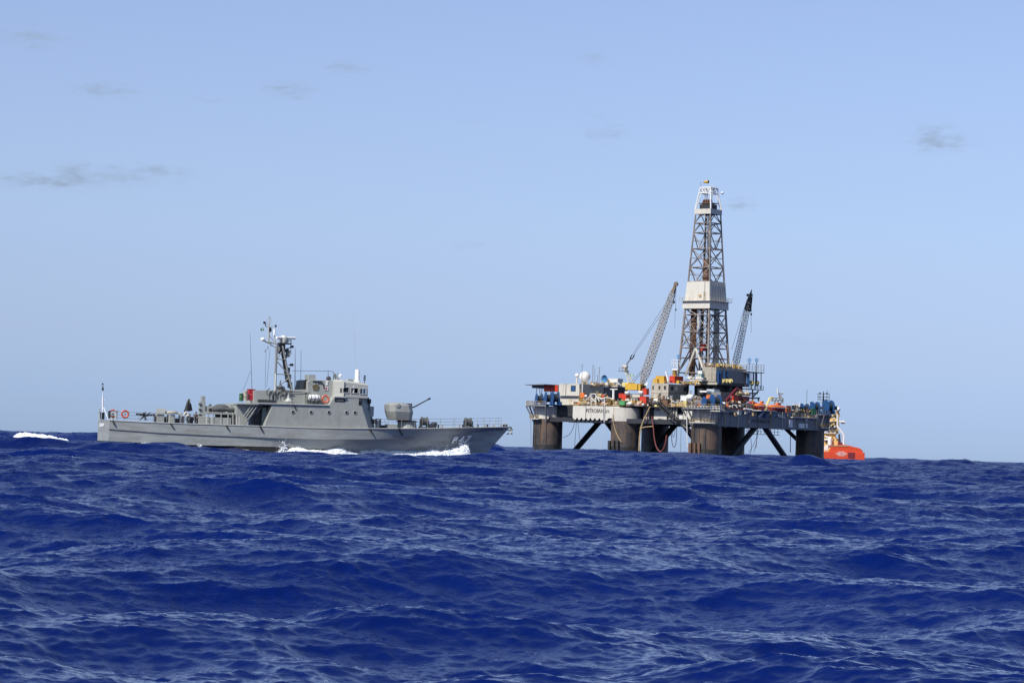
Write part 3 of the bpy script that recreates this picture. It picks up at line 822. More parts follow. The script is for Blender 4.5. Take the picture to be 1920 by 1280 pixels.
q = P3(629, 707, -.6); vb = MB(); vb.tube([q + Vector((-.35, 0, -.4)), q + Vector((-.1, 0, .4))], .09, 5); vb.tube([q + Vector((-.1, 0, .4)), q + Vector((.55, 0, -.5))], .12, 5); vb.tube([q + Vector((-.1, 0, .2)), q + Vector((.1, 0, -.5))], .07, 5); vb.build('sight_bracket', GREY, ship)
q = P3(638.5, 707, -.6); hb_ = MB(); hb_.lathe([(.12, 0), (.2, .2), (.08, .35), (0, .36)], q, 10); hb_.tube([q + Vector((-.5, 0, .05)), q + Vector((.1, 0, .05))], .06, 5); hb_.build('horn', WHITE, ship, smooth=True)

# ---- main gun
GX, GZ = S(761, 801, 0)
gun = MB()
def gs(px, py, y=-1.45): p = S(px, py, y); return p
zt_, zm_, zl_ = gs(765, 755)[1], gs(765, 772)[1], gs(765, 788)[1]
def ring(x0, x1, ch, wy, z):
    return [(x0, -wy + ch, z), (x0 + ch, -wy, z), (x1 - ch * 1.2, -wy, z), (x1, -wy * .45, z), (x1, wy * .45, z), (x1 - ch * 1.2, wy, z), (x0 + ch, wy, z), (x0, wy - ch, z)]
xl, xr = gs(730.5, 770)[0] + .05, gs(778.5, 770)[0]
R0 = ring(xl + .38, xr - .10, .45, 1.25, zl_); R1 = ring(xl + .08, xr, .5, 1.55, zm_); R2 = ring(xl, xr - .2, .5, 1.5, zm_ + .75); R3 = ring(xl + .35, xr - 1.0, .45, 1.0, zt_)
gun.add(R0 + R1 + R2 + R3, [tuple(range(8)), tuple(range(24, 32))] + [(k * 8 + i, k * 8 + (i + 1) % 8, (k + 1) * 8 + (i + 1) % 8, (k + 1) * 8 + i) for k in range(3) for i in range(8)])
turret = gun.build('gun_turret', GREY, ship, bevel=.03)
q = Vector((gs(746, 760)[0], -1.45, gs(746, 760)[1])); MB().lathe([(.26, -.1), (.26, .1), (.2, .16), (0, .17)], q, 14, 'y').build('sight_blister', GREY, turret, smooth=True)
MB().cyl((GX + .1, 0, interp(ZD, GX) - .05), 1.15, .75, 20, r1=1.0).build('gun_ring', GREY2, ship)
MB().cyl((GX + .1, 0, interp(ZD, GX) + .68), 1.25, zl_ - interp(ZD, GX) - .66, 20, r1=1.0).build('gun_neck', DARK, ship)
e0 = Vector((xr - .75, 0, gs(772, 765, 0)[1])); e1 = P3(776, 763, 0); e2 = P3(805, 747.3, 0)
MB().box(xr - .75, xr - .12, -.62, -.36, zm_ + .1, zm_ + .95).build('embrasure', BLACK, turret)
barrel = MB().tube([e0, e1, e2], .10, 10, .06).build('gun_barrel', DARK, turret, smooth=True)
MB().tube([e2 - (e2 - e1).normalized() * .15, e2 + (e2 - e1).normalized() * .12], .11, 8).build('muzzle', BLACK, barrel)

# ---- fittings on the foredeck
def dbox(nm, px0, px1, py0, y0, y1, m_, pyb=None, bevel=.02):
    x0, x1 = sx(px0, y0), sx(px1, y0); zt = S((px0 + px1) / 2, py0, y0)[1]
    zb_ = interp(ZD, (x0 + x1) / 2) - .05 if pyb is None else S((px0 + px1) / 2, pyb, y0)[1]
    return MB().box(x0, x1, y0, y1, zb_, zt).build(nm, m_, ship, bevel=bevel)
def dcyl(nm, px, r, py0, y, m_, n=12, r1=None):
    x, zt = S(px, py0, y); zb_ = interp(ZD, x) - .05
    return MB().cyl((x, y, zb_), r, max(.1, zt - zb_), n, r1=r1).build(nm, m_, ship, smooth=True)
dbox('ammunition_locker', 727, 745, 795, -1.9, -.9, GREY2); dcyl('ventilator', 707.5, .22, 788, -1.6, PALE); dcyl('ventilator', 713, .12, 786, -.6, GREY)
q = P3(709.5, 787, -1.6); MB().cyl(q, .34, .14, 10).build('ventilator_cap', PALE, ship)
dbox('deck_box', 716, 725, 797, -1.0, 0, DARK)
def drum_winch(px, py, y, r):
    x, z = S(px, py, y); z0 = interp(ZD, x)
    t_ = empty('anchor_winch' if px > 840 else 'hawser_reel', Matrix.Identity(4)); t_.parent = ship
    MB().lathe([(r * .5, -.5), (r, -.5), (r, -.42), (r * .85, -.4), (r * .85, .1), (r, .12), (r, .2), (r * .5, .2)], (x, y, z), 16, 'x').build('drum', CANVAS, t_, smooth=True)
    m_ = MB(); m_.box(x - .62, x - .5, y - .3, y + .3, z0 - .05, z + .2); m_.box(x + .22, x + .34, y - .3, y + .3, z0 - .05, z + .1); m_.box(x - .7, x + .45, y - .45, y + .45, z0 - .05, z0 + .12)
    m_.build('winch_frame', DARK, t_)
drum_winch(798, 790, -.6, .52); drum_winch(880, 791, -.3, .50)
wg = MB(); a = P3(801, 801, -.9); b_ = P3(816, 791, -.9); wg.add([(a.x, -1.4, a.z), (b_.x, -1.4, b_.z), (b_.x + .1, -1.4, b_.z - .25), (a.x + .9, -1.4, a.z - .05), (a.x, .2, a.z), (b_.x, .2, b_.z), (b_.x + .1, .2, b_.z - .25), (a.x + .9, .2, a.z - .05)],
   [(0, 1, 2, 3), (7, 6, 5, 4), (0, 4, 5, 1), (1, 5, 6, 2), (2, 6, 7, 3), (3, 7, 4, 0)]); wg.build('breakwater', DARK, ship)
for px in (822, 829, 861, 868, 896, 909, 914, 925, 939, 944, 950): dcyl('bollard', px, .10, 795.5, -.25 if px > 900 else -.9, GREY2 if px % 2 else DARK, 8)
dbox('towing_post', 944, 951, 794, -.15, .15, PALE)
# railings: each run is posts and wires on both sides
def rail_run(px0, px1, hb, h=1.0, step=1.45, nm='guard_rail', inset=.12, wires=3, zf=None):
    x0, x1 = sx(px0, -3), sx(px1, -3)
    n = max(1, int(round((x1 - x0) / step)))
    for sgn in (-1, 1):
        p_ = MB(); tops = []
        for k in range(n + 1):
            x = x0 + (x1 - x0) * k / n
            y = sgn * (max(.05, interp(hb, x) - inset)); z = (interp(ZD, x) if zf is None else zf(x))
            p_.tube([(x, y, z), (x, y, z + h)], .024, 4); tops.append(Vector((x, y, z)))
        for w_ in range(wires):
            zz = h * (w_ + 1) / wires
            for a, b_ in zip(tops[:-1], tops[1:]):
                mid = (a + b_) / 2 + Vector((0, 0, zz - .03))
                p_.tube([a + Vector((0, 0, zz)), mid, b_ + Vector((0, 0, zz))], .011, 3, cap=False)
        p_.build(nm, DARK if 0 else GREY, ship)
rail_run(700, 953, HBD, 1.0, 1.5)
rail_run(206, 388, HBD, 1.0, 1.5)
q = P3(928, 786, -.9); MB().tube([q + Vector((0, 0, -1)), q], .04, 5).build('jack_staff', PALE, ship)
# anchors and bow roller
an = MB(); a = Vector((stem_x(ZD[-1][1] - .1) - .05, 0, ZD[-1][1]))
an.tube([a + Vector((-.4, 0, -.05)), a + Vector((.25, 0, -.1)), a + Vector((.42, 0, -.4))], .09, 8); an.build('bow_roller', DARK, ship)
an = MB(); b_ = a + Vector((.12, 0, -.45))
an.tube([b_ + Vector((-.5, 0, .1)), b_ + Vector((.2, 0, 0))], .08, 6); an.tube([b_ + Vector((.2, -.35, .25)), b_ + Vector((.12, 0, -.1)), b_ + Vector((.2, .35, .25))], .06, 6); an.tube([b_ + Vector((-.1, -.3, -.28)), b_ + Vector((.3, 0, -.35))], .07, 5)
an.tube([b_ + Vector((.25, -.15, -.1)), b_ + Vector((-.35, 0, -.42))], .08, 5); an.build('anchor', PALE, ship)

# ---- house front clutter, forward of the bridge
for (x_, y_, z_, a, b_, c2, m_) in ((696, 771, -1.4, .5, .8, 1.1, GREY2), (700, 790, -1.5, .7, .9, .5, DARK), (693, 752, -1.3, .25, .8, .5, DARK)):
    q = P3(x_, y_, -1.9); MB().box(q.x - a / 2, q.x + a / 2, -2.1, -2.1 + b_, q.z - c2 / 2, q.z + c2 / 2).build('front_locker', m_, ship, bevel=.02)
fp_ = MB(); fp_.tube([P3(700, 803, -1.8), P3(690.5, 745, -1.8)], .07, 6); fp_.tube([P3(691, 757, -1.8), P3(694, 757.3, -1.8)], .05, 5); fp_.build('front_pipe', DARK, ship)

# ---- stern fittings
st = MB(); st.tube([P3(192.5, 786, -.2), P3(192.8, 742, -.2)], .085, 8); st.tube([P3(192.8, 742, -.2), P3(193, 731, -.2)], .035, 6); st.tube([P3(194, 763, -.2), P3(203, 786, -1.2)], .04, 5); st.tube([P3(190, 753.5, -.2), P3(197, 749, -.2)], .035, 5)
staff = st.build('ensign_staff', WHITE, ship)
for py, r_, h_ in ((731.5, .11, .28), (725.5, .1, .1), (721.5, .09, .18)):
    q = P3(192.6, py, -.2); MB().cyl(q, r_, h_, 8).build('stern_light', BLACK, staff)
q = P3(193, 786, -.2); MB().cyl(q, .16, .75, 8).build('staff_socket', BLACK, staff)
for px, y_, h_ in ((205, -1.5, 770), (218, -1.9, 771), (187.5, 1.0, 773), (211, .8, 776)):
    x, z = S(px, h_, y_); MB().cyl((x, y_, z - .8), .13, .8, 10).build('mooring_bitt', DARK if px == 205 else BRM, ship)
    MB().cyl((x, y_, z), .2, .08, 10).build('bitt_head', BRM, ship)
q = P3(186.5, 766, .8); mb = MB(); mb.ball(q, .1, 8); mb.tube([q, q + Vector((0, 0, -.9))], .03, 4); mb.build('ball_lamp', PALE, ship)
# after gun: long barrel pointing aft, mount and shield
ag = empty('after_gun', Matrix.Identity(4)); ag.parent = ship
MB().tube([P3(291, 777.5, -.8), P3(272, 778, -.8)], .11, 8, .11).build('gun_barrel', DARK, ag)
MB().tube([P3(272, 778, -.8), P3(255, 776, -.8)], .14, 8, .10).build('barrel_jacket', BLACK, ag)
m_ = MB(); m_.tube([P3(272, 788, -.8), P3(272, 772, -.8)], .07, 6); m_.tube([P3(272, 780, -.8), P3(262, 787, -.8)], .05, 5); m_.tube([P3(268, 774, -.8), P3(277, 780, -.8)], .09, 5); m_.tube([P3(272, 780, -.8), P3(276, 788, -.8)], .04, 5)
m_.tube([P3(265, 783, -.8), P3(282, 773, -.8)], .06, 5); m_.build('gun_mount', DARK, ag)
m_ = MB(); m_.add([P3(293, 764.5, -1.4), P3(311, 766, -1.4), P3(309, 776, -1.7), P3(292, 776, -1.7), P3(293, 764.5, -1.25), P3(311, 766, -1.25), P3(309, 776, -1.55), P3(292, 776, -1.55)],
   [(0, 1, 2, 3), (4, 5, 6, 7), (0, 4, 5, 1), (1, 5, 6, 2), (2, 6, 7, 3), (3, 7, 4, 0)]); m_.build('gun_shield', GREY2, ag)
dbox('gun_platform', 294.5, 307.5, 776, -1.6, -.3, GREY2); q0 = P3(290, 789, -1.4)
dbox('gun_platform', 290.5, 294, 780, -1.2, -.4, DARK)
dbox('capstan_house', 316, 328, 777, -1.6, -.4, GREY2, bevel=.1); 
x, z = S(321, 775.5, -1.0); MB().lathe([(.75, 0), (.78, .12), (.62, .3), (0, .34)], (x, -1.0, z), 16).build('mushroom_vent', TAN, ship, smooth=True)
dbox('deck_box', 302, 314, 781, -.2, .9, DARK); dbox('pale_locker', 336, 340, 773, -1.2, -.6, PALE); dbox('deck_winch', 329, 337, 784, -1.0, 0, DARK); dbox('deck_winch', 340, 346, 780, -1.0, 0, GREY)
# covered machine gun pointing up
cg = MB(); cg.tube([P3(354, 771, -1), P3(355.5, 747.5, -1)], .16, 8, .09); cgo = cg.build('covered_gun', TAN, ship)
cg = MB(); cg.tube([P3(351, 770, -1), P3(353, 756, -1), P3(354.2, 747.5, -1)], .34, 8, .08); cg.build('gun_cover', BLACK, cgo)
cg = MB(); cg.tube([P3(357, 770, -.9), P3(356, 756, -.9)], .25, 6, .15); cg.build('gun_cover', BLACK, cgo)
dcyl('gun_pedestal', 354, .2, 775, -1, GREY)
dbox('deck_winch', 357, 362, 781, -1.2, -.3, BLACK)
# boat crane post and cradle
dbox('crane_post', 373.5, 384, 752, -1.5, -.8, GREY2); dbox('crane_post', 376, 383, 742, -1.4, -.9, GREY, pyb=752); dbox('crane_base', 371.5, 388, 780, -1.7, -.6, GREY2)
for k in range(3): q = P3(374, 757 + k * 10, -1.5); MB().box(q.x - .1, q.x + .2, q.y - .1, q.y, q.z - .12, q.z + .05).build('post_bracket', DARK, ship)
dbox('boat_cradle', 386, 440, 782.5, -2.3, -1.9, GREY2)
dbox('boat_platform', 386, 441, 772.5, -2.2, .4, GREY2, pyb=775)
dbox('deckhouse_step', 430, 444, 758, -1.4, 1.8, GREY2)
cr_ = MB()
for px in (391, 400, 415, 428, 437): cr_.tube([P3(px, 797, -2.3), P3(px, 773, -2.3)], .07, 5)
cr_.tube([P3(386, 775, -2.3), P3(441, 777, -2.3)], .05, 5); cr_.build('cradle_frame', GREY2, ship)
dbox('pump_housing', 386, 399, 761, -1.4, -.2, GREY2, pyb=772); dbox('pump_housing', 399, 413, 762, -1.1, -.2, CANVAS, pyb=772)
dbox('pump_motor', 392, 402, 765.5, -1.9, -1.3, BLACK, pyb=772)
dbox('black_block', 404, 440, 776, -1.5, -1.0, BLACK, pyb=783)  # black block under the boat platform
dbox('deck_box', 432, 441, 777, -2.3, -1.6, DARK)
for px in (388, 397, 444, 449): dcyl('deck_post', px, .05, 781, -3.2, PALE, 6)

# ---- loose things aboard (each stands on its own)
def aboard(name, px, py, y, label, cat, group=None):
    x, z = S(px, py, y)
    t_ = empty(name, SHIP.mw @ Matrix.Translation((x, y, z)), label, cat, group); return t_
def lifebuoy(px, py, y, label, r=.36, tilt=0):
    t_ = aboard('lifebuoy', px, py, y, label, 'lifebuoy', 'lifebuoys on the patrol ship')
    MB().torus((0, 0, 0), r, .09, 'y', 24, 8).build('ring', ORANGE, t_, smooth=True)
    for k in range(4):
        a = math.pi / 4 + k * math.pi / 2
        MB().torus((r * math.cos(a), 0, r * math.sin(a)), .085, .035, 'x' if 0 else 'y', 10, 6).build('band', WHITE, t_)
    MB().ball((0, .05, 0), .12, 8).build('float_light', TAN, t_, smooth=True)
    return t_
lifebuoy(234.5, 776, -3.35, 'orange lifebuoy hanging clear on the rail between the bitts and the after gun')
b2 = lifebuoy(212, 775, -1.2, 'orange lifebuoy half hidden behind mooring bitts at the stern of the ship')
lifebuoy(610, 748, -2.9, 'orange lifebuoy on the upper deck beside the white life raft canister')
# life raft canister in its rack
t_ = aboard('life_raft', 589, 745.5, -2.9, 'white life raft canister strapped in a dark rack on the upper deck of the ship', 'life raft')
MB().lathe([(.15, -.62), (.32, -.55), (.36, -.1), (.36, .1), (.32, .55), (.15, .62)], (0, 0, 0), 14, 'x').build('canister', WHITE, t_, smooth=True)
m_ = MB()
for k in (-.4, 0, .4): m_.torus((k, 0, 0), .375, .022, 'x', 16, 5)
m_.build('straps', DARK, t_)
m_ = MB()
for k in (-.55, 0, .55):
    m_.tube([(k, -.45, -.15), (k * .8, -.1, -.85)], .035, 4); m_.tube([(k, .4, -.15), (k * .8, .1, -.85)], .035, 4)
m_.tube([(-.7, -.45, -.15), (.7, -.45, -.15)], .03, 4); m_.tube([(-.7, .4, -.15), (.7, .4, -.15)], .03, 4); m_.build('rack', DARK, t_)
# red box, drums
x, z = S(466.5, 750, -1.6); x1, zt_2 = S(479, 730.5, -1.6)
t_ = empty('equipment_box', SHIP.mw @ Matrix.Translation((x, -1.6, z)), 'bright red box standing behind the ladder on the upper deck of the ship', 'box')
MB().box(0, x1 - x, 0, 1.0, 0, zt_2 - z).build('body', RED, t_, bevel=.03)
MB().box(-.02, x1 - x + .02, -.03, .02, (zt_2 - z) * .5, (zt_2 - z) * .56).build('band', mat('pink_band', (.6, .15, .15), .5), t_)
MB().box(-.03, x1 - x + .03, -.03, 1.03, zt_2 - z, zt_2 - z + .06).build('lid', RED, t_)
def drum(px, py, y, r, h, m_, label, cat='drum'):
    t_ = aboard('drum', px, py, y, label, cat)
    MB().lathe([(r, 0), (r * 1.04, .02), (r, .05), (r, h * .48), (r * 1.05, h * .5), (r, h * .52), (r, h - .03), (r * 1.04, h)], (0, 0, 0), 16).build('body', m_, t_, smooth=True)
    MB().cyl((0, 0, h), r * .96, .04, 16).build('lid', PALE, t_)
    return t_
drum(451.5, 752, -1.7, .20, .85, GREEN, 'narrow green drum at the after edge of the ship upper deck')
drum(459.5, 751, -1.6, .26, 1.0, TAN, 'tan canvas covered drum between the green drum and the red box')
# mounted gun amidships with long thin barrel
t_ = aboard('deck_machine_gun', 541, 752, -2.9, 'pale grey pedestal gun with long thin barrel on the upper deck amidships', 'gun')
MB().lathe([(.45, 0), (.4, .08), (.14, .35), (.11, .8), (.2, .95), (0, .97)], (0, 0, 0), 14).build('pedestal', PALE, t_, smooth=True)
MB().tube([(-.8, 0, 1.3), (-.2, 0, 1.05), (2.4, 0, 1.0)], .055, 6, .035).build('barrel', DARK, t_)
m_ = MB(); m_.box(-.45, .4, -.14, .14, .9, 1.15); m_.tube([(-.6, 0, 1.1), (-1.3, 0, 1.5)], .08, 5); m_.tube([(-.5, 0, 1.2), (-.9, 0, 1.75)], .06, 5); m_.build('receiver', CANVAS, t_)
# inflatable boat on its platform
t_ = aboard('inflatable_boat', 420, 767, -1.2, 'dark grey covered inflatable boat lying on the cradle behind the crane post', 'boat')
hb = MB()
for yy_ in (-.5, .5): hb.tube([(-1.5, yy_, -.15), (-.6, yy_, .0), (.7, yy_, -.05), (1.35, yy_ * .5, .1), (1.55, 0, .15)], .26, 10, .18)
hb.build('tube', CANVAS, t_, smooth=True)
cv = MB(); cv.ball((-.35, 0, .1), .75, 14, 1.25, .85, .62); cv.ball((.8, 0, -.02), .5, 12, 1.2, 1.0, .5); cv.build('cover', CANVAS, t_, smooth=True)
MB().lathe([(.16, 0), (.2, .3), (.1, .5), (0, .52)], (-1.55, 0, 0), 8).build('outboard_motor', BLACK, t_)
# davit wires, deck rail on the upper deck
r2 = MB()
zup = lambda x: S(500, 755.4, -3.6)[1]
for k in range(12):
    px = 523 + k * 8; a = P3(px, 758, -3.45)
    if px < 600 or px > 620:
        pass
for (px0, px1, y_, zpy, h_) in ((555, 577, .9, 731, 1.0),):
    for k in range(4): a = P3(px0 + (px1 - px0) * k / 3, zpy, y_); r2.tube([a, a + Vector((0, 0, h_))], .025, 4)
    for w_ in (.5, 1): r2.tube([P3(px0, zpy, y_) + Vector((0, 0, h_ * w_)), P3(px1, zpy, y_) + Vector((0, 0, h_ * w_))], .02, 4)
for px in (572.5, 575): 
    a = P3(px, 758, -3.3); r2.tube([a, a + Vector((0, 0, 1.25))], .035, 5)
for zz in (.4, .8, 1.2): a = P3(571, 758, -3.3) + Vector((0, 0, zz)); r2.tube([a, a + Vector((.4, 0, 0))], .03, 4)
a = P3(556, 745, -2.6); r2.tube([P3(541, 739, -2.9), P3(576, 738.5, -2.9)], .05, 5)
r2.build('upper_deck_rail', DARK, ship)

# ---- crew: small figures, one continuous skin per body
def person(mw, pose, label, cloth, hat=None, legs=None, group=None, scale=1.0):
    """pose: dict of joints; body grown from a skeleton"""
    t_ = empty('person', mw @ Matrix.Scale(scale, 4), label, 'person', group)
    J = dict(pelvis=(0, 0, .95), chest=(0, 0, 1.3), neck=(0, 0, 1.48), head=(0, 0, 1.66), shl=(0, .19, 1.42), shr=(0, -.19, 1.42), ell=(.05, .24, 1.15), elr=(.05, -.24, 1.15),
             hal=(.2, .2, .98), har=(.2, -.2, .98), hil=(0, .1, .92), hir=(0, -.1, .92), knl=(.03, .11, .5), knr=(.03, -.11, .5), anl=(0, .12, .08), anr=(0, -.12, .08), tol=(.16, .13, .03), tor=(.16, -.13, .03))
    J.update(pose)
    RR_ = dict(pelvis=.15, chest=.16, neck=.06, shl=.075, shr=.075, ell=.05, elr=.05, hal=.035, har=.035, hil=.11, hir=.11, knl=.065, knr=.065, anl=.045, anr=.045, tol=.04, tor=.04)
    b_ = MB()
    def limb(*ns):
        pts = [Vector(J[n]) for n in ns]
        for i in range(len(ns) - 1):
            b_.tube([pts[i], pts[i].lerp(pts[i + 1], .5), pts[i + 1]], RR_[ns[i]], 10, RR_[ns[i + 1]]); b_.ball(pts[i], RR_[ns[i]] * 1.02, 10)
        b_.ball(pts[-1], RR_[ns[-1]] * 1.02, 10)
    limb('pelvis', 'chest', 'neck'); limb('chest', 'shl', 'ell', 'hal'); limb('chest', 'shr', 'elr', 'har'); limb('pelvis', 'hil', 'knl', 'anl', 'tol'); limb('pelvis', 'hir', 'knr', 'anr', 'tor')
    for hn, en in (('hal', 'ell'), ('har', 'elr')):     # palm, four fingers and a thumb
        h_ = Vector(J[hn]); d = (h_ - Vector(J[en])).normalized(); sd_ = d.orthogonal().normalized()
        b_.tube([h_, h_ + d * .09], .036, 8, .04)
        for k in range(4):
            f0 = h_ + d * .09 + sd_ * (.027 - .018 * k); b_.tube([f0, f0 + d * .04, f0 + d * (.065 + .01 * (k in (1, 2)))], .010, 5, .008)
        b_.tube([h_ + d * .03 + sd_ * .035, h_ + d * .07 + sd_ * .07], .012, 5, .009)
    hd = Vector(J['head']); b_.ball(hd, .1, 14, 1.0, .82, 1.22); b_.tube([hd + Vector((.085, 0, .01)), hd + Vector((.125, 0, -.025))], .014, 5)
    body = b_.build('body', SKIN, t_, smooth=True)
    md = body.modifiers.new('merge', 'REMESH'); md.mode = 'VOXEL'; md.voxel_size = .018; md.use_smooth_shade = True
    h2 = MB(); h2.ball(hd + Vector((-.015, 0, .04)), .108, 12, 1.0, .88, 1.05); h2.build('hair' if hat is None else 'cap', HAIR if hat is None else hat, t_, smooth=True)
    sh = MB()
    sh.tube([Vector(J['pelvis']) - Vector((0, 0, .04)), Vector(J['pelvis']).lerp(Vector(J['chest']), .5), Vector(J['chest']) + Vector((0, 0, .05)), Vector(J['neck']) - Vector((0, 0, .03))], .19, 12, .10)
    for s_, e_, h_ in (('shl', 'ell', 'hal'), ('shr', 'elr', 'har')): sh.ball(J[s_], .105, 10); sh.tube([J[s_], J[e_], Vector(J[e_]).lerp(Vector(J[h_]), .85)], .10, 8, .055)
    sh.build('shirt', cloth, t_, smooth=True)
    tr = MB()
    for s_, k_, a_ in (('hil', 'knl', 'anl'), ('hir', 'knr', 'anr')): tr.ball(J[s_], .135, 10); tr.tube([J[s_], J[k_], J[a_]], .135, 10, .07)
    tr.build('trousers', legs or cloth, t_, smooth=True)
    ft = MB()
    for a_, o_ in (('anl', 'tol'), ('anr', 'tor')): ft.tube([Vector(J[a_]) + Vector((-.06, 0, -.02)), Vector(J[o_]) + Vector((.05, 0, 0))], .055, 8, .045)
    ft.build('shoes', BLACK, t_, smooth=True)
    return t_
x, z = S(662.5, 743.2, -3.45)
person(SHIP.mw @ Matrix.Translation((x, -3.35, zb - .1 + .02)) @ Matrix.Rotation(R(180), 4, 'Z'), dict(head=(.02, 0, 1.62), elr=(.2, -.22, 1.18), har=(.34, -.1, 1.3)), 'person in white shirt leaning at the open middle window of the ship bridge', CLOTHW, None, CLOTHW, scale=.9)
x, z = S(352, 790, -1.8)
person(SHIP.mw @ Matrix.Translation((x, -1.9, interp(ZD, x) - .03)) @ Matrix.Rotation(R(150), 4, 'Z'),
       dict(pelvis=(0, 0, .82), chest=(.22, 0, 1.10), neck=(.33, 0, 1.24), head=(.42, 0, 1.36), shl=(.26, .19, 1.18), shr=(.26, -.19, 1.18), ell=(.4, .22, .95), elr=(.4, -.22, .95), hal=(.58, .1, .9), har=(.58, -.1, .9),
            hil=(0, .1, .8), hir=(0, -.1, .8), knl=(.16, .12, .46), knr=(.14, -.12, .46)), 'person in white shirt bending forward beside the covered gun on the after deck', CLOTHW, None, CLOTHB)
x, z = S(366, 790, -1.4)
person(SHIP.mw @ Matrix.Translation((x, -1.3, interp(ZD, x) - .03)) @ Matrix.Rotation(R(-60), 4, 'Z'),
       dict(pelvis=(-.1, 0, .55), chest=(.05, 0, .9), neck=(.1, 0, 1.06), head=(.14, 0, 1.2), shl=(.06, .19, .98), shr=(.06, -.19, .98), ell=(.2, .22, .75), elr=(.2, -.22, .75), hal=(.36, .1, .7), har=(.36, -.1, .7),
            hil=(-.08, .1, .52), hir=(-.08, -.1, .52), knl=(.32, .14, .5), knr=(.3, -.14, .48), anl=(.16, .14, .08), anr=(.14, -.14, .08), tol=(.32, .14, .03), tor=(.3, -.14, .03)), 'person in dark clothes crouching next to the crane post on the after deck', CLOTHD, None, CLOTHD)

# ------------------------------------------------------------------ drilling rig
AL = R(39)
XR = Vector((math.cos(AL), -math.sin(AL), 0)); YR = Vector((math.sin(AL), math.cos(AL), 0))
DP = CAM + ray(1324, 850) * (890 / ray(1324, 850).y)
RIG = Local(frame((DP.x, DP.y, 0), XR, YR, (0, 0, 1)))
def F(px, py, Y): p = RIG.hit(px, py, 1, Y); return Vector((p.x, Y, p.z))     # on a plane parallel to the left-hand side
def G(px, py, X): p = RIG.hit(px, py, 0, X); return Vector((X, p.y, p.z))     # on a plane parallel to the right-hand side
RL, RW = 67.3, 63.7
rig = empty('drilling_rig', RIG.mw, 'semi-submersible drilling rig on dark columns, tall derrick and PETROBRAS XVI on its pale side', 'oil rig')

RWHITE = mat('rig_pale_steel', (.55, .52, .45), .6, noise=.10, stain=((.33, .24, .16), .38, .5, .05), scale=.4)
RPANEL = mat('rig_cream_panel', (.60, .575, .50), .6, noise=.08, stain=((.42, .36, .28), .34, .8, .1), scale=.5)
RDARK = mat('column_dark', (.056, .051, .048), .55, noise=.55, stain=((.17, .105, .065), .42, .38, .07), scale=.7)
RBR = mat('brace_dark', (.035, .036, .042), .5, noise=.3)
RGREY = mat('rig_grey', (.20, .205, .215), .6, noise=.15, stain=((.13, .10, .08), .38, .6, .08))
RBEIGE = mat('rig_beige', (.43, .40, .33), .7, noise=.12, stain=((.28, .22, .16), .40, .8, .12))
RBLUE = mat('rig_blue', (.016, .075, .21), .45, noise=.15)
RLBLUE = mat('wheel_blue', (.05, .22, .44), .45, noise=.1)
RYEL = mat('rig_yellow', (.62, .38, .045), .5, noise=.15)
RPYEL = mat('pale_yellow', (.68, .58, .22), .5, noise=.12)
RRED = mat('rig_red', (.60, .055, .025), .5, noise=.15)
RMAR = mat('rig_maroon', (.16, .018, .025), .5, noise=.15)
RORA = mat('rig_orange', (.72, .17, .035), .5, noise=.1)
RRUST = mat('rig_rust', (.16, .085, .05), .8, noise=.35)
RWH = mat('rig_white', (.76, .75, .71), .5, noise=.06)
RGRN = mat('rig_green', (.08, .33, .12), .5, noise=.1)
RSTEEL = mat('derrick_steel', (.30, .265, .235), .6, noise=.4, stain=((.12, .065, .04), .42, .6, .3))
RSHADE = mat('machinery_and_shade_dark', (.03, .032, .036), .6, noise=.4)  # dark machinery, also laid on box walls as painted shade
RTAN = mat('rail_tan', (.45, .33, .16), .6, noise=.2)

def P(mb, name, m_, parent=rig, **k): return mb.build(name, m_, parent, **k)
TOPZ = F(1150, 761.5, -4.6).z            # main deck level
BOTZ = F(1110, 783, -4.6).z
print('rig deck', TOPZ, BOTZ, 'A', F(1027, 785, 0), 'derrick', F(1328, 680, 24))
def rbox(name, pxl, pxc, pxr, pyt, pyb, Y0=None, X1=None, m_=None, parent=rig, mb=None, bevel=0, depth=None):
    """box with its left-hand face seen from pxl to pxc and its right-hand face from pxc to pxr"""
    pm = (pyt + pyb) / 2
    if Y0 is None: Y0 = G(pxc, pm, X1).y
    c = F(pxc, pm, Y0); x1 = c.x; x0 = F(pxl, pm, Y0).x
    y1 = Y0 + depth if depth else G(pxr, pm, x1).y
    zt = F(pxc, pyt, Y0).z; zb_ = F(pxc, pyb, Y0).z
    if mb is not None: mb.box(x0, x1, Y0, y1, zb_, zt); return (x0, x1, Y0, y1, zb_, zt)
    o = MB().box(x0, x1, Y0, y1, zb_, zt).build(name, m_, parent, bevel=bevel)
    return o, (x0, x1, Y0, y1, zb_, zt)
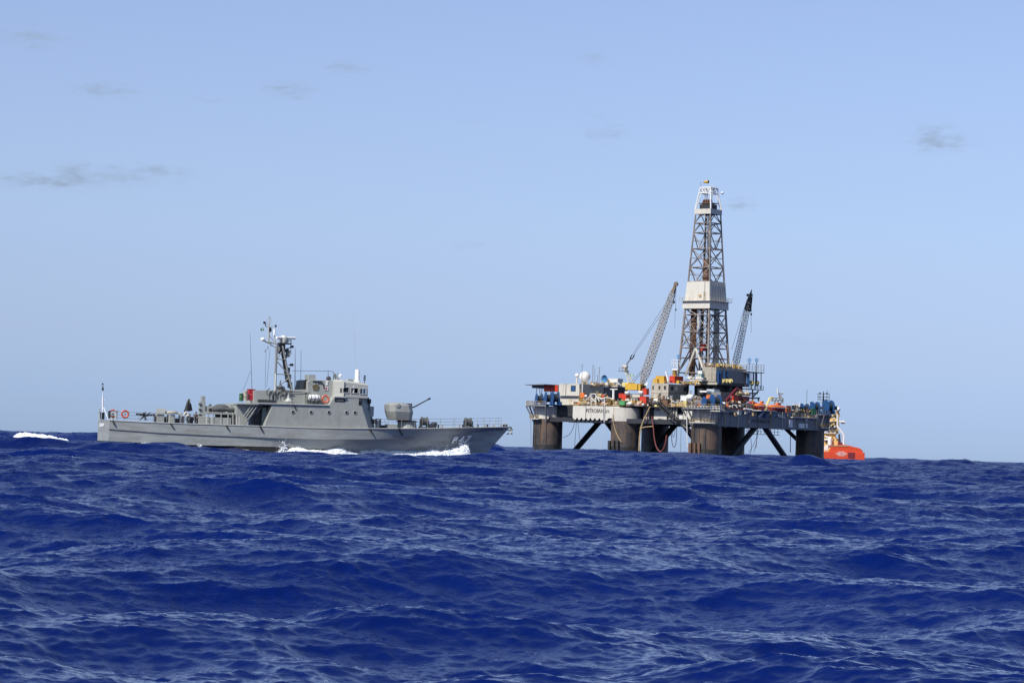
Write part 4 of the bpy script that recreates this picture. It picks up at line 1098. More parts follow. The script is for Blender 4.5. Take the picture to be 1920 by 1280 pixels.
# ---- columns
CR = 5.0
for nm_, (cx, cy, pyb_, pxc_) in {'A': (-RL, 0, 785, 1027), 'B': (-RL / 2, 0, 789.5, 1173), 'D': (0, 0, 795.5, 1324), 'C': (-RL, RW, 790, 1225), 'E': (-RL / 2, RW, 797, 1372), 'F': (0, RW, 804, 1518)}.items():
    # boundary between dark lower paint and pale upper paint
    zb_ = F(pxc_, pyb_, cy - CR).z
    col = P(MB().lathe([(CR, -12), (CR, zb_)], (cx, cy, 0), 40), 'column', RDARK, smooth=True)
    P(MB().lathe([(CR + .06, zb_), (CR + .06, TOPZ - .4)], (cx, cy, 0), 40), 'column_head', RWHITE, col, smooth=True)
    P(MB().lathe([(CR + .05, -6), (CR + .05, 2.6)], (cx, cy, 0), 40, cap=False), 'tide_band', mat('tide_band_wet', (.028, .030, .026), .35, noise=.5, stain=((.06, .05, .035), .4, .4, .5), scale=1.2), col, smooth=True)
    m_ = MB()      # fender guards and draught-mark plates near the water
    for a in (200, 225, 250, 275, 300):
        q = Vector((cx + (CR + .12) * math.cos(R(a)), cy + (CR + .12) * math.sin(R(a)), 0)); m_.box(q.x - .12, q.x + .12, q.y - .12, q.y + .12, 1.5 + (a % 3), zb_ - .5)
    if nm_ in 'AD': P(m_, 'fender_strip', RDARK, col)
    if nm_ in 'BD':
        m_ = MB()
        for a in (215, 232, 262, 280):
            q = Vector((cx + (CR + .5) * math.cos(R(a)), cy + (CR + .5) * math.sin(R(a)), 0)); m_.box(q.x - .35, q.x + .35, q.y - .35, q.y + .35, 1.0, 4.6)
        P(m_, 'fairlead', RSHADE if nm_ == 'B' else RRUST, col)
# ---- submerged-footed braces in the three transverse frames and the horizontal ties
def brace(p, q, r=1.0): P(MB().tube([p, q], r, 14), 'brace', RBR, smooth=True)
for cx in (-RL, -RL / 2, 0):
    mid = RW / 2
    for sgn in (-1, 1):
        brace((cx, mid + sgn * 1.5, BOTZ - .3), (cx, mid + sgn * 29, -9))
        if cx < 0: brace((cx + sgn * 0, mid + sgn * 2.0, BOTZ - .5), (cx, mid + sgn * 27, BOTZ - .5), .6)
for cy in (0, RW):
    brace((-RL * .5 - 1, cy, BOTZ - 2.2), (-RL * .5 - 9, cy, BOTZ - .2), .8); brace((-4, cy, 6), (-12, cy, BOTZ), .7)
# ---- deck box
DX0, DX1, DY0, DY1 = F(1074, 770, -4.6).x, 5.2, -4.6, RW + 4.6
bx1 = -RL / 2 + .5
o = P(MB().box(DX0, bx1, -4.6, 12, BOTZ, TOPZ), 'deck_box', RPANEL)
P(MB().box(-RL + 3, DX0, -1.5, 12, BOTZ + .4, TOPZ - .02), 'corner_box', RSHADE)  # the winch platform's shadow is put into this dark colour
P(MB().box(bx1 + .01, -4, 3.0, 12, BOTZ, TOPZ - .01), 'deck_box', RSHADE)  # recess wall, its shade painted in as a dark colour
P(MB().box(F(1226, 775, 1.5).x, F(1250, 775, 1.5).x, 1.5, 2.98, BOTZ - .4, TOPZ - .6), 'pale_panel', RPANEL)
P(MB().box(F(1253, 775, 2).x, F(1262, 775, 2).x, 2.0, 2.98, BOTZ + .2, TOPZ - 1), 'pale_panel', RBEIGE)
P(MB().box(-4, DX1, -1.0, RW + 4.0, BOTZ - 1.8, TOPZ - .02), 'deck_box', RGREY)  # right-hand side of the box, darkened in colour to carry its shade
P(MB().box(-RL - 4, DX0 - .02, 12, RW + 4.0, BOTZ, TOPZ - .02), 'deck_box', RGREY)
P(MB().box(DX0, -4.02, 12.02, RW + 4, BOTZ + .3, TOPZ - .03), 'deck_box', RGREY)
P(MB().box(-RL - 3, 4, -1.4, RW + 4.5, TOPZ, TOPZ + .25), 'main_deck', RSHADE)
# girders under the box: the toothed lower edge
m_ = MB()
for k in range(8):
    x = DX0 + 1.0 + k * (bx1 - DX0 - 6.5) / 7
    m_.add([(x - .9, -4.62, BOTZ + .01), (x + .9, -4.62, BOTZ + .01), (x + .35, -4.62, BOTZ - .75), (x - .35, -4.62, BOTZ - .75), (x - .9, -4.3, BOTZ + .01), (x + .9, -4.3, BOTZ + .01), (x + .35, -4.3, BOTZ - .75), (x - .35, -4.3, BOTZ - .75)],
           [(0, 1, 2, 3), (7, 6, 5, 4), (0, 4, 5, 1), (1, 5, 6, 2), (2, 6, 7, 3), (3, 7, 4, 0)])
P(m_, 'girder_ends', RPANEL)
m_ = MB()
for k in range(14): x = -RL + 4 + k * 4.6; m_.box(x - .3, x + .3, 0, RW, BOTZ - 1.3, BOTZ - .01)
for y in (-3.6, 8, 22, 34, 46, 60): m_.box(-RL + 3, 0, y - .3, y + .3, BOTZ - 1.6, BOTZ - .02)
P(m_, 'deck_girders', RBR)
# seams of the pale box
m_ = MB()
for px in (1098.5, 1132, 1133.5):
    x = F(px, 770, -4.62).x; m_.box(x - .10, x + .10, -4.66, -4.58, BOTZ, TOPZ)
P(m_, 'panel_seam', RSHADE)
q = F(1133.5, 770, -4.9); P(MB().tube([(q.x, -5.0, TOPZ + 3.0), (q.x, -5.0, BOTZ - 1.2)], .13, 6), 'discharge_pipe', RWH)
# name on the lit side
INK = mat('dark_lettering', (.05, .05, .055), .6)
c_ = F(1116.2, 770.2, -4.63)
textmesh('rig_name', 'PETROBRAS', 1.9, INK, rig, frame((c_.x, -4.68, c_.z), (1, 0, 0), (0, 0, 1), (0, -1, 0)), .02, 0, .78)
c_ = F(1138.9, 771.4, -4.63)
textmesh('rig_name', 'XVI', 1.6, INK, rig, frame((c_.x, -4.68, c_.z), (1, 0, 0), (0, 0, 1), (0, -1, 0)), .02, 0, .7)
c_ = G(1428, 790, DX1 + .03)
textmesh('rig_name', 'PETROBRAS XVI', 1.7, INK, rig, frame((DX1 + .06, c_.y, c_.z), (0, 1, 0), (0, 0, 1), (1, 0, 0)), .02, 0, 1.0)
P(MB().box(DX1 - .3, DX1 + .5, G(1478, 795, DX1).y, G(1484, 795, DX1).y, G(1480, 801, DX1).z, G(1480, 786, DX1).z), 'vent_trunk', RWH)
for a, b_ in ((1497, 1507), (1509.5, 1513)):
    P(MB().box(DX1 - .3, DX1 + .35, G(a, 795, DX1).y, G(b_, 795, DX1).y, G(a, 802, DX1).z, G(a, 793.5, DX1).z), 'pale_panel', RWH)
def rail(name, pts, h=1.1, r=.055, m_=RTAN, n=None, parent=rig, mid=2):
    mb = MB()
    for a, b_ in zip(pts[:-1], pts[1:]):
        a, b_ = Vector(a), Vector(b_); L = (b_ - a).length; k = n or max(1, int(L / 1.8))
        for i in range(k + 1): p = a.lerp(b_, i / k); mb.tube([p, p + Vector((0, 0, h))], r, 4)
        for j in range(mid): z = Vector((0, 0, h * (j + 1) / mid)); mb.tube([a + z, b_ + z], r * .9, 4)
    return P(mb, name, m_, parent)
# rails along the deck edges
rail('deck_rail', [(DX0, -4.4, TOPZ), (bx1 - 6, -4.4, TOPZ)]); rail('deck_rail', [(bx1, 3.2, TOPZ), (-5, 3.2, TOPZ)]); rail('deck_rail', [(4.9, 3, TOPZ), (4.9, RW + 3, TOPZ)], m_=RGREY)
# ---- corner winch platforms: half-round sponson round each outer column with blue mooring winches
def winch(name, loc, r, w_, ang, label, group='blue mooring winches on the rig'):
    mw = RIG.mw @ Matrix.Translation(loc) @ Matrix.Rotation(ang, 4, 'Z')
    t_ = empty('mooring_winch', mw, label, 'winch', group)
    m_ = MB()
    for s_ in (-w_ / 2, w_ / 2): m_.lathe([(r * .35, s_ - .12), (r, s_ - .12), (r, s_ + .12), (r * .35, s_ + .12)], (0, 0, r + .2), 20, 'x')
    m_.build('flange', RBLUE, t_, smooth=True)
    MB().lathe([(r * .62, -w_ / 2 + .12), (r * .62, w_ / 2 - .12)], (0, 0, r + .2), 16, 'x').build('drum', RSHADE, t_, smooth=True)
    m_ = MB()
    for s_ in (-w_ / 2 - .3, w_ / 2 + .3): m_.prism([(-r * 1.1, 0), (r * 1.1, 0), (r * .25, r * 1.6), (-r * .25, r * 1.6)], s_ - .12, s_ + .12, 'x')
    m_.box(-w_ / 2 - .4, w_ / 2 + .4, -r * 1.1, r * 1.1, 0, .25); m_.build('winch_frame', RBLUE, t_)
    MB().box(w_ / 2 + .4, w_ / 2 + 1.3, -.5, .5, .1, 1.2).build('motor', RLBLUE, t_)
    return t_
def sponson(cx, cy, a0, a1, Rr=9.0, z=None):
    z = TOPZ if z is None else z
    ar = [a0 + (a1 - a0) * k / 8 for k in range(9)]
    poly = [(cx, cy)] + [(cx + Rr * math.cos(R(a)), cy + Rr * math.sin(R(a))) for a in ar]
    o = P(MB().prism(poly, z - .5, z + .02, 'z'), 'winch_platform', RGREY)
    rail('platform_rail', [(cx + (Rr - .1) * math.cos(R(a)), cy + (Rr - .1) * math.sin(R(a)), z + .02) for a in ar], 1.3, .07, RTAN if cx < -1 or cy < 1 else RGREY, 2)
    # curved hanging walkway and knees below
    m_ = MB()
    for a in ar[::2]:
        c, s_ = math.cos(R(a)), math.sin(R(a))
        m_.tube([(cx + Rr * c, cy + Rr * s_, z - .4), (cx + (CR + .1) * c, cy + (CR + .1) * s_, z - 6)], .28, 6)
    P(m_, 'platform_knees', RGREY)
    m_ = MB(); a2 = [a0 + (a1 - a0) * (.15 + .7 * k / 8) for k in range(9)]
    m_.lathe([(CR + .1, z - 5.0), (CR + 1.7, z - 5.0), (CR + 1.7, z - 4.75), (CR + .1, z - 4.75)], (cx, cy, 0), 12, 'z', a0=R(a2[0]), a1=R(a2[-1]))
    P(m_, 'walkway', RPANEL)
    rail('walkway_rail', [(cx + (CR + 1.6) * math.cos(R(a)), cy + (CR + 1.6) * math.sin(R(a)), z - 4.75) for a in a2], 1.2, .07, RTAN, 2)
sponson(-RL, 0, 150, 300, 8.0); sponson(0, 0, 225, 345, 8.6); sponson(0, RW, -40, 60, 7.0); sponson(-RL, RW, 90, 200)
P(MB().box(F(985, 757, -5.5).x, -RL - 3, -5.5, .5, TOPZ - .1, TOPZ + .25), 'ledge', RPANEL)
for (px, py, Y, r, ang, lb) in ((1011, 752, -1.0, 1.9, 50, 'blue winch half in shadow, nearest the outer end of the left corner platform'),
                                (1028, 752, -4.0, 2.1, 50, 'blue winch on the left corner platform under the red helideck box, middle one'),
                                (1041, 752, -5.5, 2.3, 50, 'large blue winch beside the cream cabin with a single window')):
    p = F(px, py, Y); winch('w', (p.x, Y, TOPZ + .05), r, 2.0, R(ang), lb)
for (px, Y, r, lb) in ((1326, -3.6, 1.8, 'blue winch on the near corner platform, left of the pair'), (1341, -2.0, 2.2, 'large blue winch on the near corner platform, right of the pair')):
    p = F(px, 760, Y); winch('w', (p.x, Y, TOPZ + .05), r, 2.4, R(62), lb)
for (px, X, r, lb) in ((1508, 2.5, 1.6, 'blue winch at the right end of the rig, left of the green crate'), (1527, 3.5, 2.0, 'blue winch directly above the green crate at the right end'), (1553, 4.5, 2.4, 'largest blue winch at the extreme right corner beside the dark antenna mast')):
    p = G(px, 770, X); winch('w', (X, p.y, TOPZ + .05), r, 2.2, R(66), lb)
# ---- helideck end seen edge-on with a red box under it
hz = F(1020, 721, 6).z
P(MB().prism([(F(984, 721, 6).x, 6), (F(1047, 721, 6).x, -2), (F(1047, 721, 6).x, 26), (F(984, 721, 6).x + 4, 26)], hz - .25, hz, 'z'), 'helideck', RGREY)
m_ = MB(); xa, xb = F(994, 724, 6).x, F(1047, 724, 6).x
m_.box(xa, xb, 7, 20, hz - 1.2, hz - .3)
for k in range(6): x = xa + 1.5 + k * 1.2; m_.tube([(x, 8, hz - 1.1), (x + (.9 if k % 2 else -.9), 8, TOPZ)], .12, 5)
P(m_, 'helideck_truss', RGREY)
def container(name, args, m_, label, cat='container', group=None, ribs=True, doors=False):
    """shipping-style steel box with corner posts, ribbed sides and a door"""
    _, (x0, x1, y0, y1, z0, z1) = None, rbox(None, *args[:5], mb=MB(), **args[5])
    mw = RIG.mw @ Matrix.Translation((x0, y0, z0)); t_ = empty(name, mw, label, cat, group)
    w_, d_, h_ = x1 - x0, y1 - y0, z1 - z0
    b_ = MB(); b_.box(.06, w_ - .06, .06, d_ - .06, .05, h_ - .05)
    if ribs:
        for k in range(int(w_ / .7)): b_.box(.3 + k * .7, .55 + k * .7, 0.01, .06, .25, h_ - .25)
        for k in range(int(d_ / .7)): b_.box(w_ - .06, w_ - .01, .3 + k * .7, .55 + k * .7, .25, h_ - .25)
    b_.build('shell', m_, t_)
    f_ = MB()
    for a in (0, w_ - .18):
        for c in (0, d_ - .18): f_.box(a, a + .18, c, c + .18, 0, h_)
    for zz in (0, h_ - .18): f_.box(0, w_, -.01, .17, zz, zz + .18); f_.box(w_ - .17, w_ + .01, 0, d_, zz, zz + .18)
    f_.build('corner_frame', m_, t_)
    return t_, (w_, d_, h_)
container('container', (1020, 1046, 1047, 722, 734, dict(Y0=4, depth=5)), RRED, 'bright red box under the helideck edge at the left end of the rig')
t_, (w_, d_, h_) = container('cabin', (1047.5, 1086, 1090, 719.5, 742, dict(Y0=2, depth=14)), RPANEL, 'cream cabin with one blue window, left of the rig deckhouse', 'cabin')
MB().box(w_ * .62, w_ * .80, -.08, .02, h_ * .42, h_ * .82).build('window', RBLUE, t_); MB().box(w_ * .59, w_ * .83, -.05, .01, h_ * .38, h_ * .86).build('window_frame', RSHADE, t_)
MB().box(w_ * .345, w_ * .365, -.06, 0, 0, h_).build('door_seam', RSHADE, t_)
P(MB().box(F(1047.5, 742, 3).x, F(1087, 742, 3).x, 3, 14, TOPZ, F(1060, 742, 3).z), 'cabin_base', RPANEL)
# deckhouse behind: right-hand face of the cabin block, shade put into its grey
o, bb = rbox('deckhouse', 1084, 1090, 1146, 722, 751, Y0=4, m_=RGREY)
m_ = MB()
for k in range(7): y = bb[2] + 3 + k * (bb[3] - bb[2] - 5) / 6; m_.box(bb[1], bb[1] + .06, y, y + .12, bb[4], bb[5])
P(m_, 'wall_seam', RSHADE, o)
P(MB().tube([(bb[0] + .4, 3.9, TOPZ), (bb[0] + .4, 3.9, bb[5] + .3)], .35, 8), 'vent_pipe', RWH)
P(MB().tube([(bb[0] + 2, 3.7, TOPZ), (bb[0] + 2, 3.7, bb[5] + .3)], .3, 8), 'vent_pipe', RWH)
rail('roof_rail', [(bb[1], bb[2], bb[5]), (bb[1], bb[3], bb[5])])
o2, b2 = rbox('deckhouse', 1140, 1146, 1177, 724, 751, Y0=22, m_=RSHADE)
HR = bb[5]
# radomes
def radome(px, py, Y, r, label):
    p = F(px, py, Y); t_ = empty('radome', RIG.mw @ Matrix.Translation((p.x, Y, HR)), label, 'radome')
    h_ = p.z - HR
    MB().ball((0, 0, h_), r, 28, 1, 1, 1).build('dome', RWH, t_, smooth=True)
    MB().lathe([(r * .55, 0), (r * .4, h_ - r * .8)], (0, 0, 0), 12).build('pedestal', RPANEL, t_)
radome(1096.5, 706.3, 12, 1.95, 'large round white radome on the roof of the dark deckhouse'); radome(1082, 703.5, 12, .75, 'small white radome just left of the large round one')
# antennas on the roof
def pole(px, py0, py1, Y, r=.10, m_=RGREY, cross=0, nm='antenna_pole', parent=rig):
    a, b_ = F(px, py0, Y), F(px + (py0 - py1) * .0312, py1, Y); mb = MB().tube([a, b_], r, 6)
    for k in range(cross): q = a.lerp(b_, .95 - .14 * k); mb.tube([q - Vector((.8 - .15 * k, 0, 0)), q + Vector((.8 - .15 * k, 0, 0))], r * .6, 4)
    return P(mb, nm, m_, parent)
for px, py1, c in ((1090.5, 683, 1), (1111, 684, 2), (1114.5, 690, 0), (1120, 703, 1), (1123, 688, 3), (1128, 695, 0)): pole(px, 722, py1, 10, .09 if c else .06, RGREY if px != 1128 else RWH, c)
container('container', (1138, 1158, 1168, 709.5, 725, dict(Y0=14)), RWH, 'white container on the deckhouse roof left of the left crane')
m_ = MB(); q = F(1136, 711, 14); m_.lathe([(0, 0), (.9, .35), (1.5, 1.0)], q, 14, 'y', cap=False); P(m_, 'satellite_dish', RLBLUE)
# pump skids and pipework spread along the deck edges
rng = random.Random(4)
def skid(base, sc_, cols):
    """a pump or valve skid: base frame, vessel, motor, riser pipes"""
    m1, m2, m3 = rng.choice(cols), rng.choice(cols), rng.choice([RSHADE, RTAN, RSTEEL, RRUST])
    t_ = bpy.data.objects.new('pump_skid', None); C.objects.link(t_); t_.parent = rig; t_.location = base
    w_, h_ = sc_ * rng.uniform(.8, 1.5), sc_ * rng.uniform(.8, 1.7)
    MB().box(-w_, w_, -.7, .7, 0, .3).build('base_frame', m3, t_)
    if rng.random() < .5: MB().lathe([(.1, -w_ * .8), (h_ * .35, -w_ * .7), (h_ * .35, w_ * .3), (.1, w_ * .4)], (0, 0, .3 + h_ * .35), 12, 'x').build('vessel', m1, t_, smooth=True)
    else: MB().box(-w_ * .8, w_ * .35, -.55, .55, .3, .3 + h_ * .8).build('cabinet', m1, t_)
    MB().lathe([(h_ * .22, 0), (h_ * .22, w_ * .55)], (w_ * .4, 0, .3 + h_ * .25), 10, 'x').build('motor', m2, t_, smooth=True)
    k = MB(); x = rng.uniform(-w_, w_); hh = h_ * rng.uniform(1, 1.7)
    k.tube([(x, -.6, .2), (x, -.6, hh), (x + rng.uniform(-1.5, 1.5), -.6, hh), (x + rng.uniform(-2, 2), -.4, .3)], .11, 6)
    k.build('riser_pipe', rng.choice([RTAN, RWH, RYEL, RSTEEL]), t_)
WARM = [RTAN, RRUST, RYEL, RPANEL, RORA, RTAN, RWH, RBEIGE]
for k in range(30): px = 1076 + k * 4.3 + rng.uniform(-2, 2); skid(Vector((F(px, 760, -3).x, rng.uniform(-3.2, -1), TOPZ + .25)), 1.25, WARM)
for k in range(18): px = 1213 + k * 5 + rng.uniform(-2, 2); skid(Vector((F(px, 760, 5).x, rng.uniform(4, 7), TOPZ + .25)), 1.2, WARM + [RWH, RWH, RGREY])
for k in range(30): px = 1352 + k * 5.8 + rng.uniform(-2, 2); p = G(px, 765, 3.5); skid(Vector((rng.uniform(2, 4), p.y, TOPZ + .25)), 1.15, WARM + [RGREY, RSHADE, RGREY])
for k in range(16): px = 1092 + k * 5 + rng.uniform(-2, 2); skid(Vector((F(px, 720, 6).x, rng.uniform(6, 14), HR)), .8, [RTAN, RYEL, RPYEL, RWH, RGREY]) if px < 1146 else None
# clutter against the shaded edge and under it: junction boxes, brackets, drain pipes
for k in range(26):
    p = G(1356 + k * 7 + rng.uniform(-2, 2), 770, DX1)
    if p.y > RW + 3: continue
    w_, h_ = rng.uniform(.4, 1.3), rng.uniform(.4, 1.4); z = TOPZ - .2 - h_ - rng.uniform(0, 1.2)
    P(MB().box(DX1, DX1 + rng.uniform(.3, .7), p.y - w_, p.y + w_, z, z + h_), 'junction_box', rng.choice([RGREY, RSHADE, RTAN, RPANEL, RSTEEL, RBLUE]))
    if k % 3 == 0: P(MB().tube([(DX1 + .3, p.y + 1.6, TOPZ), (DX1 + .3, p.y + 1.6, BOTZ - rng.uniform(1.6, 3))], .12, 5), 'drain_pipe', rng.choice([RSTEEL, RTAN, RPANEL]))
for k in range(12):
    x = -RL / 2 + 6 + k * 2.1; z = TOPZ - rng.uniform(.6, 3.2)
    P(MB().box(x - rng.uniform(.3, .8), x + rng.uniform(.3, .8), 2.3, 2.98, z - rng.uniform(.4, 1.2), z), 'junction_box', rng.choice([RPANEL, RSHADE, RTAN, RSTEEL, RGREY]))
    P(MB().tube([(x + .9, 2.6, TOPZ), (x + .9, 2.6, BOTZ - rng.uniform(.2, 1.5))], .13, 5), 'drain_pipe', rng.choice([RSTEEL, RPANEL, RTAN]))
# gantry frame and hoses over the pale box
m_ = MB()
for a, b_ in (((1108.5, 761), (1108.5, 738)), ((1117.5, 761), (1117.5, 738)), ((1108, 738.5), (1118, 738.5)), ((1108.5, 746), (1117.5, 754)), ((1117.5, 746), (1108.5, 754)), ((1098, 750), (1108, 742)), ((1122, 744), (1136, 758)), ((1118, 742), (1124, 752))):
    m_.tube([F(*a, -3.5), F(*b_, -3.5)], .22, 6)
P(m_, 'gantry_frame', RPANEL)
for y_ in (0, 1.2):
    m_ = MB(); pts = [F(px, py, -3.0 - y_) for px, py in ((1121, 744), (1128, 747 + y_), (1136, 745), (1144, 746), (1150, 749))]; m_.tube(pts, .2, 6); P(m_, 'service_hose', RPANEL)
P(MB().tube([F(1150, 757, -2), F(1150.3, 729, -2)], .42, 8), 'lamp_pole', RWH); P(MB().tube([F(1144.5, 729.5, -2), F(1158, 729.5, -2)], .2, 6), 'lamp_crossbar', RWH)
container('crate', (1161, 1171, 1173, 751, 759, dict(Y0=-3.6, depth=3)), RGRN, 'green crate standing at the edge of the pale deck side')
container('container', (1143, 1149, 1154, 747, 758, dict(Y0=-2)), RYEL, 'yellow framed box beside the white lamp pole')
container('container', (1160, 1174, 1181, 737.5, 746, dict(Y0=2)), RRED, 'red open-framed basket below the yellow crane house, upper left one', 'basket')
container('container', (1166, 1176, 1182, 746, 752, dict(Y0=-1)), RRED, 'low red skip directly above the green crate', 'skip')
container('container', (1186, 1200, 1206, 739, 744, dict(Y0=0)), RPANEL, 'pale walkway box with rail openings under the yellow crane house')
container('container', (1199, 1211, 1217, 743, 757, dict(Y0=-1)), RRED, 'rusty red equipment box at the shaded recess beside the crane', 'equipment box')
container('container', (1204, 1212, 1217, 728, 740, dict(Y0=4)), RRED, 'red slanted locker just right of the yellow crane cab', 'locker')
container('tank', (1180, 1196, 1200, 745, 757, dict(Y0=0)), RGREY, 'grey square tank at the foot of the left crane', 'tank')
for px, py in ((1176, 736), (1202, 735.5), (1177, 750.5)):
    p = F(px, py, -1); t_ = empty('white_drum', RIG.mw @ Matrix.Translation(p), None); t_.name = 'drum'
    tag(t_, {1176: 'white capsule drum on the red basket', 1202: 'white capsule drum beneath the yellow crane cab', 1177: 'white capsule drum lying above the low red skip'}[px] if py != 750.5 else 'white capsule drum lying right of the green crate', 'drum')
    MB().lathe([(.1, -.9), (.5, -.7), (.5, .7), (.1, .9)], (0, 0, 0), 12, 'x').build('shell', RWH, t_, smooth=True); MB().box(-.7, .7, -.3, .3, -.8, -.4).build('saddle', RGREY, t_)

# ---- lattice member: four chords with zig-zag lacing
def lattice(mb, p, q, w0, w1, n, r=.10, up=Vector((0, 0, 1)), taper_ends=True):
    p, q = Vector(p), Vector(q); d = (q - p).normalized(); u = d.cross(Vector((0, 1, 0))); u.normalize(); v = d.cross(u).normalized()
    def corner(t_, i):
        w_ = w0 + (w1 - w0) * t_
        if taper_ends: w_ *= min(1, .35 + t_ * 6, .45 + (1 - t_) * 6)
        c = p.lerp(q, t_); su, sv = ((-1, -1), (1, -1), (1, 1), (-1, 1))[i]; return c + u * su * w_ / 2 + v * sv * w_ / 2
    for i in range(4): mb.tube([corner(k / n, i) for k in range(n + 1)], r, 5)
    for k in range(n):
        for i in range(4):
            a, b_ = (i, (i + 1) % 4) if k % 2 else ((i + 1) % 4, i)
            mb.tube([corner(k / n, a), corner((k + 1) / n, b_)], r * .6, 3, cap=False)
            mb.tube([corner(k / n, i), corner(k / n, (i + 1) % 4)], r * .6, 3, cap=False)
# ---- left crane
CY = 10.0
crane = bpy.data.objects.new('pedestal_crane', None); C.objects.link(crane); crane.parent = rig
def cpart(mb, nm, m_, **k): return mb.build(nm, m_, crane, **k)
q = F(1187, 750, CY); cpart(MB().lathe([(2.0, TOPZ), (2.0, F(1187, 738, CY).z)], (q.x, CY, 0), 20), 'pedestal', RGREY, smooth=True)
mb = MB(); rbox(None, 1172, 1195, 1199, 719, 731, Y0=CY - 2.5, mb=mb, depth=5); cpart(mb, 'machinery_house', RYEL, bevel=.08)
mb = MB(); rbox(None, 1166, 1178, 1180, 717, 724, Y0=CY - 2.3, mb=mb, depth=4); cpart(mb, 'engine_box', RPYEL)
mb = MB(); rbox(None, 1196.5, 1200.5, 1210, 720, 733, Y0=CY - 4.4, mb=mb); cpart(mb, 'operator_cab', RYEL, bevel=.08)
g0 = F(1200.5, 726, CY - 4.4); cab_x = g0.x
mb = MB(); y0, y1 = G(1202, 725, cab_x).y, G(1208, 725, cab_x).y; mb.box(cab_x, cab_x + .08, y0, y1, G(1203, 729, cab_x).z, G(1203, 723.5, cab_x).z); cpart(mb, 'cab_window', RSHADE)
mb = MB(); lattice(mb, F(1203.5, 719, CY), F(1265, 538, CY), 2.3, 1.5, 34, .13); boom = cpart(mb, 'boom', mat('boom_tan', (.44, .39, .30), .5, noise=.2))
mb = MB(); mb.tube([F(1261, 549, CY), F(1267, 531.5, CY)], .75, 8, .45); mb.lathe([(.8, -.3), (.8, .3)], F(1267.5, 532.5, CY), 14, 'y'); cpart(mb, 'boom_head', mat('boom_head_brown', (.20, .15, .11), .6))
mb = MB()
for dy in (-1.2, 1.2): mb.tube([F(1172, 690, CY) + Vector((0, dy * .4, 0)), F(1184, 720, CY) + Vector((0, dy, 0))], .3, 6); mb.tube([F(1172, 690, CY) + Vector((0, dy * .4, 0)), F(1178, 704, CY) + Vector((0, -dy, 0))], .15, 5)
mb.tube([F(1168, 686.5, CY), F(1176, 688, CY)], .6, 8); cpart(mb, 'gantry_mast', mat('pale_gantry', (.50, .48, .40), .6, noise=.2))
mb = MB(); mb.box(*[F(1161.5, 692, CY).x, F(1176.5, 692, CY).x], CY - 1.2, CY + 1.2, F(1166, 696, CY).z, F(1166, 695, CY).z)
for px in (1161.5, 1166.5, 1171.5, 1176.5): a = F(px, 695, CY - 1.2); mb.tube([a, a + Vector((0, 0, 1.3))], .08, 4)
mb.tube([F(1161.5, 690, CY - 1.2), F(1176.5, 690, CY - 1.2)], .07, 4); cpart(mb, 'gantry_platform', RGREY)
mb = MB()
for a, b_, dy, r_ in (((1171, 688), (1182.5, 671), 0, .09), ((1172.5, 688), (1184, 671.5), .5, .09), ((1184, 668), (1256, 556), -.4, .055), ((1188, 666), (1258, 562), .6, .055), ((1184, 715), (1206, 692), .3, .07), ((1188, 716), (1208, 694), -.3, .07)):
    mb.tube([F(*a, CY + dy), F(*b_, CY + dy)], r_, 4)
cpart(mb, 'luffing_cables', RSHADE)
mb = MB(); mb.tube([F(1181.5, 672.5, CY), F(1184.5, 665.5, CY)], .22, 5); mb.tube([F(1181.5, 672.5, CY), F(1186.5, 671.5, CY)], .25, 5); mb.tube([F(1186.5, 671.5, CY), F(1189.5, 664.8, CY)], .22, 5); cpart(mb, 'cable_yoke', RSHADE)
for dx, y0_, y1_, r_, nm in ((1268, 533, 614, .045, 'hoist_line'), (1264.5, 540, 563, .045, 'hoist_line')): cpart(MB().tube([F(dx, y0_, CY), F(dx - (3 if y1_ > 600 else 1), y1_, CY)], r_, 4), nm, RSHADE)
mb = MB(); mb.ball(F(1263.3, 566, CY), .55, 10, 1, .5, 1.1); cpart(mb, 'hook_block', RSHADE); cpart(MB().ball(F(1267.3, 580.5, CY), .28, 8, 1, 1, 1.4), 'headache_ball', RSHADE)
P(MB().add([F(1207, 722, 6), F(1215, 715, 6), F(1213.5, 722, 6), F(1207, 722, 6.3), F(1215, 715, 6.3), F(1213.5, 722, 6.3)], [(0, 1, 2), (3, 5, 4), (0, 3, 4, 1), (1, 4, 5, 2), (2, 5, 3, 0)]), 'awning', RWH)
fm = MB(); fp = [F(1181.8 + i * 1.2, 701.5 + j * 1.2, CY - 1.5) + Vector((0, .15 * math.sin(i * 1.7), 0)) for i in range(6) for j in range(4)]
fm.add(fp, [(i * 4 + j, (i + 1) * 4 + j, (i + 1) * 4 + j + 1, i * 4 + j + 1) for i in range(5) for j in range(3)]); t_ = fm.build('flag', RGRN); t_.matrix_world = RIG.mw; tag(t_, 'green flag with a white patch flying beside the mast of the left crane', 'flag')
fm = MB(); fp = [F(1183.6 + i * 1.3, 702.3 + j * 1.1, CY - 1.7) for i in range(3) for j in range(3)]; fm.add(fp, [(i * 3 + j, (i + 1) * 3 + j, (i + 1) * 3 + j + 1, i * 3 + j + 1) for i in range(2) for j in range(2)]); fm.build('flag_patch', RWH, t_)

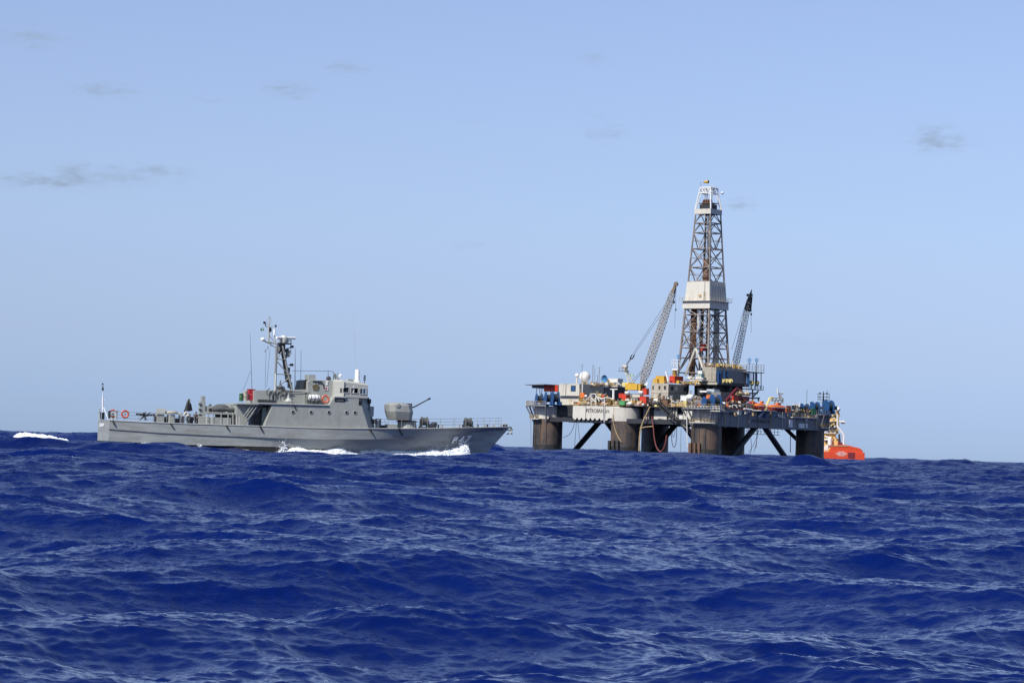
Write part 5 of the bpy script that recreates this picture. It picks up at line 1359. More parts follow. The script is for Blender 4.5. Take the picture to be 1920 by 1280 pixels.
# ---- two-storey block
o, bb = rbox('living_block', 1220.5, 1253, 1287, 719.5, 751, Y0=8, m_=RBEIGE)
zt, zb_ = bb[5], bb[4]
for (a, b_) in ((1223.5, 1226), (1235, 1238), (1245, 1249)):
    x0, x1 = F(a, 725, 8).x, F(b_, 725, 8).x; w_ = P(MB().box(x0, x1, 7.9, 8.1, zt - 1.9, zt - .7), 'window', RSHADE, o)
P(MB().box(F(1236, 740, 8).x, F(1239, 740, 8).x, 7.9, 8.1, zb_ + 1.6, zb_ + 2.9), 'window', RSHADE, o)
for px in (1258, 1266, 1282):
    y0 = G(px, 725, bb[1]).y; P(MB().box(bb[1] - .1, bb[1] + .1, y0, y0 + 1.3, zt - 2.1, zt - .7), 'window', RSHADE if px != 1266 else RWH, o)
P(MB().box(bb[0] - .1, bb[1] + .12, 7.88, 7.99, zt - 3.1, zt - 2.9), 'floor_band', RPANEL, o); P(MB().box(bb[1], bb[1] + .15, 7.88, bb[3], zt - 3.1, zt - 2.9), 'floor_band', RGREY, o)  # same band twice: pale where lit, greyed on the right as painted shade
rail('roof_rail', [(bb[0], 8, zt), (bb[1], 8, zt), (bb[1], bb[3], zt)])
container('container', (1229, 1245, 1252, 704.5, 718.5, dict(Y0=10)), RYEL, 'orange-yellow stacked box on the roof of the two-storey block')
container('container', (1224, 1232, 1236, 710, 718.5, dict(Y0=9)), RYEL, 'small orange-yellow box at the left edge of the two-storey block roof')
container('container', (1255, 1265, 1281, 704.5, 718, dict(Y0=12)), RRED, 'bright red box on the roof right of the orange-yellow one')
container('container', (1268, 1273, 1280, 713, 719, dict(Y0=10)), RYEL, 'low yellow box in front of the bright red roof box')
for k in range(5): skid(Vector((F(1283 + k * 3, 718, 10).x, 10 + k, zt - .2)), 1.0, [RYEL, RTAN, RYEL, RWH])
P(MB().tube([F(1253, 716, 9), F(1248.2, 696.5, 9)], .28, 6), 'slanted_pole', RWH)
P(MB().tube([F(1265, 705, 14), F(1265, 694, 14)], .75, 8), 'striped_post', RYEL); 
for k in range(3): q = F(1265, 702.5 - k * 3.5, 14); P(MB().lathe([(.79, 0), (.79, .3)], q, 10), 'black_band', RSHADE)
P(MB().box(F(1260, 693, 13).x, F(1270, 693, 13).x, 13, 15, F(1265, 694, 13).z, F(1265, 691, 13).z), 'crow_platform', RWH)
rail('crow_rail', [F(1259, 686, 13), F(1275, 687, 13)], 2.2, .08, RWH, 4); P(MB().tube([F(1262, 692, 13), F(1266, 676, 13), F(1271, 692, 13)], .12, 5), 'crow_frame', RWH)

# ---- derrick
dn = F(1328, 680, 24.0); DXc, DYc = dn.x - 6, 30.0
zof = lambda py: F(1330, py, DYc).z
Z0, ZT = zof(706), zof(399)
def half(z): return .5 * (12.2 + (6.2 - 12.2) * (z - zof(680)) / (zof(400) - zof(680)))
def corner(i, z, h=None):
    h = half(z) if h is None else h
    su, sv = ((-1, -1), (1, -1), (1, 1), (-1, 1))[i]; return Vector((DXc + su * h, DYc + sv * h, z))
der = bpy.data.objects.new('derrick', None); C.objects.link(der); der.parent = rig
def dpart(mb, nm, m_, **k): return mb.build(nm, m_, der, **k)
for i in range(4):
    mb = MB(); mb.tube([corner(i, Z0), corner(i, zof(580))], .44, 8, .38); mb.tube([corner(i, zof(580)), corner(i, ZT)], .32, 8, .26); dpart(mb, 'leg', RSTEEL, smooth=True)
lv = [zof(p) for p in (700, 672, 653, 623, 591, 579, 529, 502, 467, 437, 419, 401)]
mb = MB(); mb2 = MB()
for k, z in enumerate(lv):
    if z in (lv[5],): continue
    for i in range(4): mb.tube([corner(i, z), corner((i + 1) % 4, z)], .20, 5)
def xbr(z0, z1, kind, r=.17):
    for i in range(4):
        j = (i + 1) % 4
        a0, a1, b0, b1 = corner(i, z0), corner(j, z0), corner(i, z1), corner(j, z1)
        m0, m1 = (a0 + a1) / 2, (b0 + b1) / 2
        if kind == 'X': mb2.tube([a0, b1], r, 5); mb2.tube([a1, b0], r, 5)
        elif kind == 'V': mb2.tube([b0, m0], r, 5); mb2.tube([b1, m0], r, 5)
        elif kind == 'A': mb2.tube([a0, m1], r, 5); mb2.tube([a1, m1], r, 5)
xbr(lv[0], lv[2], 'A', .26); xbr(lv[2], lv[3], 'V'); xbr(lv[2], lv[3], 'A', .12); xbr(lv[3], lv[4], 'A'); xbr(lv[3], lv[4], 'V', .12); xbr(lv[4], lv[5], 'V')
xbr(lv[6], lv[7], 'V'); xbr(lv[7], lv[8], 'X'); xbr(lv[8], lv[9], 'V'); xbr(lv[9], lv[10], 'A'); xbr(lv[10], lv[11], 'A')
for z0_, z1_ in ((lv[2], lv[3]), (lv[3], lv[4]), (lv[6], lv[7]), (lv[7], lv[8]), (lv[8], lv[9])):
    zm_ = (z0_ + z1_) / 2
    for i in range(4):
        j = (i + 1) % 4; a, b_ = corner(i, zm_), corner(j, zm_); mb.tube([a, b_], .09, 4)
        if z1_ in (lv[3], lv[4]): mb2.tube([a, (corner(i, z0_) + corner(j, z0_)) / 2], .08, 4); mb2.tube([b_, (corner(i, z0_) + corner(j, z0_)) / 2], .08, 4)
dpart(mb, 'girts', RSTEEL); dpart(mb2, 'bracing', RSTEEL)
# wind wall and skirt
def frustum(z0, z1, h0, h1, mb):
    A_ = [corner(i, z0, h0) for i in range(4)]; B_ = [corner(i, z1, h1) for i in range(4)]
    mb.add(A_ + B_, [(i, (i + 1) % 4, 4 + (i + 1) % 4, 4 + i) for i in range(4)])
zw0, zw1, zw2 = zof(580), zof(566), zof(529.5)
mb = MB(); frustum(zw1, zw2, half(zw1) + .35, half(zw2) + .3, mb); ww = dpart(mb, 'wind_wall', RPANEL)
sm = ww.modifiers.new('thick', 'SOLIDIFY'); sm.thickness = .12
mb = MB(); frustum(zw0, zw1, half(zw0) + .75, half(zw1) + .85, mb); ws = dpart(mb, 'wind_wall', RPANEL); sm = ws.modifiers.new('thick', 'SOLIDIFY'); sm.thickness = .12
mb = MB()
for k in range(7):
    f_ = (k + .5) / 7
    a, b_ = corner(1, zw1, half(zw1) + .42).lerp(corner(2, zw1, half(zw1) + .42), f_), corner(1, zw2, half(zw2) + .37).lerp(corner(2, zw2, half(zw2) + .37), f_); mb.tube([a, b_], .09, 4)
mb.tube([corner(0, zw1, half(zw1) + .42).lerp(corner(1, zw1, half(zw1) + .42), .78), corner(0, zw2, half(zw2) + .37).lerp(corner(1, zw2, half(zw2) + .37), .8)], .09, 4)
dpart(mb, 'wall_rib', RGREY)
hq = half(zw1) + 1.7
mb = MB(); A_ = [corner(i, zw1, hq) for i in range(4)]; mb.add(A_ + [p + Vector((0, 0, .15)) for p in A_], [(0, 1, 2, 3), (4, 5, 6, 7)] + [(i, (i + 1) % 4, 4 + (i + 1) % 4, 4 + i) for i in range(4)]); dpart(mb, 'monkey_board', RPANEL)
rail('board_rail', [corner(i % 4, zw1 + .15, hq) for i in range(5)], 1.2, .06, RPANEL, parent=der)
for (a, b_) in (((1310, 556), (1314.5, 552)),):
    q0, q1 = RIG.hit(*a, 1, corner(0, 0, half(zw1) + .45).y), RIG.hit(*b_, 1, corner(0, 0, half(zw1) + .45).y); dpart(MB().box(q0.x, q1.x, q0.y - .2, q0.y + .3, q0.z, q1.z), 'hatch', RTAN)
mb = MB(); yl = DYc - half(zw1) - .7; a, b_ = F(1318, 580, yl), F(1319.5, 546, yl)
for dx in (0, .6): mb.tube([a + Vector((dx, 0, 0)), b_ + Vector((dx, 0, 0))], .06, 4)
for k in range(14): c = a.lerp(b_, k / 13); mb.tube([c, c + Vector((.6, 0, 0))], .05, 4)
dpart(mb, 'ladder', RTAN)
# crown
zc0, zc1 = zof(402.5), zof(393)
mb = MB(); frustum(zc0, zc1, 3.45, 3.45, mb); q_ = dpart(mb, 'crown_parapet', RPANEL); sm = q_.modifiers.new('thick', 'SOLIDIFY'); sm.thickness = .1
mb = MB(); mb.add([corner(i, zc0, 3.4) for i in range(4)] + [corner(i, zc0 + .2, 3.4) for i in range(4)], [(0, 1, 2, 3), (4, 5, 6, 7)]); dpart(mb, 'crown_floor', RSHADE)
for i in range(4): dpart(MB().tube([corner(i, zc1, 3.3), corner(i, zof(353), 2.15)], .22, 6), 'crown_post', RWH)
mb = MB()
for i in range(4):
    j = (i + 1) % 4; zt_ = zof(353); zm_ = zof(363)
    mb.tube([corner(i, zt_, 2.15), corner(j, zt_, 2.15)], .26, 6); mb.tube([corner(i, zm_, 2.4), corner(j, zm_, 2.4)], .18, 5)
    m0 = (corner(i, zm_, 2.4) + corner(j, zm_, 2.4)) / 2; mb.tube([corner(i, zt_, 2.15), m0], .14, 5); mb.tube([corner(j, zt_, 2.15), m0], .14, 5)
    for f_ in (.33, .67): a = corner(i, zt_, 2.15).lerp(corner(j, zt_, 2.15), f_); b_ = corner(i, zm_, 2.4).lerp(corner(j, zm_, 2.4), 1 - f_); mb.tube([a, b_], .12, 5)
    mt = (corner(i, zt_, 2.15) + corner(j, zt_, 2.15)) / 2
    mb.tube([corner(i, zt_, 2.15).lerp(corner(j, zt_, 2.15), .35), corner(i, zc1, 3.3).lerp(corner(j, zc1, 3.3), .05)], .17, 5)
dpart(mb, 'water_table', RWH)
mb = MB(); mb.box(DXc - 2.3, DXc + 2.3, DYc - 2, DYc + 2, zof(392), zof(384)); dpart(mb, 'crown_machinery', RSHADE)
mb = MB()
for k in (-1.4, -.5, .4, 1.3): mb.lathe([(.9, -.2), (.9, .2)], (DXc + k, DYc - .5, zof(379)), 14, 'x')
mb.box(DXc - 2.6, DXc + 2.6, DYc - 2.2, DYc + 2.2, zof(382.5), zof(381)); dpart(mb, 'crown_sheaves', RRUST)
mb = MB(); mb.tube([(DXc - 2, DYc - 2, zof(353)), (DXc - 2.1, DYc - 2, zof(342))], .07, 4); dpart(mb, 'windsock_mast', RGREY)
q = F(1329.5, 341, DYc - 2)
t_ = empty('windsock', RIG.mw @ Matrix.Translation(q), 'orange and yellow windsock blowing left above the top of the derrick', 'windsock')
MB().lathe([(.55, -.3), (.50, -1.0), (.38, -2.0)], (0, 0, 0), 12, 'x', cap=False).build('sock', RYEL, t_, smooth=True)
MB().lathe([(.39, -1.4), (.30, -2.3)], (0, 0, 0), 12, 'x', cap=False).build('sock_tip', RORA, t_, smooth=True)
for px, h_ in ((1335, 345), (1337, 342), (1333, 347)): a = F(px, 353, DYc); dpart(MB().tube([a, F(px, h_, DYc)], .06, 4), 'crown_aerial', RWH)
q = F(1354.5, 362, DYc - 1); dpart(MB().ball(q, .6, 10, 1, 1, .8), 'crown_lamp', RWH)
# inside the derrick: guide rails, travelling block, racked pipe, hoses, ladders
mb = MB()
for dx, dy in ((-.9, 0), (.9, 0)): mb.tube([(DXc + dx, DYc + dy, Z0), (DXc + dx, DYc + dy, zof(403))], .28, 6)
dpart(mb, 'guide_rail', RSHADE)
mb = MB(); mb.box(DXc - 1.0, DXc + 1.0, DYc - .6, DYc + .6, zof(535), zof(487)); mb.tube([(DXc, DYc, zof(487)), (DXc, DYc, zof(392))], .16, 5); dpart(mb, 'travelling_block', RRUST)
mb = MB(); mb.box(DXc - .8, DXc + .8, DYc - 1.2, DYc + .6, zof(658), zof(645)); dpart(mb, 'top_drive', RRED)
mb = MB()
for k in range(9): x = DXc - 4.3 + .55 * (k % 5); y = DYc - 2.6 + .6 * (k // 5); mb.tube([(x, y, Z0), (x + .25, y, zof(578))], .24, 5)
dpart(mb, 'racked_pipe', RRUST)
mb = MB()
for k in range(5): x = DXc + 2.4 + .5 * k; mb.tube([(x, DYc + 2.4, Z0), (x - .2, DYc + 2.2, zof(578))], .2, 5)
dpart(mb, 'racked_pipe', RSHADE)
mb = MB()
for dx in (0, .55): mb.tube([corner(1, Z0, half(Z0) - .5) + Vector((0, dx + .3, 0)), corner(1, zof(405), 2.6) + Vector((0, dx + .3, 0))], .07, 4)
for k in range(70): c = corner(1, Z0, half(Z0) - .5).lerp(corner(1, zof(405), 2.6), k / 69) + Vector((0, .3, 0)); mb.tube([c, c + Vector((0, .55, 0))], .05, 3)
dpart(mb, 'leg_ladder', RSTEEL)
mb = MB(); a = corner(1, zof(560), 3.8); b_ = corner(1, zof(403), 2.2)
lattice(mb, a + Vector((-1.2, 1.6, 0)), b_ + Vector((-.7, 1.3, 0)), .7, .6, 40, .06, taper_ends=False); dpart(mb, 'cable_ladder', RSHADE)
mb = MB(); mb.tube([corner(0, zof(575), 3).lerp(corner(1, zof(575), 3), .3), (DXc, DYc - 3, zof(640)), corner(1, zof(690), 5)], .14, 5); mb.tube([corner(3, zof(520), 3), (DXc - 1.5, DYc, zof(470)), (DXc - .4, DYc, zof(405))], .1, 5); dpart(mb, 'mud_hose', RSHADE)
# inner sloped frame legs and big raker struts under the wind wall
mb = MB()
for (a, b_) in (((1304, 653), (1285, 704)), ((1304.5, 653), (1318, 690))): dpart(MB().tube([F(*a, DYc - 6.3), F(*b_, DYc - 6.3)], .42, 6), 'raker', RPANEL)
mb.tube([F(1309.5, 590, DYc - 5), F(1309.5, 626, DYc - 5.4)], .3, 6); dpart(mb, 'strut', RPANEL)

# ---- drill floor house and platforms round the derrick
o, bb = rbox('drill_floor_house', 1317, 1342.5, 1400, 688, 715, Y0=19, m_=RBEIGE)
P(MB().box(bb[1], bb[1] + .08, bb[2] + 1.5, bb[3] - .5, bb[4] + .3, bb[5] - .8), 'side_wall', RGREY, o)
m_ = MB()
for k in range(11): z = bb[4] + .5 + k * (bb[5] - bb[4]) / 11.5; m_.box(bb[0], bb[1], bb[2] - .08, bb[2], z, z + .08)
P(m_, 'wall_batten', RBEIGE, o)
rail('house_rail', [(bb[0], bb[2], bb[5]), (bb[1], bb[2], bb[5]), (bb[1], bb[3], bb[5])], 1.3, .08, RTAN)
for k in range(12): skid(Vector((bb[1] - rng.uniform(.5, 3), bb[2] + 1 + k * (bb[3] - bb[2] - 2) / 11, bb[5])), .95, [RTAN, RYEL, RPYEL, RRUST, RPANEL])
P(MB().box(bb[0] - 8, bb[1] + 1, bb[2] - .5, bb[3], bb[4] - 1.2, bb[4] - .05), 'drill_floor', RSHADE)
m_ = MB(); m_.box(bb[0] - 8, bb[1] + 1, bb[2] - .6, bb[2] - .5, bb[4] - 1.1, bb[4] - .3); P(m_, 'floor_beam', RBEIGE)
floor_z = bb[4]
m_ = MB()
for x in (bb[0] - 7, bb[0] + 2, bb[1] - 1):
    for y in (bb[2] + 1, (bb[2] + bb[3]) / 2, bb[3] - 2): P(MB().box(x - .5, x + .5, y - .5, y + .5, TOPZ, bb[4] - 1.1), 'substructure_leg', RSHADE)
P(MB().box(bb[0] - 6, bb[1] - 2, bb[2] + 4, bb[3] - 6, TOPZ, bb[4] - 1.1), 'substructure_core', RSHADE)
P(MB().box(F(1293, 712, 15).x, F(1316, 712, 15).x, 15, 19, F(1300, 713.5, 15).z, F(1300, 712, 15).z), 'side_platform', RWH)
for px, m__ in ((1293, RWH), (1297, RGREY), (1300, RPANEL), (1304, RLBLUE), (1309, RWH), (1313, RRED)): skid(Vector((F(px, 711, 16).x, 16.5, F(1300, 711.8, 15).z)), .8, [m__, RWH])
container('cabinet', (1306, 1315, 1317, 701, 711.5, dict(Y0=16, depth=2)), mat('pale_teal', (.25, .38, .38), .6), 'pale teal cabinet left of the drill floor house', 'cabinet')
container('cabinet', (1308.5, 1316, 1318, 694.5, 700.5, dict(Y0=17.5, depth=2)), RWH, 'small white cabinet above the pale teal one', 'cabinet')
# tall blue cylinders (tensioners) with wheels on poles
def tensioner(px, pyt, pyb, X, r, wheel_px=None):
    a, b_ = G(px, pyb, X), G(px, pyt, X)
    P(MB().tube([a, b_], r, 12), 'tensioner', RBLUE, smooth=True)
for px in (1346.5, 1350.5): tensioner(px, 695, 720, bb[1] + .9, .38)
for px in (1358, 1364): tensioner(px, 696, 720, bb[1] + .6, .32)
tensioner(1403, 699, 724, bb[1] + .9, .55); tensioner(1412.5, 698, 716, bb[1] + 1.2, .28); tensioner(1418.5, 698, 716, bb[1] + 1.2, .28)
def sheave_pole(px, pyw, pyb, X=None, Y=None):
    h_ = (lambda a, b: G(a, b, X)) if X is not None else (lambda a, b: F(a, b, Y))
    c = h_(px, pyw); m_ = MB(); m_.torus(c, .62, .13, 'y', 20, 6); m_.ball(c, .16, 6)
    for a in (0, 60, 120): m_.tube([c + Vector((.6 * math.cos(R(a)), 0, .6 * math.sin(R(a)))), c - Vector((.6 * math.cos(R(a)), 0, .6 * math.sin(R(a))))], .06, 4)
    o = P(m_, 'sheave_wheel', RLBLUE); P(MB().tube([h_(px - .4, pyb), c - Vector((0, 0, .6))], .13, 6), 'sheave_post', RBLUE)
XP = bb[1] + 1.0
sheave_pole(1405, 675, 697, X=XP); sheave_pole(1418.8, 675, 697, X=XP); sheave_pole(1272.5, 668.5, 704, Y=14)
ya, yb_ = G(1397, 697, XP).y, G(1430, 697, XP).y
for py, nm in ((697, 'upper_platform'), (729, 'lower_platform')):
    z = G(1412, py, XP).z; P(MB().box(XP - 3, XP + .6, ya, yb_, z - .25, z), nm, RGREY)
    rail('platform_rail', [(XP - 3, ya, z), (XP + .5, ya, z), (XP + .5, yb_, z), (XP - 3, yb_, z)], 2.6 if py == 697 else 1.2, .08, RPANEL if py == 697 else RGREY, mid=3 if py == 697 else 2)
m_ = MB()
for px in (1408, 1416, 1427): m_.tube([G(px, 729, XP), G(px, 697, XP)], .16, 5)
for a, b_ in (((1411, 729), (1411, 762)), ((1411, 745), (1422, 733)), ((1404, 737), (1420, 737)), ((1404, 746), (1424, 746)), ((1422, 746), (1422, 752))): m_.tube([G(*a, XP - 1), G(*b_, XP - 1)], .3, 5)
P(m_, 'platform_frame', RGREY)
def yellow_drum(px, py, X, label):
    p = G(px, py, X); t_ = empty('cable_drum', RIG.mw @ Matrix.Translation(p), label, 'cable drum', 'yellow cable drums on the drill floor')
    m_ = MB()
    for s_ in (-.45, .45): m_.lathe([(.2, s_ - .06), (.72, s_ - .06), (.72, s_ + .06), (.2, s_ + .06)], (0, 0, 0), 16, 'y')
    m_.build('flange', RPYEL, t_, smooth=True); MB().lathe([(.4, -.4), (.4, .4)], (0, 0, 0), 12, 'y').build('drum', RSHADE, t_, smooth=True)
    MB().box(-.2, .2, -.7, .7, -1.1, -.6).build('foot', RGREY, t_)
for px, py, lb in ((1355.5, 714, 'yellow cable drum beside the twin blue cylinders, left of the left three'), (1362.5, 714, 'yellow cable drum in the middle of the left three on the drill floor'), (1369.5, 714, 'yellow cable drum on the right of the left three, in front of the grey wall'),
                   (1410, 717, 'yellow cable drum on the right-hand platform, left of the two'), (1419.5, 717.5, 'yellow cable drum at the outer edge of the right-hand platform')):
    yellow_drum(px, py, bb[1] + 1.2, lb)
# ---- right crane, behind the derrick
crane = bpy.data.objects.new('pedestal_crane', None); C.objects.link(crane); crane.parent = rig
CY2 = 52.0
mb = MB(); lattice(mb, F(1377, 694, CY2), F(1404, 566, CY2), 1.8, 1.3, 26, .11); cpart(mb, 'boom', mat('boom_pale', (.50, .49, .46), .5, noise=.2))
mb = MB(); lattice(mb, F(1402, 580, CY2), F(1407, 556, CY2), 1.5, .8, 5, .25, taper_ends=False); mb.tube([F(1405, 560, CY2), F(1409.5, 543, CY2)], .7, 6, .12); mb.box(F(1401, 553, CY2).x, F(1410, 553, CY2).x, CY2 - .5, CY2 + .5, F(1405, 555.5, CY2).z, F(1405, 551, CY2).z); cpart(mb, 'boom_head', RSHADE)
mb = MB(); mb.tube([F(1401, 560, CY2), F(1372, 655, CY2)], .06, 4); mb.tube([F(1402, 562, CY2), F(1370, 690, CY2)], .05, 4); mb.tube([F(1408.5, 584, CY2), F(1408.3, 624, CY2)], .05, 4); cpart(mb, 'luffing_cables', RSHADE)
cpart(MB().ball(F(1408.5, 589, CY2), .32, 8, 1, 1, 1.5), 'hook_block', RSHADE); cpart(MB().box(F(1399.5, 582, CY2).x, F(1407.5, 582, CY2).x, CY2 - .6, CY2 + .6, F(1403, 584, CY2).z, F(1403, 579.5, CY2).z), 'sheave_block', RSHADE)
q = F(1376, 700, CY2); cpart(MB().lathe([(2.0, TOPZ), (2.0, q.z - 1)], (q.x, CY2, 0), 18), 'pedestal', RGREY); cpart(MB().box(q.x - 3, q.x + 3, CY2 - 2, CY2 + 2, q.z - 1, q.z + 1.5), 'machinery_house', RYEL)

# ---- things on the near corner and the right-hand side
container('cabinet', (1276, 1287, 1292, 741, 751, dict(Y0=0)), RWH, 'white cabinet with a small dark vent below the two-storey block', 'cabinet')
container('cabinet', (1281, 1287, 1290, 751, 765, dict(Y0=-1)), RPYEL, 'narrow pale yellow cabinet under the white one', 'cabinet')
def tank(px0, px1, py, Y, r, m_, label):
    a, b_ = F(px0, py, Y), F(px1, py, Y); L = b_.x - a.x
    t_ = empty('tank', RIG.mw @ Matrix.Translation(a), label, 'tank')
    MB().lathe([(r * .3, 0), (r * .85, r * .3), (r, r * .7), (r, L - r * .7), (r * .85, L - r * .3), (r * .3, L)], (0, 0, 0), 18, 'x').build('vessel', m_, t_, smooth=True)
    MB().box(.3, L - .3, -r * .5, r * .5, -r * 1.4, -r * .8).build('saddle', RGREY, t_)
tank(1288, 1300, 744.5, 0, 1.0, RWH, 'horizontal white tank right of the white cabinet')
tank(1228, 1237, 762, 1, .85, RPYEL, 'yellow-ended tank at the lower deck edge behind the lattice gangway')
tank(1345.5, 1354, 757, 1.5, .7, RWH, 'small white tank near the blue winch at the near corner')
tank(1352, 1361, 757, 2.5, .75, mat('silver', (.45, .45, .45), .35, metal=.4), 'small silver tank right of the small white tank')
container('cabin', (1325, 1339, 1349, 729.5, 742, dict(Y0=8)), mat('pale_blue_frame', (.50, .58, .60), .5), 'pale blue framed open box above the near corner winches', 'frame')
container('container', (1308, 1317, 1321, 728, 739, dict(Y0=9)), RSHADE, 'dark box with white roof under the drill floor')
m_ = MB(); m_.box(F(1312, 733, 5).x, F(1325, 733, 5).x, 5, 8, F(1318, 735, 5).z, F(1318, 732, 5).z); P(m_, 'white_canopy', RWH)
rail('corner_rail', [F(1283, 768, -5), F(1302, 768, -5)], 1.4, .13, RPANEL, 4); rail('corner_rail', [F(1308, 769, -6), F(1349, 769, -6)], 1.4, .13, RPANEL, 7)
P(MB().box(F(1282, 768, -5).x, F(1303, 768, -5).x, -5.1, -3, F(1290, 770, -5).z, F(1290, 768.5, -5).z), 'walkway', RPANEL); P(MB().box(F(1307, 769, -6).x, F(1350, 769, -6).x, -6.1, -2, F(1330, 771, -6).z, F(1330, 769.5, -6).z), 'walkway', RPANEL)
# open-fronted recess below: grey lockers, pale panels
P(MB().box(F(1281, 782, -1).x, F(1300, 782, -1).x, -1, 2.9, BOTZ + .2, TOPZ - .8), 'pale_panel', RPANEL); P(MB().box(F(1270, 782, 1).x, F(1280, 782, 1).x, 1, 2.9, BOTZ + .3, BOTZ + 2), 'pale_panel', RWH)
for px in (1208, 1212, 1216, 1258, 1263, 1268): a, b_ = F(px, 790, 0), F(px, 762, 0); P(MB().tube([(a.x, 0, BOTZ - .5), (a.x, 0, TOPZ)], .3, 6), 'riser_pipe', rng.choice([RPANEL, RBEIGE, RSTEEL]))
# lattice gangway slanting down to the right
mb = MB(); lattice(mb, F(1236, 757, -5), F(1272, 791, -5), 1.4, 1.2, 12, .14, taper_ends=False); P(mb, 'gangway', RSHADE)
mb = MB(); lattice(mb, F(1213, 752, -5), F(1240, 757, -5), 1.0, 1.0, 8, .12, taper_ends=False); P(mb, 'gangway', RSHADE)
# red knuckle-boom crane, red and maroon boxes
kc = bpy.data.objects.new('deck_crane', None); C.objects.link(kc); kc.parent = rig
mb = MB()
for dy in (0, 1.2): mb.tube([G(1360, 752, 3.5) + Vector((0, dy, 0)), G(1380, 729, 3.5) + Vector((0, dy, 0)), G(1384, 729.5, 3.5) + Vector((0, dy, 0))], .38, 6)
for k in range(5): c = G(1362 + k * 4, 750 - k * 4.6, 3.5); mb.tube([c, c + Vector((0, 1.2, 0))], .2, 5)
mb.build('boom', RMAR, kc)
mb = MB(); mb.tube([G(1368, 750, 3.6), G(1381, 733, 3.6)], .28, 6); mb.build('hydraulic_ram', RRED, kc)
container('container', (1369, 1375, 1384, 742, 752, dict(X1=4.6)), RRED, 'bright red cabinet beside the red folding crane', 'cabinet')
container('container', (1382, 1384, 1405, 742, 751.5, dict(X1=2.5)), RMAR, 'dark maroon container right of the bright red cabinet')
container('skid', (1362, 1364, 1402, 764, 767, dict(X1=4.8)), RRED, 'long low red skid frame along the shaded deck edge', 'skid')
P(MB().box(1.0, 3.5, G(1383, 745, 3).y, G(1408, 745, 3).y, G(1390, 741, 3).z, G(1390, 739.8, 3).z), 'deck_roof', RTAN)
for k in range(6): skid(Vector((2.2, G(1384 + k * 4, 740, 3).y, G(1390, 739.8, 3).z)), .7, [RPYEL, RTAN, RPANEL])
P(MB().box(-3.0, .5, G(1351, 748, .5).y, G(1376, 748, .5).y, TOPZ, G(1360, 735, .5).z), 'grey_house', RGREY)
container('container', (1399, 1400, 1409, 755, 766, dict(X1=4.5)), RBEIGE, 'beige rounded equipment housing at the right end of the red skid', 'housing')
# taller skids filling the middle of the deck
TALL = [RTAN, RRUST, RYEL, RORA, RPANEL, RBEIGE, RSTEEL, RWH, RRED]
for (pa, pb, ya, yb2, n_, s_) in ((1178, 1222, 4, 16, 22, 1.5), (1286, 1316, 3, 12, 22, 1.6), (1090, 1145, -2, 2, 12, 1.6), (1324, 1345, 3, 10, 12, 1.6), (1217, 1262, 3.4, 6, 12, 1.3)):
    for k in range(n_):
        px = rng.uniform(pa, pb); Y_ = rng.uniform(ya, yb2); z_ = TOPZ + .25 + rng.choice([0, 0, 1.3, 2.4])
        skid(Vector((F(px, 755, Y_).x, Y_, z_)), s_ * .8, TALL)
        if z_ > TOPZ + 1: P(MB().box(F(px, 755, Y_).x - 1.3, F(px, 755, Y_).x + 1.3, Y_ - .8, Y_ + .8, TOPZ, z_ - .02), 'equipment_stand', rng.choice([RSHADE, RRUST, RGREY]))
for k in range(24):
    p = G(rng.uniform(1356, 1412) if k < 14 else rng.uniform(1492, 1545), 760, rng.uniform(-1, 3.5)); z_ = TOPZ + .25 + rng.choice([0, 1.0, 1.8])
    skid(Vector((p.x, p.y, z_)), 1.15, TALL + [RSHADE, RMAR])
# lifeboats in their davits
def lifeboat(px, py, X, L, label):
    p = G(px, py, X); t_ = empty('lifeboat', RIG.mw @ Matrix.Translation(p) @ Matrix.Rotation(R(90), 4, 'Z'), label, 'lifeboat', 'orange lifeboats hung on the right-hand side of the rig')
    ks = [-1, -.85, -.5, 0, .5, .85, 1]; wy = [.15, .62, 1, 1.05, 1, .62, .15]
    vs = []; n = 12
    for k, w_ in zip(ks, wy):
        for j in range(n):
            a = math.pi * j / (n - 1) + math.pi; vs.append((k * L / 2, 1.35 * w_ * math.cos(a), .0 + 1.25 * (w_ ** .5) * math.sin(a)))
    MB().add(vs, [(i * n + j, (i + 1) * n + j, (i + 1) * n + j + 1, i * n + j + 1) for i in range(6) for j in range(n - 1)]).build('hull', mat('lifeboat_red', (.42, .05, .03), .45), t_, smooth=True)
    vs = []
    for k, w_ in zip(ks, wy):
        for j in range(n):
            a = math.pi * j / (n - 1); vs.append((k * L / 2 * .96, 1.3 * w_ * math.cos(a), .95 * (w_ ** .5) * math.sin(a) * (1.0 if abs(k) < .9 else .5)))
    MB().add(vs, [(i * n + j, (i + 1) * n + j, (i + 1) * n + j + 1, i * n + j + 1) for i in range(6) for j in range(n - 1)]).build('canopy', RORA, t_, smooth=True)
    MB().box(-L * .1 + 1, L * .1 + 1, -.5, .5, 1.0, 1.7).build('conning_cowl', RORA, t_, bevel=.1)
    m_ = MB(); m_.tube([(-L / 2, -1.3, .0), (0, -1.45, .03), (L / 2, -1.3, 0)], .08, 5); m_.build('rubbing_strake', RWH, t_)
lifeboat(1456, 764, 7.4, 10.5, 'large orange lifeboat hung under the yellow davit'); lifeboat(1425, 761, 6.9, 6.0, 'smaller orange lifeboat partly hidden left of the yellow davit')
dv = MB(); dv.tube([G(1434.5, 766, 6.0), G(1444, 746, 6.0), G(1448, 745, 6.0)], .42, 6); P(dv, 'davit_arm', RPYEL)
dv = MB()
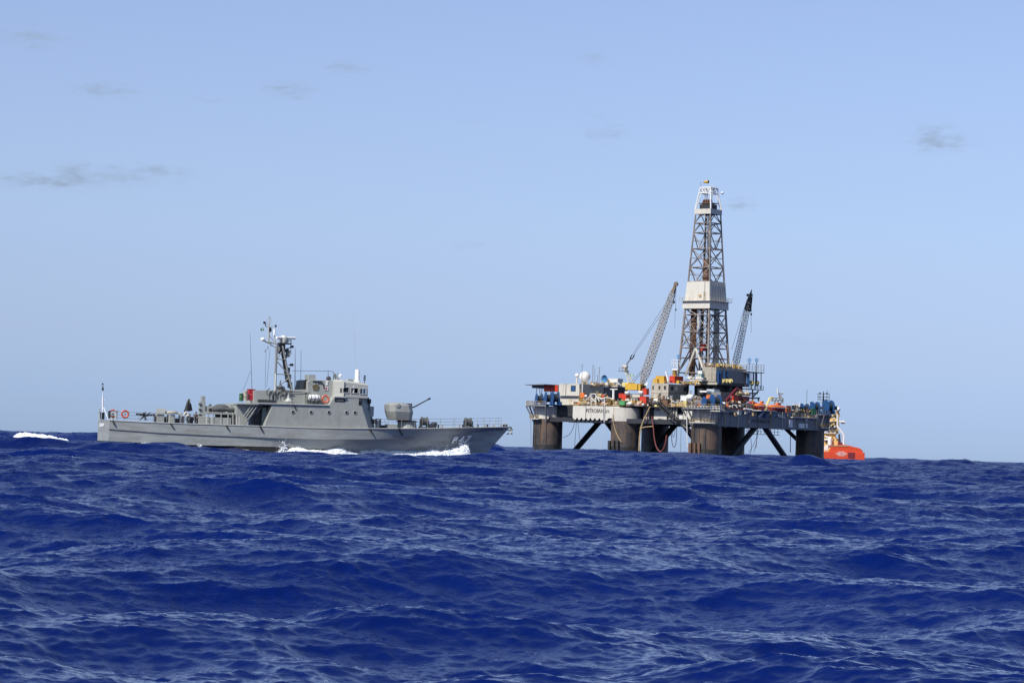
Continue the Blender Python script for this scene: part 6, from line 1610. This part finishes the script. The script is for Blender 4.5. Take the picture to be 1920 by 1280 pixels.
for a, b_ in (((1444, 746), (1468, 746)), ((1447, 751), (1466, 750)), ((1445, 752), (1452, 746)), ((1456, 746), (1452, 757)), ((1468, 746), (1468, 756)), ((1464, 746), (1457, 756)), ((1462, 760), (1469, 746))): dv.tube([G(*a, 5.2), G(*b_, 5.2)], .17, 5)
P(dv, 'davit_frame', RPYEL)
dv = MB(); dv.tube([G(1463, 745, 4), G(1462, 738, 4)], .5, 6); dv.tube([G(1458, 737.5, 4), G(1468, 737.5, 4)], .3, 5); dv.tube([G(1458.3, 737, 4), G(1458, 727.5, 4)], .28, 6); dv.tube([G(1467.8, 737, 4), G(1467.8, 735, 4)], .2, 6); P(dv, 'floodlight_mast', RWH)
for a, b_ in (((1422.5, 781), (1432, 772)), ((1395, 766), (1410, 768))): P(MB().tube([G(*a, 5.6), G(*b_, 6.4)], .32, 6), 'davit_strut', RWH)
P(MB().box(4.6, 8.8, G(1414, 768, 6).y, G(1444, 768, 6).y, TOPZ - .1, TOPZ + .1), 'boat_platform', RWH)
container('container', (1473, 1474.5, 1483, 760, 773, dict(X1=4.9)), RORA, 'container with white top and orange lower half beside the large lifeboat')
container('container', (1483.5, 1484.5, 1493, 759.5, 773.5, dict(X1=4.2)), RGREY, 'grey shaded container right of the orange and white one')
container('crate', (1521.5, 1522.5, 1530, 765, 776, dict(X1=6.5)), RGRN, 'bright green crate below the blue winches at the right end of the rig', 'crate')
container('container', (1494, 1496, 1506, 762, 772, dict(X1=3.5)), RSHADE, 'dark low container between the grey container and the right-hand winches')
container('container', (1556, 1557, 1570, 760.5, 768, dict(X1=3.0)), RSHADE, 'black box at the far right corner beside the largest blue winch')
container('container', (1535, 1537, 1545, 762, 767, dict(X1=5)), RBEIGE, 'beige hood under the dark antenna mast')
m_ = MB(); yq = lambda px, py: G(px, py, 1.0)
m_.tube([yq(1543, 768), yq(1544.2, 733.5)], .42, 6, .15)
for py in (738, 744, 749, 754.5): m_.tube([yq(1533.5 + (3 if py > 750 else 0), py - .3), yq(1555 - (3 if py > 750 else 0), py + .4)], .12, 4)
for px in (1533.8, 1537.5, 1550.5, 1554.8): m_.tube([yq(px, 738), yq(px, 750)], .09, 4)
for px in (1537.5, 1550.5): m_.ball(yq(px, 736.8), .3, 8)
m_.tube([yq(1550.8, 737), yq(1551, 731)], .07, 4); P(m_, 'antenna_mast', RSHADE); P(MB().tube([yq(1512.5, 760), yq(1513.3, 731)], .07, 4), 'whip_antenna', RSHADE)
# lower gallery on the shaded side
m_ = MB(); ga, gb = G(1484, 781, 6), G(1532, 784, 6); P(MB().box(5.2, 6.6, ga.y, gb.y, ga.z - .3, ga.z), 'gallery', RPANEL); rail('gallery_rail', [(6.5, ga.y, ga.z), (6.5, gb.y, ga.z)], 1.2, .08, RTAN)
m_ = MB()
for k in range(10): y = 18 + k * 2.1; m_.tube([(4, y, BOTZ - 1.8), (4, y, BOTZ - 3.9)], .08, 4)
m_.tube([(4, 17, BOTZ - 2.9), (4, 38, BOTZ - 2.9)], .08, 4); m_.tube([(4, 17, BOTZ - 3.9), (4, 38, BOTZ - 3.9)], .12, 4); P(m_, 'inspection_walkway', RSHADE)
m_ = MB(); y0 = 20
for k in range(11): x = -RL + 14 + k * 1.9; m_.tube([(x, y0, BOTZ - 1.5), (x, y0, BOTZ - 3.2)], .08, 4)
m_.tube([(-RL + 14, y0, BOTZ - 3.2), (-RL + 33, y0, BOTZ - 3.2)], .12, 4); m_.tube([(-RL + 14, y0, BOTZ - 2.4), (-RL + 33, y0, BOTZ - 2.4)], .08, 4); P(m_, 'inspection_walkway', RSHADE)

# ---- hoses and lines hanging from the rig
def hang(name, pts, r, m_, label, cat, group=None, Y=-5.3):
    base = F(*pts[0], Y); t_ = MB()
    P3s = [F(px, py, Y) for px, py in pts]
    # smooth the polyline
    for _ in range(2):
        q = [P3s[0]]
        for a, b_ in zip(P3s[:-1], P3s[1:]): q += [a.lerp(b_, .25), a.lerp(b_, .75)]
        P3s = q + [P3s[-1]]
    t_.tube(P3s, r, 5); o = t_.build(name, m_); o.matrix_world = RIG.mw; return tag(o, label, cat, group)
hang('hose', [(1222, 780), (1225, 800), (1227, 825), (1232, 842), (1240, 848), (1247, 836), (1250, 815)], .22, mat('dark_red_hose', (.20, .05, .045), .6), 'dark red hose looping to the water between the columns', 'hose')
hang('hose', [(1133.5, 786), (1130, 812), (1125, 843)], .05, RWH, 'thin white jet line falling from the pale deck side to the sea', 'line')
hang('hose', [(1149, 775), (1150, 795), (1158, 818), (1165, 828)], .14, RTAN, 'tan hose lying across the front of the pale-topped column', 'hose')
hang('pipe', [(1219, 762), (1213, 775), (1200, 803), (1198, 845)], .24, RTAN, 'bent tan pipe down the left of the shaded middle column', 'pipe')
hang('pipe', [(1200, 803), (1210, 800), (1225, 799)], .18, RTAN, 'short tan pipe running level to the bent tan pipe', 'pipe')
hang('hose', [(1077, 786), (1076, 800), (1068, 815), (1056, 820)], .09, RSHADE, 'black hose sagging left from the deck underside near the left column', 'hose', Y=2)
hang('line', [(1081, 786), (1077, 842)], .08, RSHADE, 'dark line hanging straight down left of the first slanting brace', 'line', Y=2)
hang('line', [(1083, 786), (1087, 825)], .08, RSHADE, 'shorter dark line hanging right beside the longer straight one', 'line', Y=2)
hang('line', [(995, 757), (995.5, 836)], .09, RGREY, 'thin grey line hanging from the outer ledge left of the left column', 'line', Y=-5)
hang('hose', [(1258, 790), (1259, 825), (1262, 838), (1266, 838), (1269, 820), (1269, 790)], .11, RSHADE, 'black hose hanging in a long loop under the middle of the rig', 'hose', Y=20)
hang('hose', [(1259, 800), (1262, 822), (1265, 815), (1267, 795)], .08, RSHADE, 'shorter black hose loop inside the long loop', 'hose', Y=20)
hang('line', [(1277, 803), (1276, 850)], .06, RSHADE, 'thin dark line dropping from the middle of the deck underside', 'line', Y=20)
hang('chain', [(1287.5, 770), (1288, 800), (1289, 838)], .16, RWH, 'pale chain hanging left of the near rusty column', 'chain', Y=-5.5)
hang('line', [(1482, 800), (1482, 848)], .14, RSHADE, 'dark line hanging straight down left of the right-hand column', 'line', Y=58)
for k, (a, b_) in enumerate((((1424, 803), (1404, 848)), ((1421, 803), (1413, 848)), ((1418, 803), (1417, 840)), ((1408, 822), (1407, 850)))):
    hang('line', [a, ((a[0] + b_[0]) / 2 + 2, (a[1] + b_[1]) / 2 + 3), b_], .08, RSHADE, ('leftmost dark slanting line under the shaded side of the rig', 'steep dark line beneath the braces apex of the shaded side', 'short nearly vertical dark line under the braces apex', 'vertical dark line beside the shaded middle column')[k], 'line', Y=30)

# ------------------------------------------------------------------ supply vessel
SVp = CAM + ray(1582, 858) * (1080 / ray(1582, 858).y)
sva = R(-8)
SV = Local(frame((SVp.x, SVp.y, 0), (math.cos(sva), math.sin(sva), 0), (-math.sin(sva), math.cos(sva), 0), (0, 0, 1)))
sv = empty('supply_vessel', SV.mw, 'orange-red supply vessel with cream upperworks, half hidden behind the right-hand column', 'ship')
def V(px, py, y): p = SV.hit(px, py, 1, y); return Vector((p.x, y, p.z))
def vp(poly, y0, y1, nm, m_, parent=sv, **k): return MB().prism([(V(px, py, y0).x, V(px, py, y0).z) for px, py in poly], y0, y1).build(nm, m_, parent, **k)
HULLR = mat('vessel_red', (.62, .065, .018), .45, noise=.08, stain=((.42, .05, .02), .3, .6, .1))
vh = vp([(1528, 864), (1528, 846), (1604, 848), (1614, 850), (1621, 847.5), (1621, 864)], 0, 9, 'hull', HULLR)
vp([(1528, 864), (1528, 847), (1618, 850), (1618, 864)], 9.05, 60, 'after_hull', HULLR, vh)
vp([(1552, 849), (1560, 834.5), (1586, 833.5), (1612, 840), (1617, 844), (1618, 852), (1560, 852)], .6, 16, 'bulwark', HULLR, vh, bevel=.1)
vp([(1560, 835.8), (1560, 834.2), (1590, 835.2), (1590, 836.6)], .4, .6, 'fender_band', RTAN, vh)
a, b_ = V(1590, 858, -.02), V(1603, 848, -.02); MB().box(a.x, b_.x, -.15, .1, a.z, b_.z).build('stern_recess', RMAR, vh)
for body, px, py, s_, sx_ in (('CABO FRIO', 1577.5, 850.4, 1.0, 1.25), ('RIO', 1577.5, 846.9, .55, 2.2), ('SANTOS', 1577.5, 853.6, .5, 1.8)):
    if body == 'CABO FRIO':
        p = V(px, py, -.05); textmesh('vessel_name', body, s_ * .95, RWH, vh, frame((p.x, -.08, p.z), (1, 0, 0), (0, 0, 1), (0, -1, 0)), .02, 0, sx_ * .72, .02)
    else:
        p = V(px, py, -.05)
        for k in range(6): MB().box(p.x - 1.3 + k * .45, p.x - 1.0 + k * .45, -.08, 0, p.z - .13, p.z + .13).build('plate_mark', RWH, vh)
VC = mat('vessel_cream', (.70, .46, .17), .6, noise=.1, stain=((.35, .24, .14), .35, .5, .2))
sp = vp([(1545, 850), (1545, 822), (1571, 822), (1571, 834)], 6, 30, 'superstructure', VC)
for k, (x0, x1, y0, y1) in enumerate(((1545, 1566, 812, 823), (1552, 1571, 798, 813), (1548, 1572, 790, 799), (1556, 1571, 778, 790), (1560, 1570, 766, 779))):
    vp([(x0, y1), (x0, y0), (x1, y0), (x1, y1)], 10 + k * 1.2, 24, 'deck_house', VC if k != 1 else RBEIGE, sp)
    vp([(x0 - 3, y0 + .4), (x0 - 3, y0 - .5), (x1 + 1.5, y0 - .5), (x1 + 1.5, y0 + .4)], 9 + k * 1.2, 25, 'deck_edge', RWH if k % 2 == 0 else RSHADE, sp)
for (px, py, w_, h_) in ((1563, 824, 2, 3), (1557, 804, 4, 2.5), (1566, 803, 2, 3), (1559, 795, 5, 2), (1563, 783, 3, 3), (1565, 771, 3, 2)):
    a, b_ = V(px - w_ / 2, py + h_ / 2, 5.9 if py > 820 else 9), V(px + w_ / 2, py - h_ / 2, 5.9 if py > 820 else 9)
    MB().box(a.x, b_.x, (5.9 if py > 820 else 9.8), 12, a.z, b_.z).build('window', RSHADE, sp)
m_ = MB()
for a, b_ in (((1546, 818), (1558, 820)), ((1545, 824), (1556, 824)), ((1546, 812), (1556, 800)), ((1570, 800), (1570, 776)), ((1573, 790), (1584, 791)), ((1556, 845), (1556, 833)), ((1548, 836), (1562, 836)), ((1548, 843), (1562, 843))): m_.tube([V(*a, 5.5), V(*b_, 5.5)], .35, 6)
m_.build('deck_rail', RWH, sp)
m_ = MB(); m_.tube([V(1570, 799, 5), V(1582, 814, 5), V(1582, 833, 5)], .42, 8); m_.build('exhaust_pipe', RWH, sv, smooth=True)
m_ = MB(); m_.lathe([(.9, 0), (.85, 2.6), (.4, 3.0)], V(1556, 834, 5), 12); m_.build('white_tank', RWH, sv, smooth=True)
rv = random.Random(12)
for k in range(44):
    px, py = rv.uniform(1546, 1571), rv.uniform(776, 832); w_, h_ = rv.uniform(1.2, 4.5), rv.uniform(.8, 3); y_ = 5.4 if py > 820 else 9.2
    a, b_ = V(px - w_ / 2, py + h_ / 2, y_), V(px + w_ / 2, py - h_ / 2, y_)
    MB().box(a.x, b_.x, y_, y_ + 1.5, a.z, b_.z).build('fitting', rv.choice([VC, RYEL, RTAN, RWH, RSHADE, RBEIGE, VC, RPYEL, RRUST]), sp)
vp([(1573, 832), (1571.5, 814), (1575, 813), (1577, 833)], 7, 9, 'dark_mast', RSHADE); vp([(1570, 834), (1573, 828), (1578, 829), (1581, 834)], 4, 8, 'red_winch', RMAR)
m_ = MB(); m_.ball(V(1571.5, 767, 8), .95, 14); m_.ball(V(1566, 770, 8), .7, 12); m_.build('radar_dome', RWH, sv, smooth=True)
m_ = MB(); m_.tube([V(1571.5, 800, 9), V(1571.5, 771, 9)], .5, 8, .35); m_.tube([V(1574.5, 781, 9), V(1571.5, 771, 9)], .3, 6); m_.build('mast', RTAN, sv)
m_ = MB(); a = V(1577, 794, 6); b_ = V(1584.5, 788.5, 6); m_.box(a.x, b_.x, 6, 7, a.z, b_.z); m_.build('pale_basket', mat('pale_pink', (.65, .45, .40), .7), sv)
for (px, py, m__) in ((1551, 846, RTAN), (1557, 843, RYEL), (1561, 846, RTAN), (1549, 840, RWH)):
    q = V(px, py, 3); MB().box(q.x - .8, q.x + .8, 2, 4, q.z - .7, q.z + .7).build('deck_machinery', m__, sv, bevel=.1)

# ------------------------------------------------------------------ white water
FOAM = bpy.data.materials.new('foam'); FOAM.use_nodes = True
fb = FOAM.node_tree.nodes['Principled BSDF']; fb.inputs['Base Color'].default_value = (.82, .85, .88, 1); fb.inputs['Roughness'].default_value = .9
fb.inputs['Subsurface Weight'].default_value = .0
def ship_world(x, y): p = SHIP.mw @ Vector((x, y, 0)); return p.x, p.y
def foam_ridge(name, path, label, seed, drops=300, splash=1.0):
    """path: (x along the hull, offset outside the plating, width, height). Torn white crest of many small lumps plus flying drops"""
    r_ = random.Random(seed); mb = MB()
    n = len(path)
    def at(t_):
        k = min(n - 2, int(t_ * (n - 1))); f_ = t_ * (n - 1) - k
        return [path[k][i] * (1 - f_) + path[k + 1][i] * f_ for i in range(4)]
    L = path[-1][0] - path[0][0]
    cnt = int(abs(L) * 700 * max(p_[2] for p_ in path) / 2)
    pts = []
    for _ in range(cnt):
        x, off, w_, h_ = at(r_.random())
        u = r_.random(); y = -(off + w_ * u)
        hh = h_ * (1 - u * u) ** .9 * (r_.random() ** .4)
        pts.append((x + r_.gauss(0, .08), y, hh, .035 + .07 * r_.random() * (1 - .3 * u)))
    for _ in range(int(drops)):
        x, off, w_, h_ = at(r_.random()); pts.append((x + r_.gauss(0, .2), -(off + w_ * r_.random() * .6), h_ * (.9 + splash * r_.random() ** 2.2 * 1.1), .012 + .03 * r_.random()))
    W_ = [SHIP.mw @ Vector((p[0], p[1], 0)) for p in pts]
    Z_, DX_, DY_ = sea_height([w_.x for w_ in W_], [w_.y for w_ in W_])
    ico = [(0, 0, 1), (.894, 0, .447), (.276, .85, .447), (-.724, .526, .447), (-.724, -.526, .447), (.276, -.85, .447), (.724, .526, -.447), (-.276, .85, -.447), (-.894, 0, -.447), (-.276, -.85, -.447), (.724, -.526, -.447), (0, 0, -1)]
    icf = [(0, 1, 2), (0, 2, 3), (0, 3, 4), (0, 4, 5), (0, 5, 1), (1, 6, 2), (2, 7, 3), (3, 8, 4), (4, 9, 5), (5, 10, 1), (6, 7, 2), (7, 8, 3), (8, 9, 4), (9, 10, 5), (10, 6, 1), (11, 7, 6), (11, 8, 7), (11, 9, 8), (11, 10, 9), (11, 6, 10)]
    for (x, y, hh, s_), w_, z_, dx_, dy_ in zip(pts, W_, Z_, DX_, DY_):
        q = Vector((x, y, float(z_) + hh))
        sxx, szz = s_ * r_.uniform(.9, 1.9), s_ * r_.uniform(.5, 1.0)
        mb.add([(q.x + a * sxx, q.y + b_ * s_, q.z + c * szz) for a, b_, c in ico], icf)
    # continuous torn skirt on the water under the lumps
    m2 = 60; rows = []
    for i in range(m2 + 1):
        x, off, w_, h_ = at(i / m2)
        row = []
        for j in range(7):
            u = j / 6; row.append((x, -(off - .25 + (w_ + .25) * u * r_.uniform(.8, 1.1)), h_ * (1 - u) ** 1.0 * r_.uniform(.5, .85) - .02 * j))
        rows.append(row)
    W2 = [SHIP.mw @ Vector((p[0], p[1], 0)) for row in rows for p in row]; Z2, _, _ = sea_height([w_.x for w_ in W2], [w_.y for w_ in W2])
    k = 0; vs = []
    for row in rows:
        for p in row: vs.append((p[0], p[1], float(Z2[k]) + p[2] + .03)); k += 1
    mb.add(vs, [(i * 7 + j, (i + 1) * 7 + j, (i + 1) * 7 + j + 1, i * 7 + j + 1) for i in range(m2) for j in range(6)])
    o = mb.build(name, FOAM); o.matrix_world = SHIP.mw; o['kind'] = 'stuff'
    o['label'] = label
    for p in o.data.polygons: p.use_smooth = True
    return o
hw = lambda x: interp(HBW, x) + .0
xs = lambda px: sx(px, -3.4)
def pth(rows): return [(xs(px) if px < 700 else sx(px, -1.8), hw(xs(px) if px < 700 else sx(px, -1.8)) + .05, w_, h_) for px, w_, h_ in rows]
foam_ridge('bow_wave', pth([(775, 1.2, .5), (800, 2.0, .95), (812, 2.4, 1.15), (825, 2.4, .95), (850, 2.8, 1.05), (864, 3.0, 1.4), (875, 2.6, 1.9), (882, 1.6, 1.3), (887, .6, .5)]), 'white bow wave bursting along the dark bow under the number', 1, 500, .6)
foam_ridge('wake_foam', pth([(706, .6, .5), (735, 1.0, .7), (760, 1.2, .75), (780, 1.4, .8)]), 'thin white foam trailing aft of the bow wave', 2, 80, .5)
foam_ridge('wake_foam', pth([(684, .6, .55), (700, .9, .9), (712, .8, 1.15), (722, .5, .9), (726, .3, .4)]), 'small white splash on the hull below the gun', 3, 200, 1.0)
foam_ridge('wake_foam', pth([(540, .8, .3), (556, 1.3, .5), (572, 1.3, .42), (600, 1.2, .3), (625, 1.3, .38), (645, 1.4, .55), (655, .7, .25), (684, .6, .25)]), 'long white foam band along the hull below the bridge', 4, 200, .6)
foam_ridge('wake_foam', pth([(522, .3, .1), (528, .35, .7), (533, .35, 1.5), (538, .3, .5)]), 'tall thin white spurt of spray amidships', 5, 120, 1.2)
foam_ridge('wake_foam', pth([(445, .4, .05), (470, .5, .16), (500, .6, .16), (522, .4, .08)]), 'faint broken foam line along the after hull', 6, 30, .3)
foam_ridge('wake_foam', pth([(372, .25, .25), (374.5, .25, .55), (377, .25, .35), (379, .3, .1)]), 'small spurt of spray below the crane post', 7, 60, .5)
foam_ridge('wake_foam', pth([(268, .3, .28), (275, .4, .3), (282, .4, .1), (300, .4, .06)]), 'small foam patch on the hull near the stern', 8, 30, .4)

def crest_foam(px0, px1, py, dist, h_, seed, label, dens=60):
    """a breaking crest away from the ship, at a measured bearing and range"""
    r_ = random.Random(seed); mb = MB()
    d0, d1 = ray(px0, py), ray(px1, py + (px1 - px0) * .02)
    a, b_ = CAM + d0 * (dist / d0.y), CAM + d1 * (dist / d1.y)
    L = (b_ - a).length; n = int(L * dens); xs_, ys_, hs, ss = [], [], [], []
    for _ in range(n):
        t_ = r_.random(); env = math.sin(math.pi * min(1, max(0, t_))) ** .6 * (.35 + .65 * abs(math.sin(t_ * 17 + seed) * math.sin(t_ * 6.1 + 1)) + .35 * (math.sin(t_ * 61) > .7))
        p = a.lerp(b_, t_); u = r_.random()
        xs_.append(p.x + r_.gauss(0, .1)); ys_.append(p.y - 1.2 * u + r_.gauss(0, .15)); hs.append(h_ * env * (1 - u * .7) * r_.random() ** .5 * (1.5 if r_.random() < .04 else 1)); ss.append(.05 + .09 * r_.random())
    Z_, _, _ = sea_height(xs_, ys_)
    base = Vector((a.x, a.y, 0))
    for x, y, z, h, s_ in zip(xs_, ys_, Z_, hs, ss):
        q = Vector((x, y, float(z) + h)) - base
        mb.add([(q.x - s_ * 2, q.y, q.z), (q.x + s_ * 2, q.y, q.z), (q.x, q.y - s_, q.z), (q.x, q.y + s_, q.z), (q.x, q.y, q.z + s_), (q.x, q.y, q.z - s_)],
               [(0, 2, 4), (2, 1, 4), (1, 3, 4), (3, 0, 4), (2, 0, 5), (1, 2, 5), (3, 1, 5), (0, 3, 5)])
    o = mb.build('whitecap', FOAM); o.location = base; o['kind'] = 'stuff'; o['label'] = label
    return o
# the crest that stands highest against the sky on that bearing is the one that breaks
dd_ = np.arange(150.0, 420.0, 1.0); best = np.full(len(dd_), -9.0)
for px_ in (60, 80, 100):
    zz_, _, _ = sea_height(dd_ * (px_ - 960) / FPX, dd_); best = np.maximum(best, (zz_ - EYE) / dd_)
crest_foam(33, 127, 817, float(dd_[int(np.argmax(best))]) - .3, .24, 21, 'long white breaking crest left of the ship stern', 200)
crest_foam(134, 147, 834, 150, .05, 22, 'short fleck of foam in front of the long crest', 14)
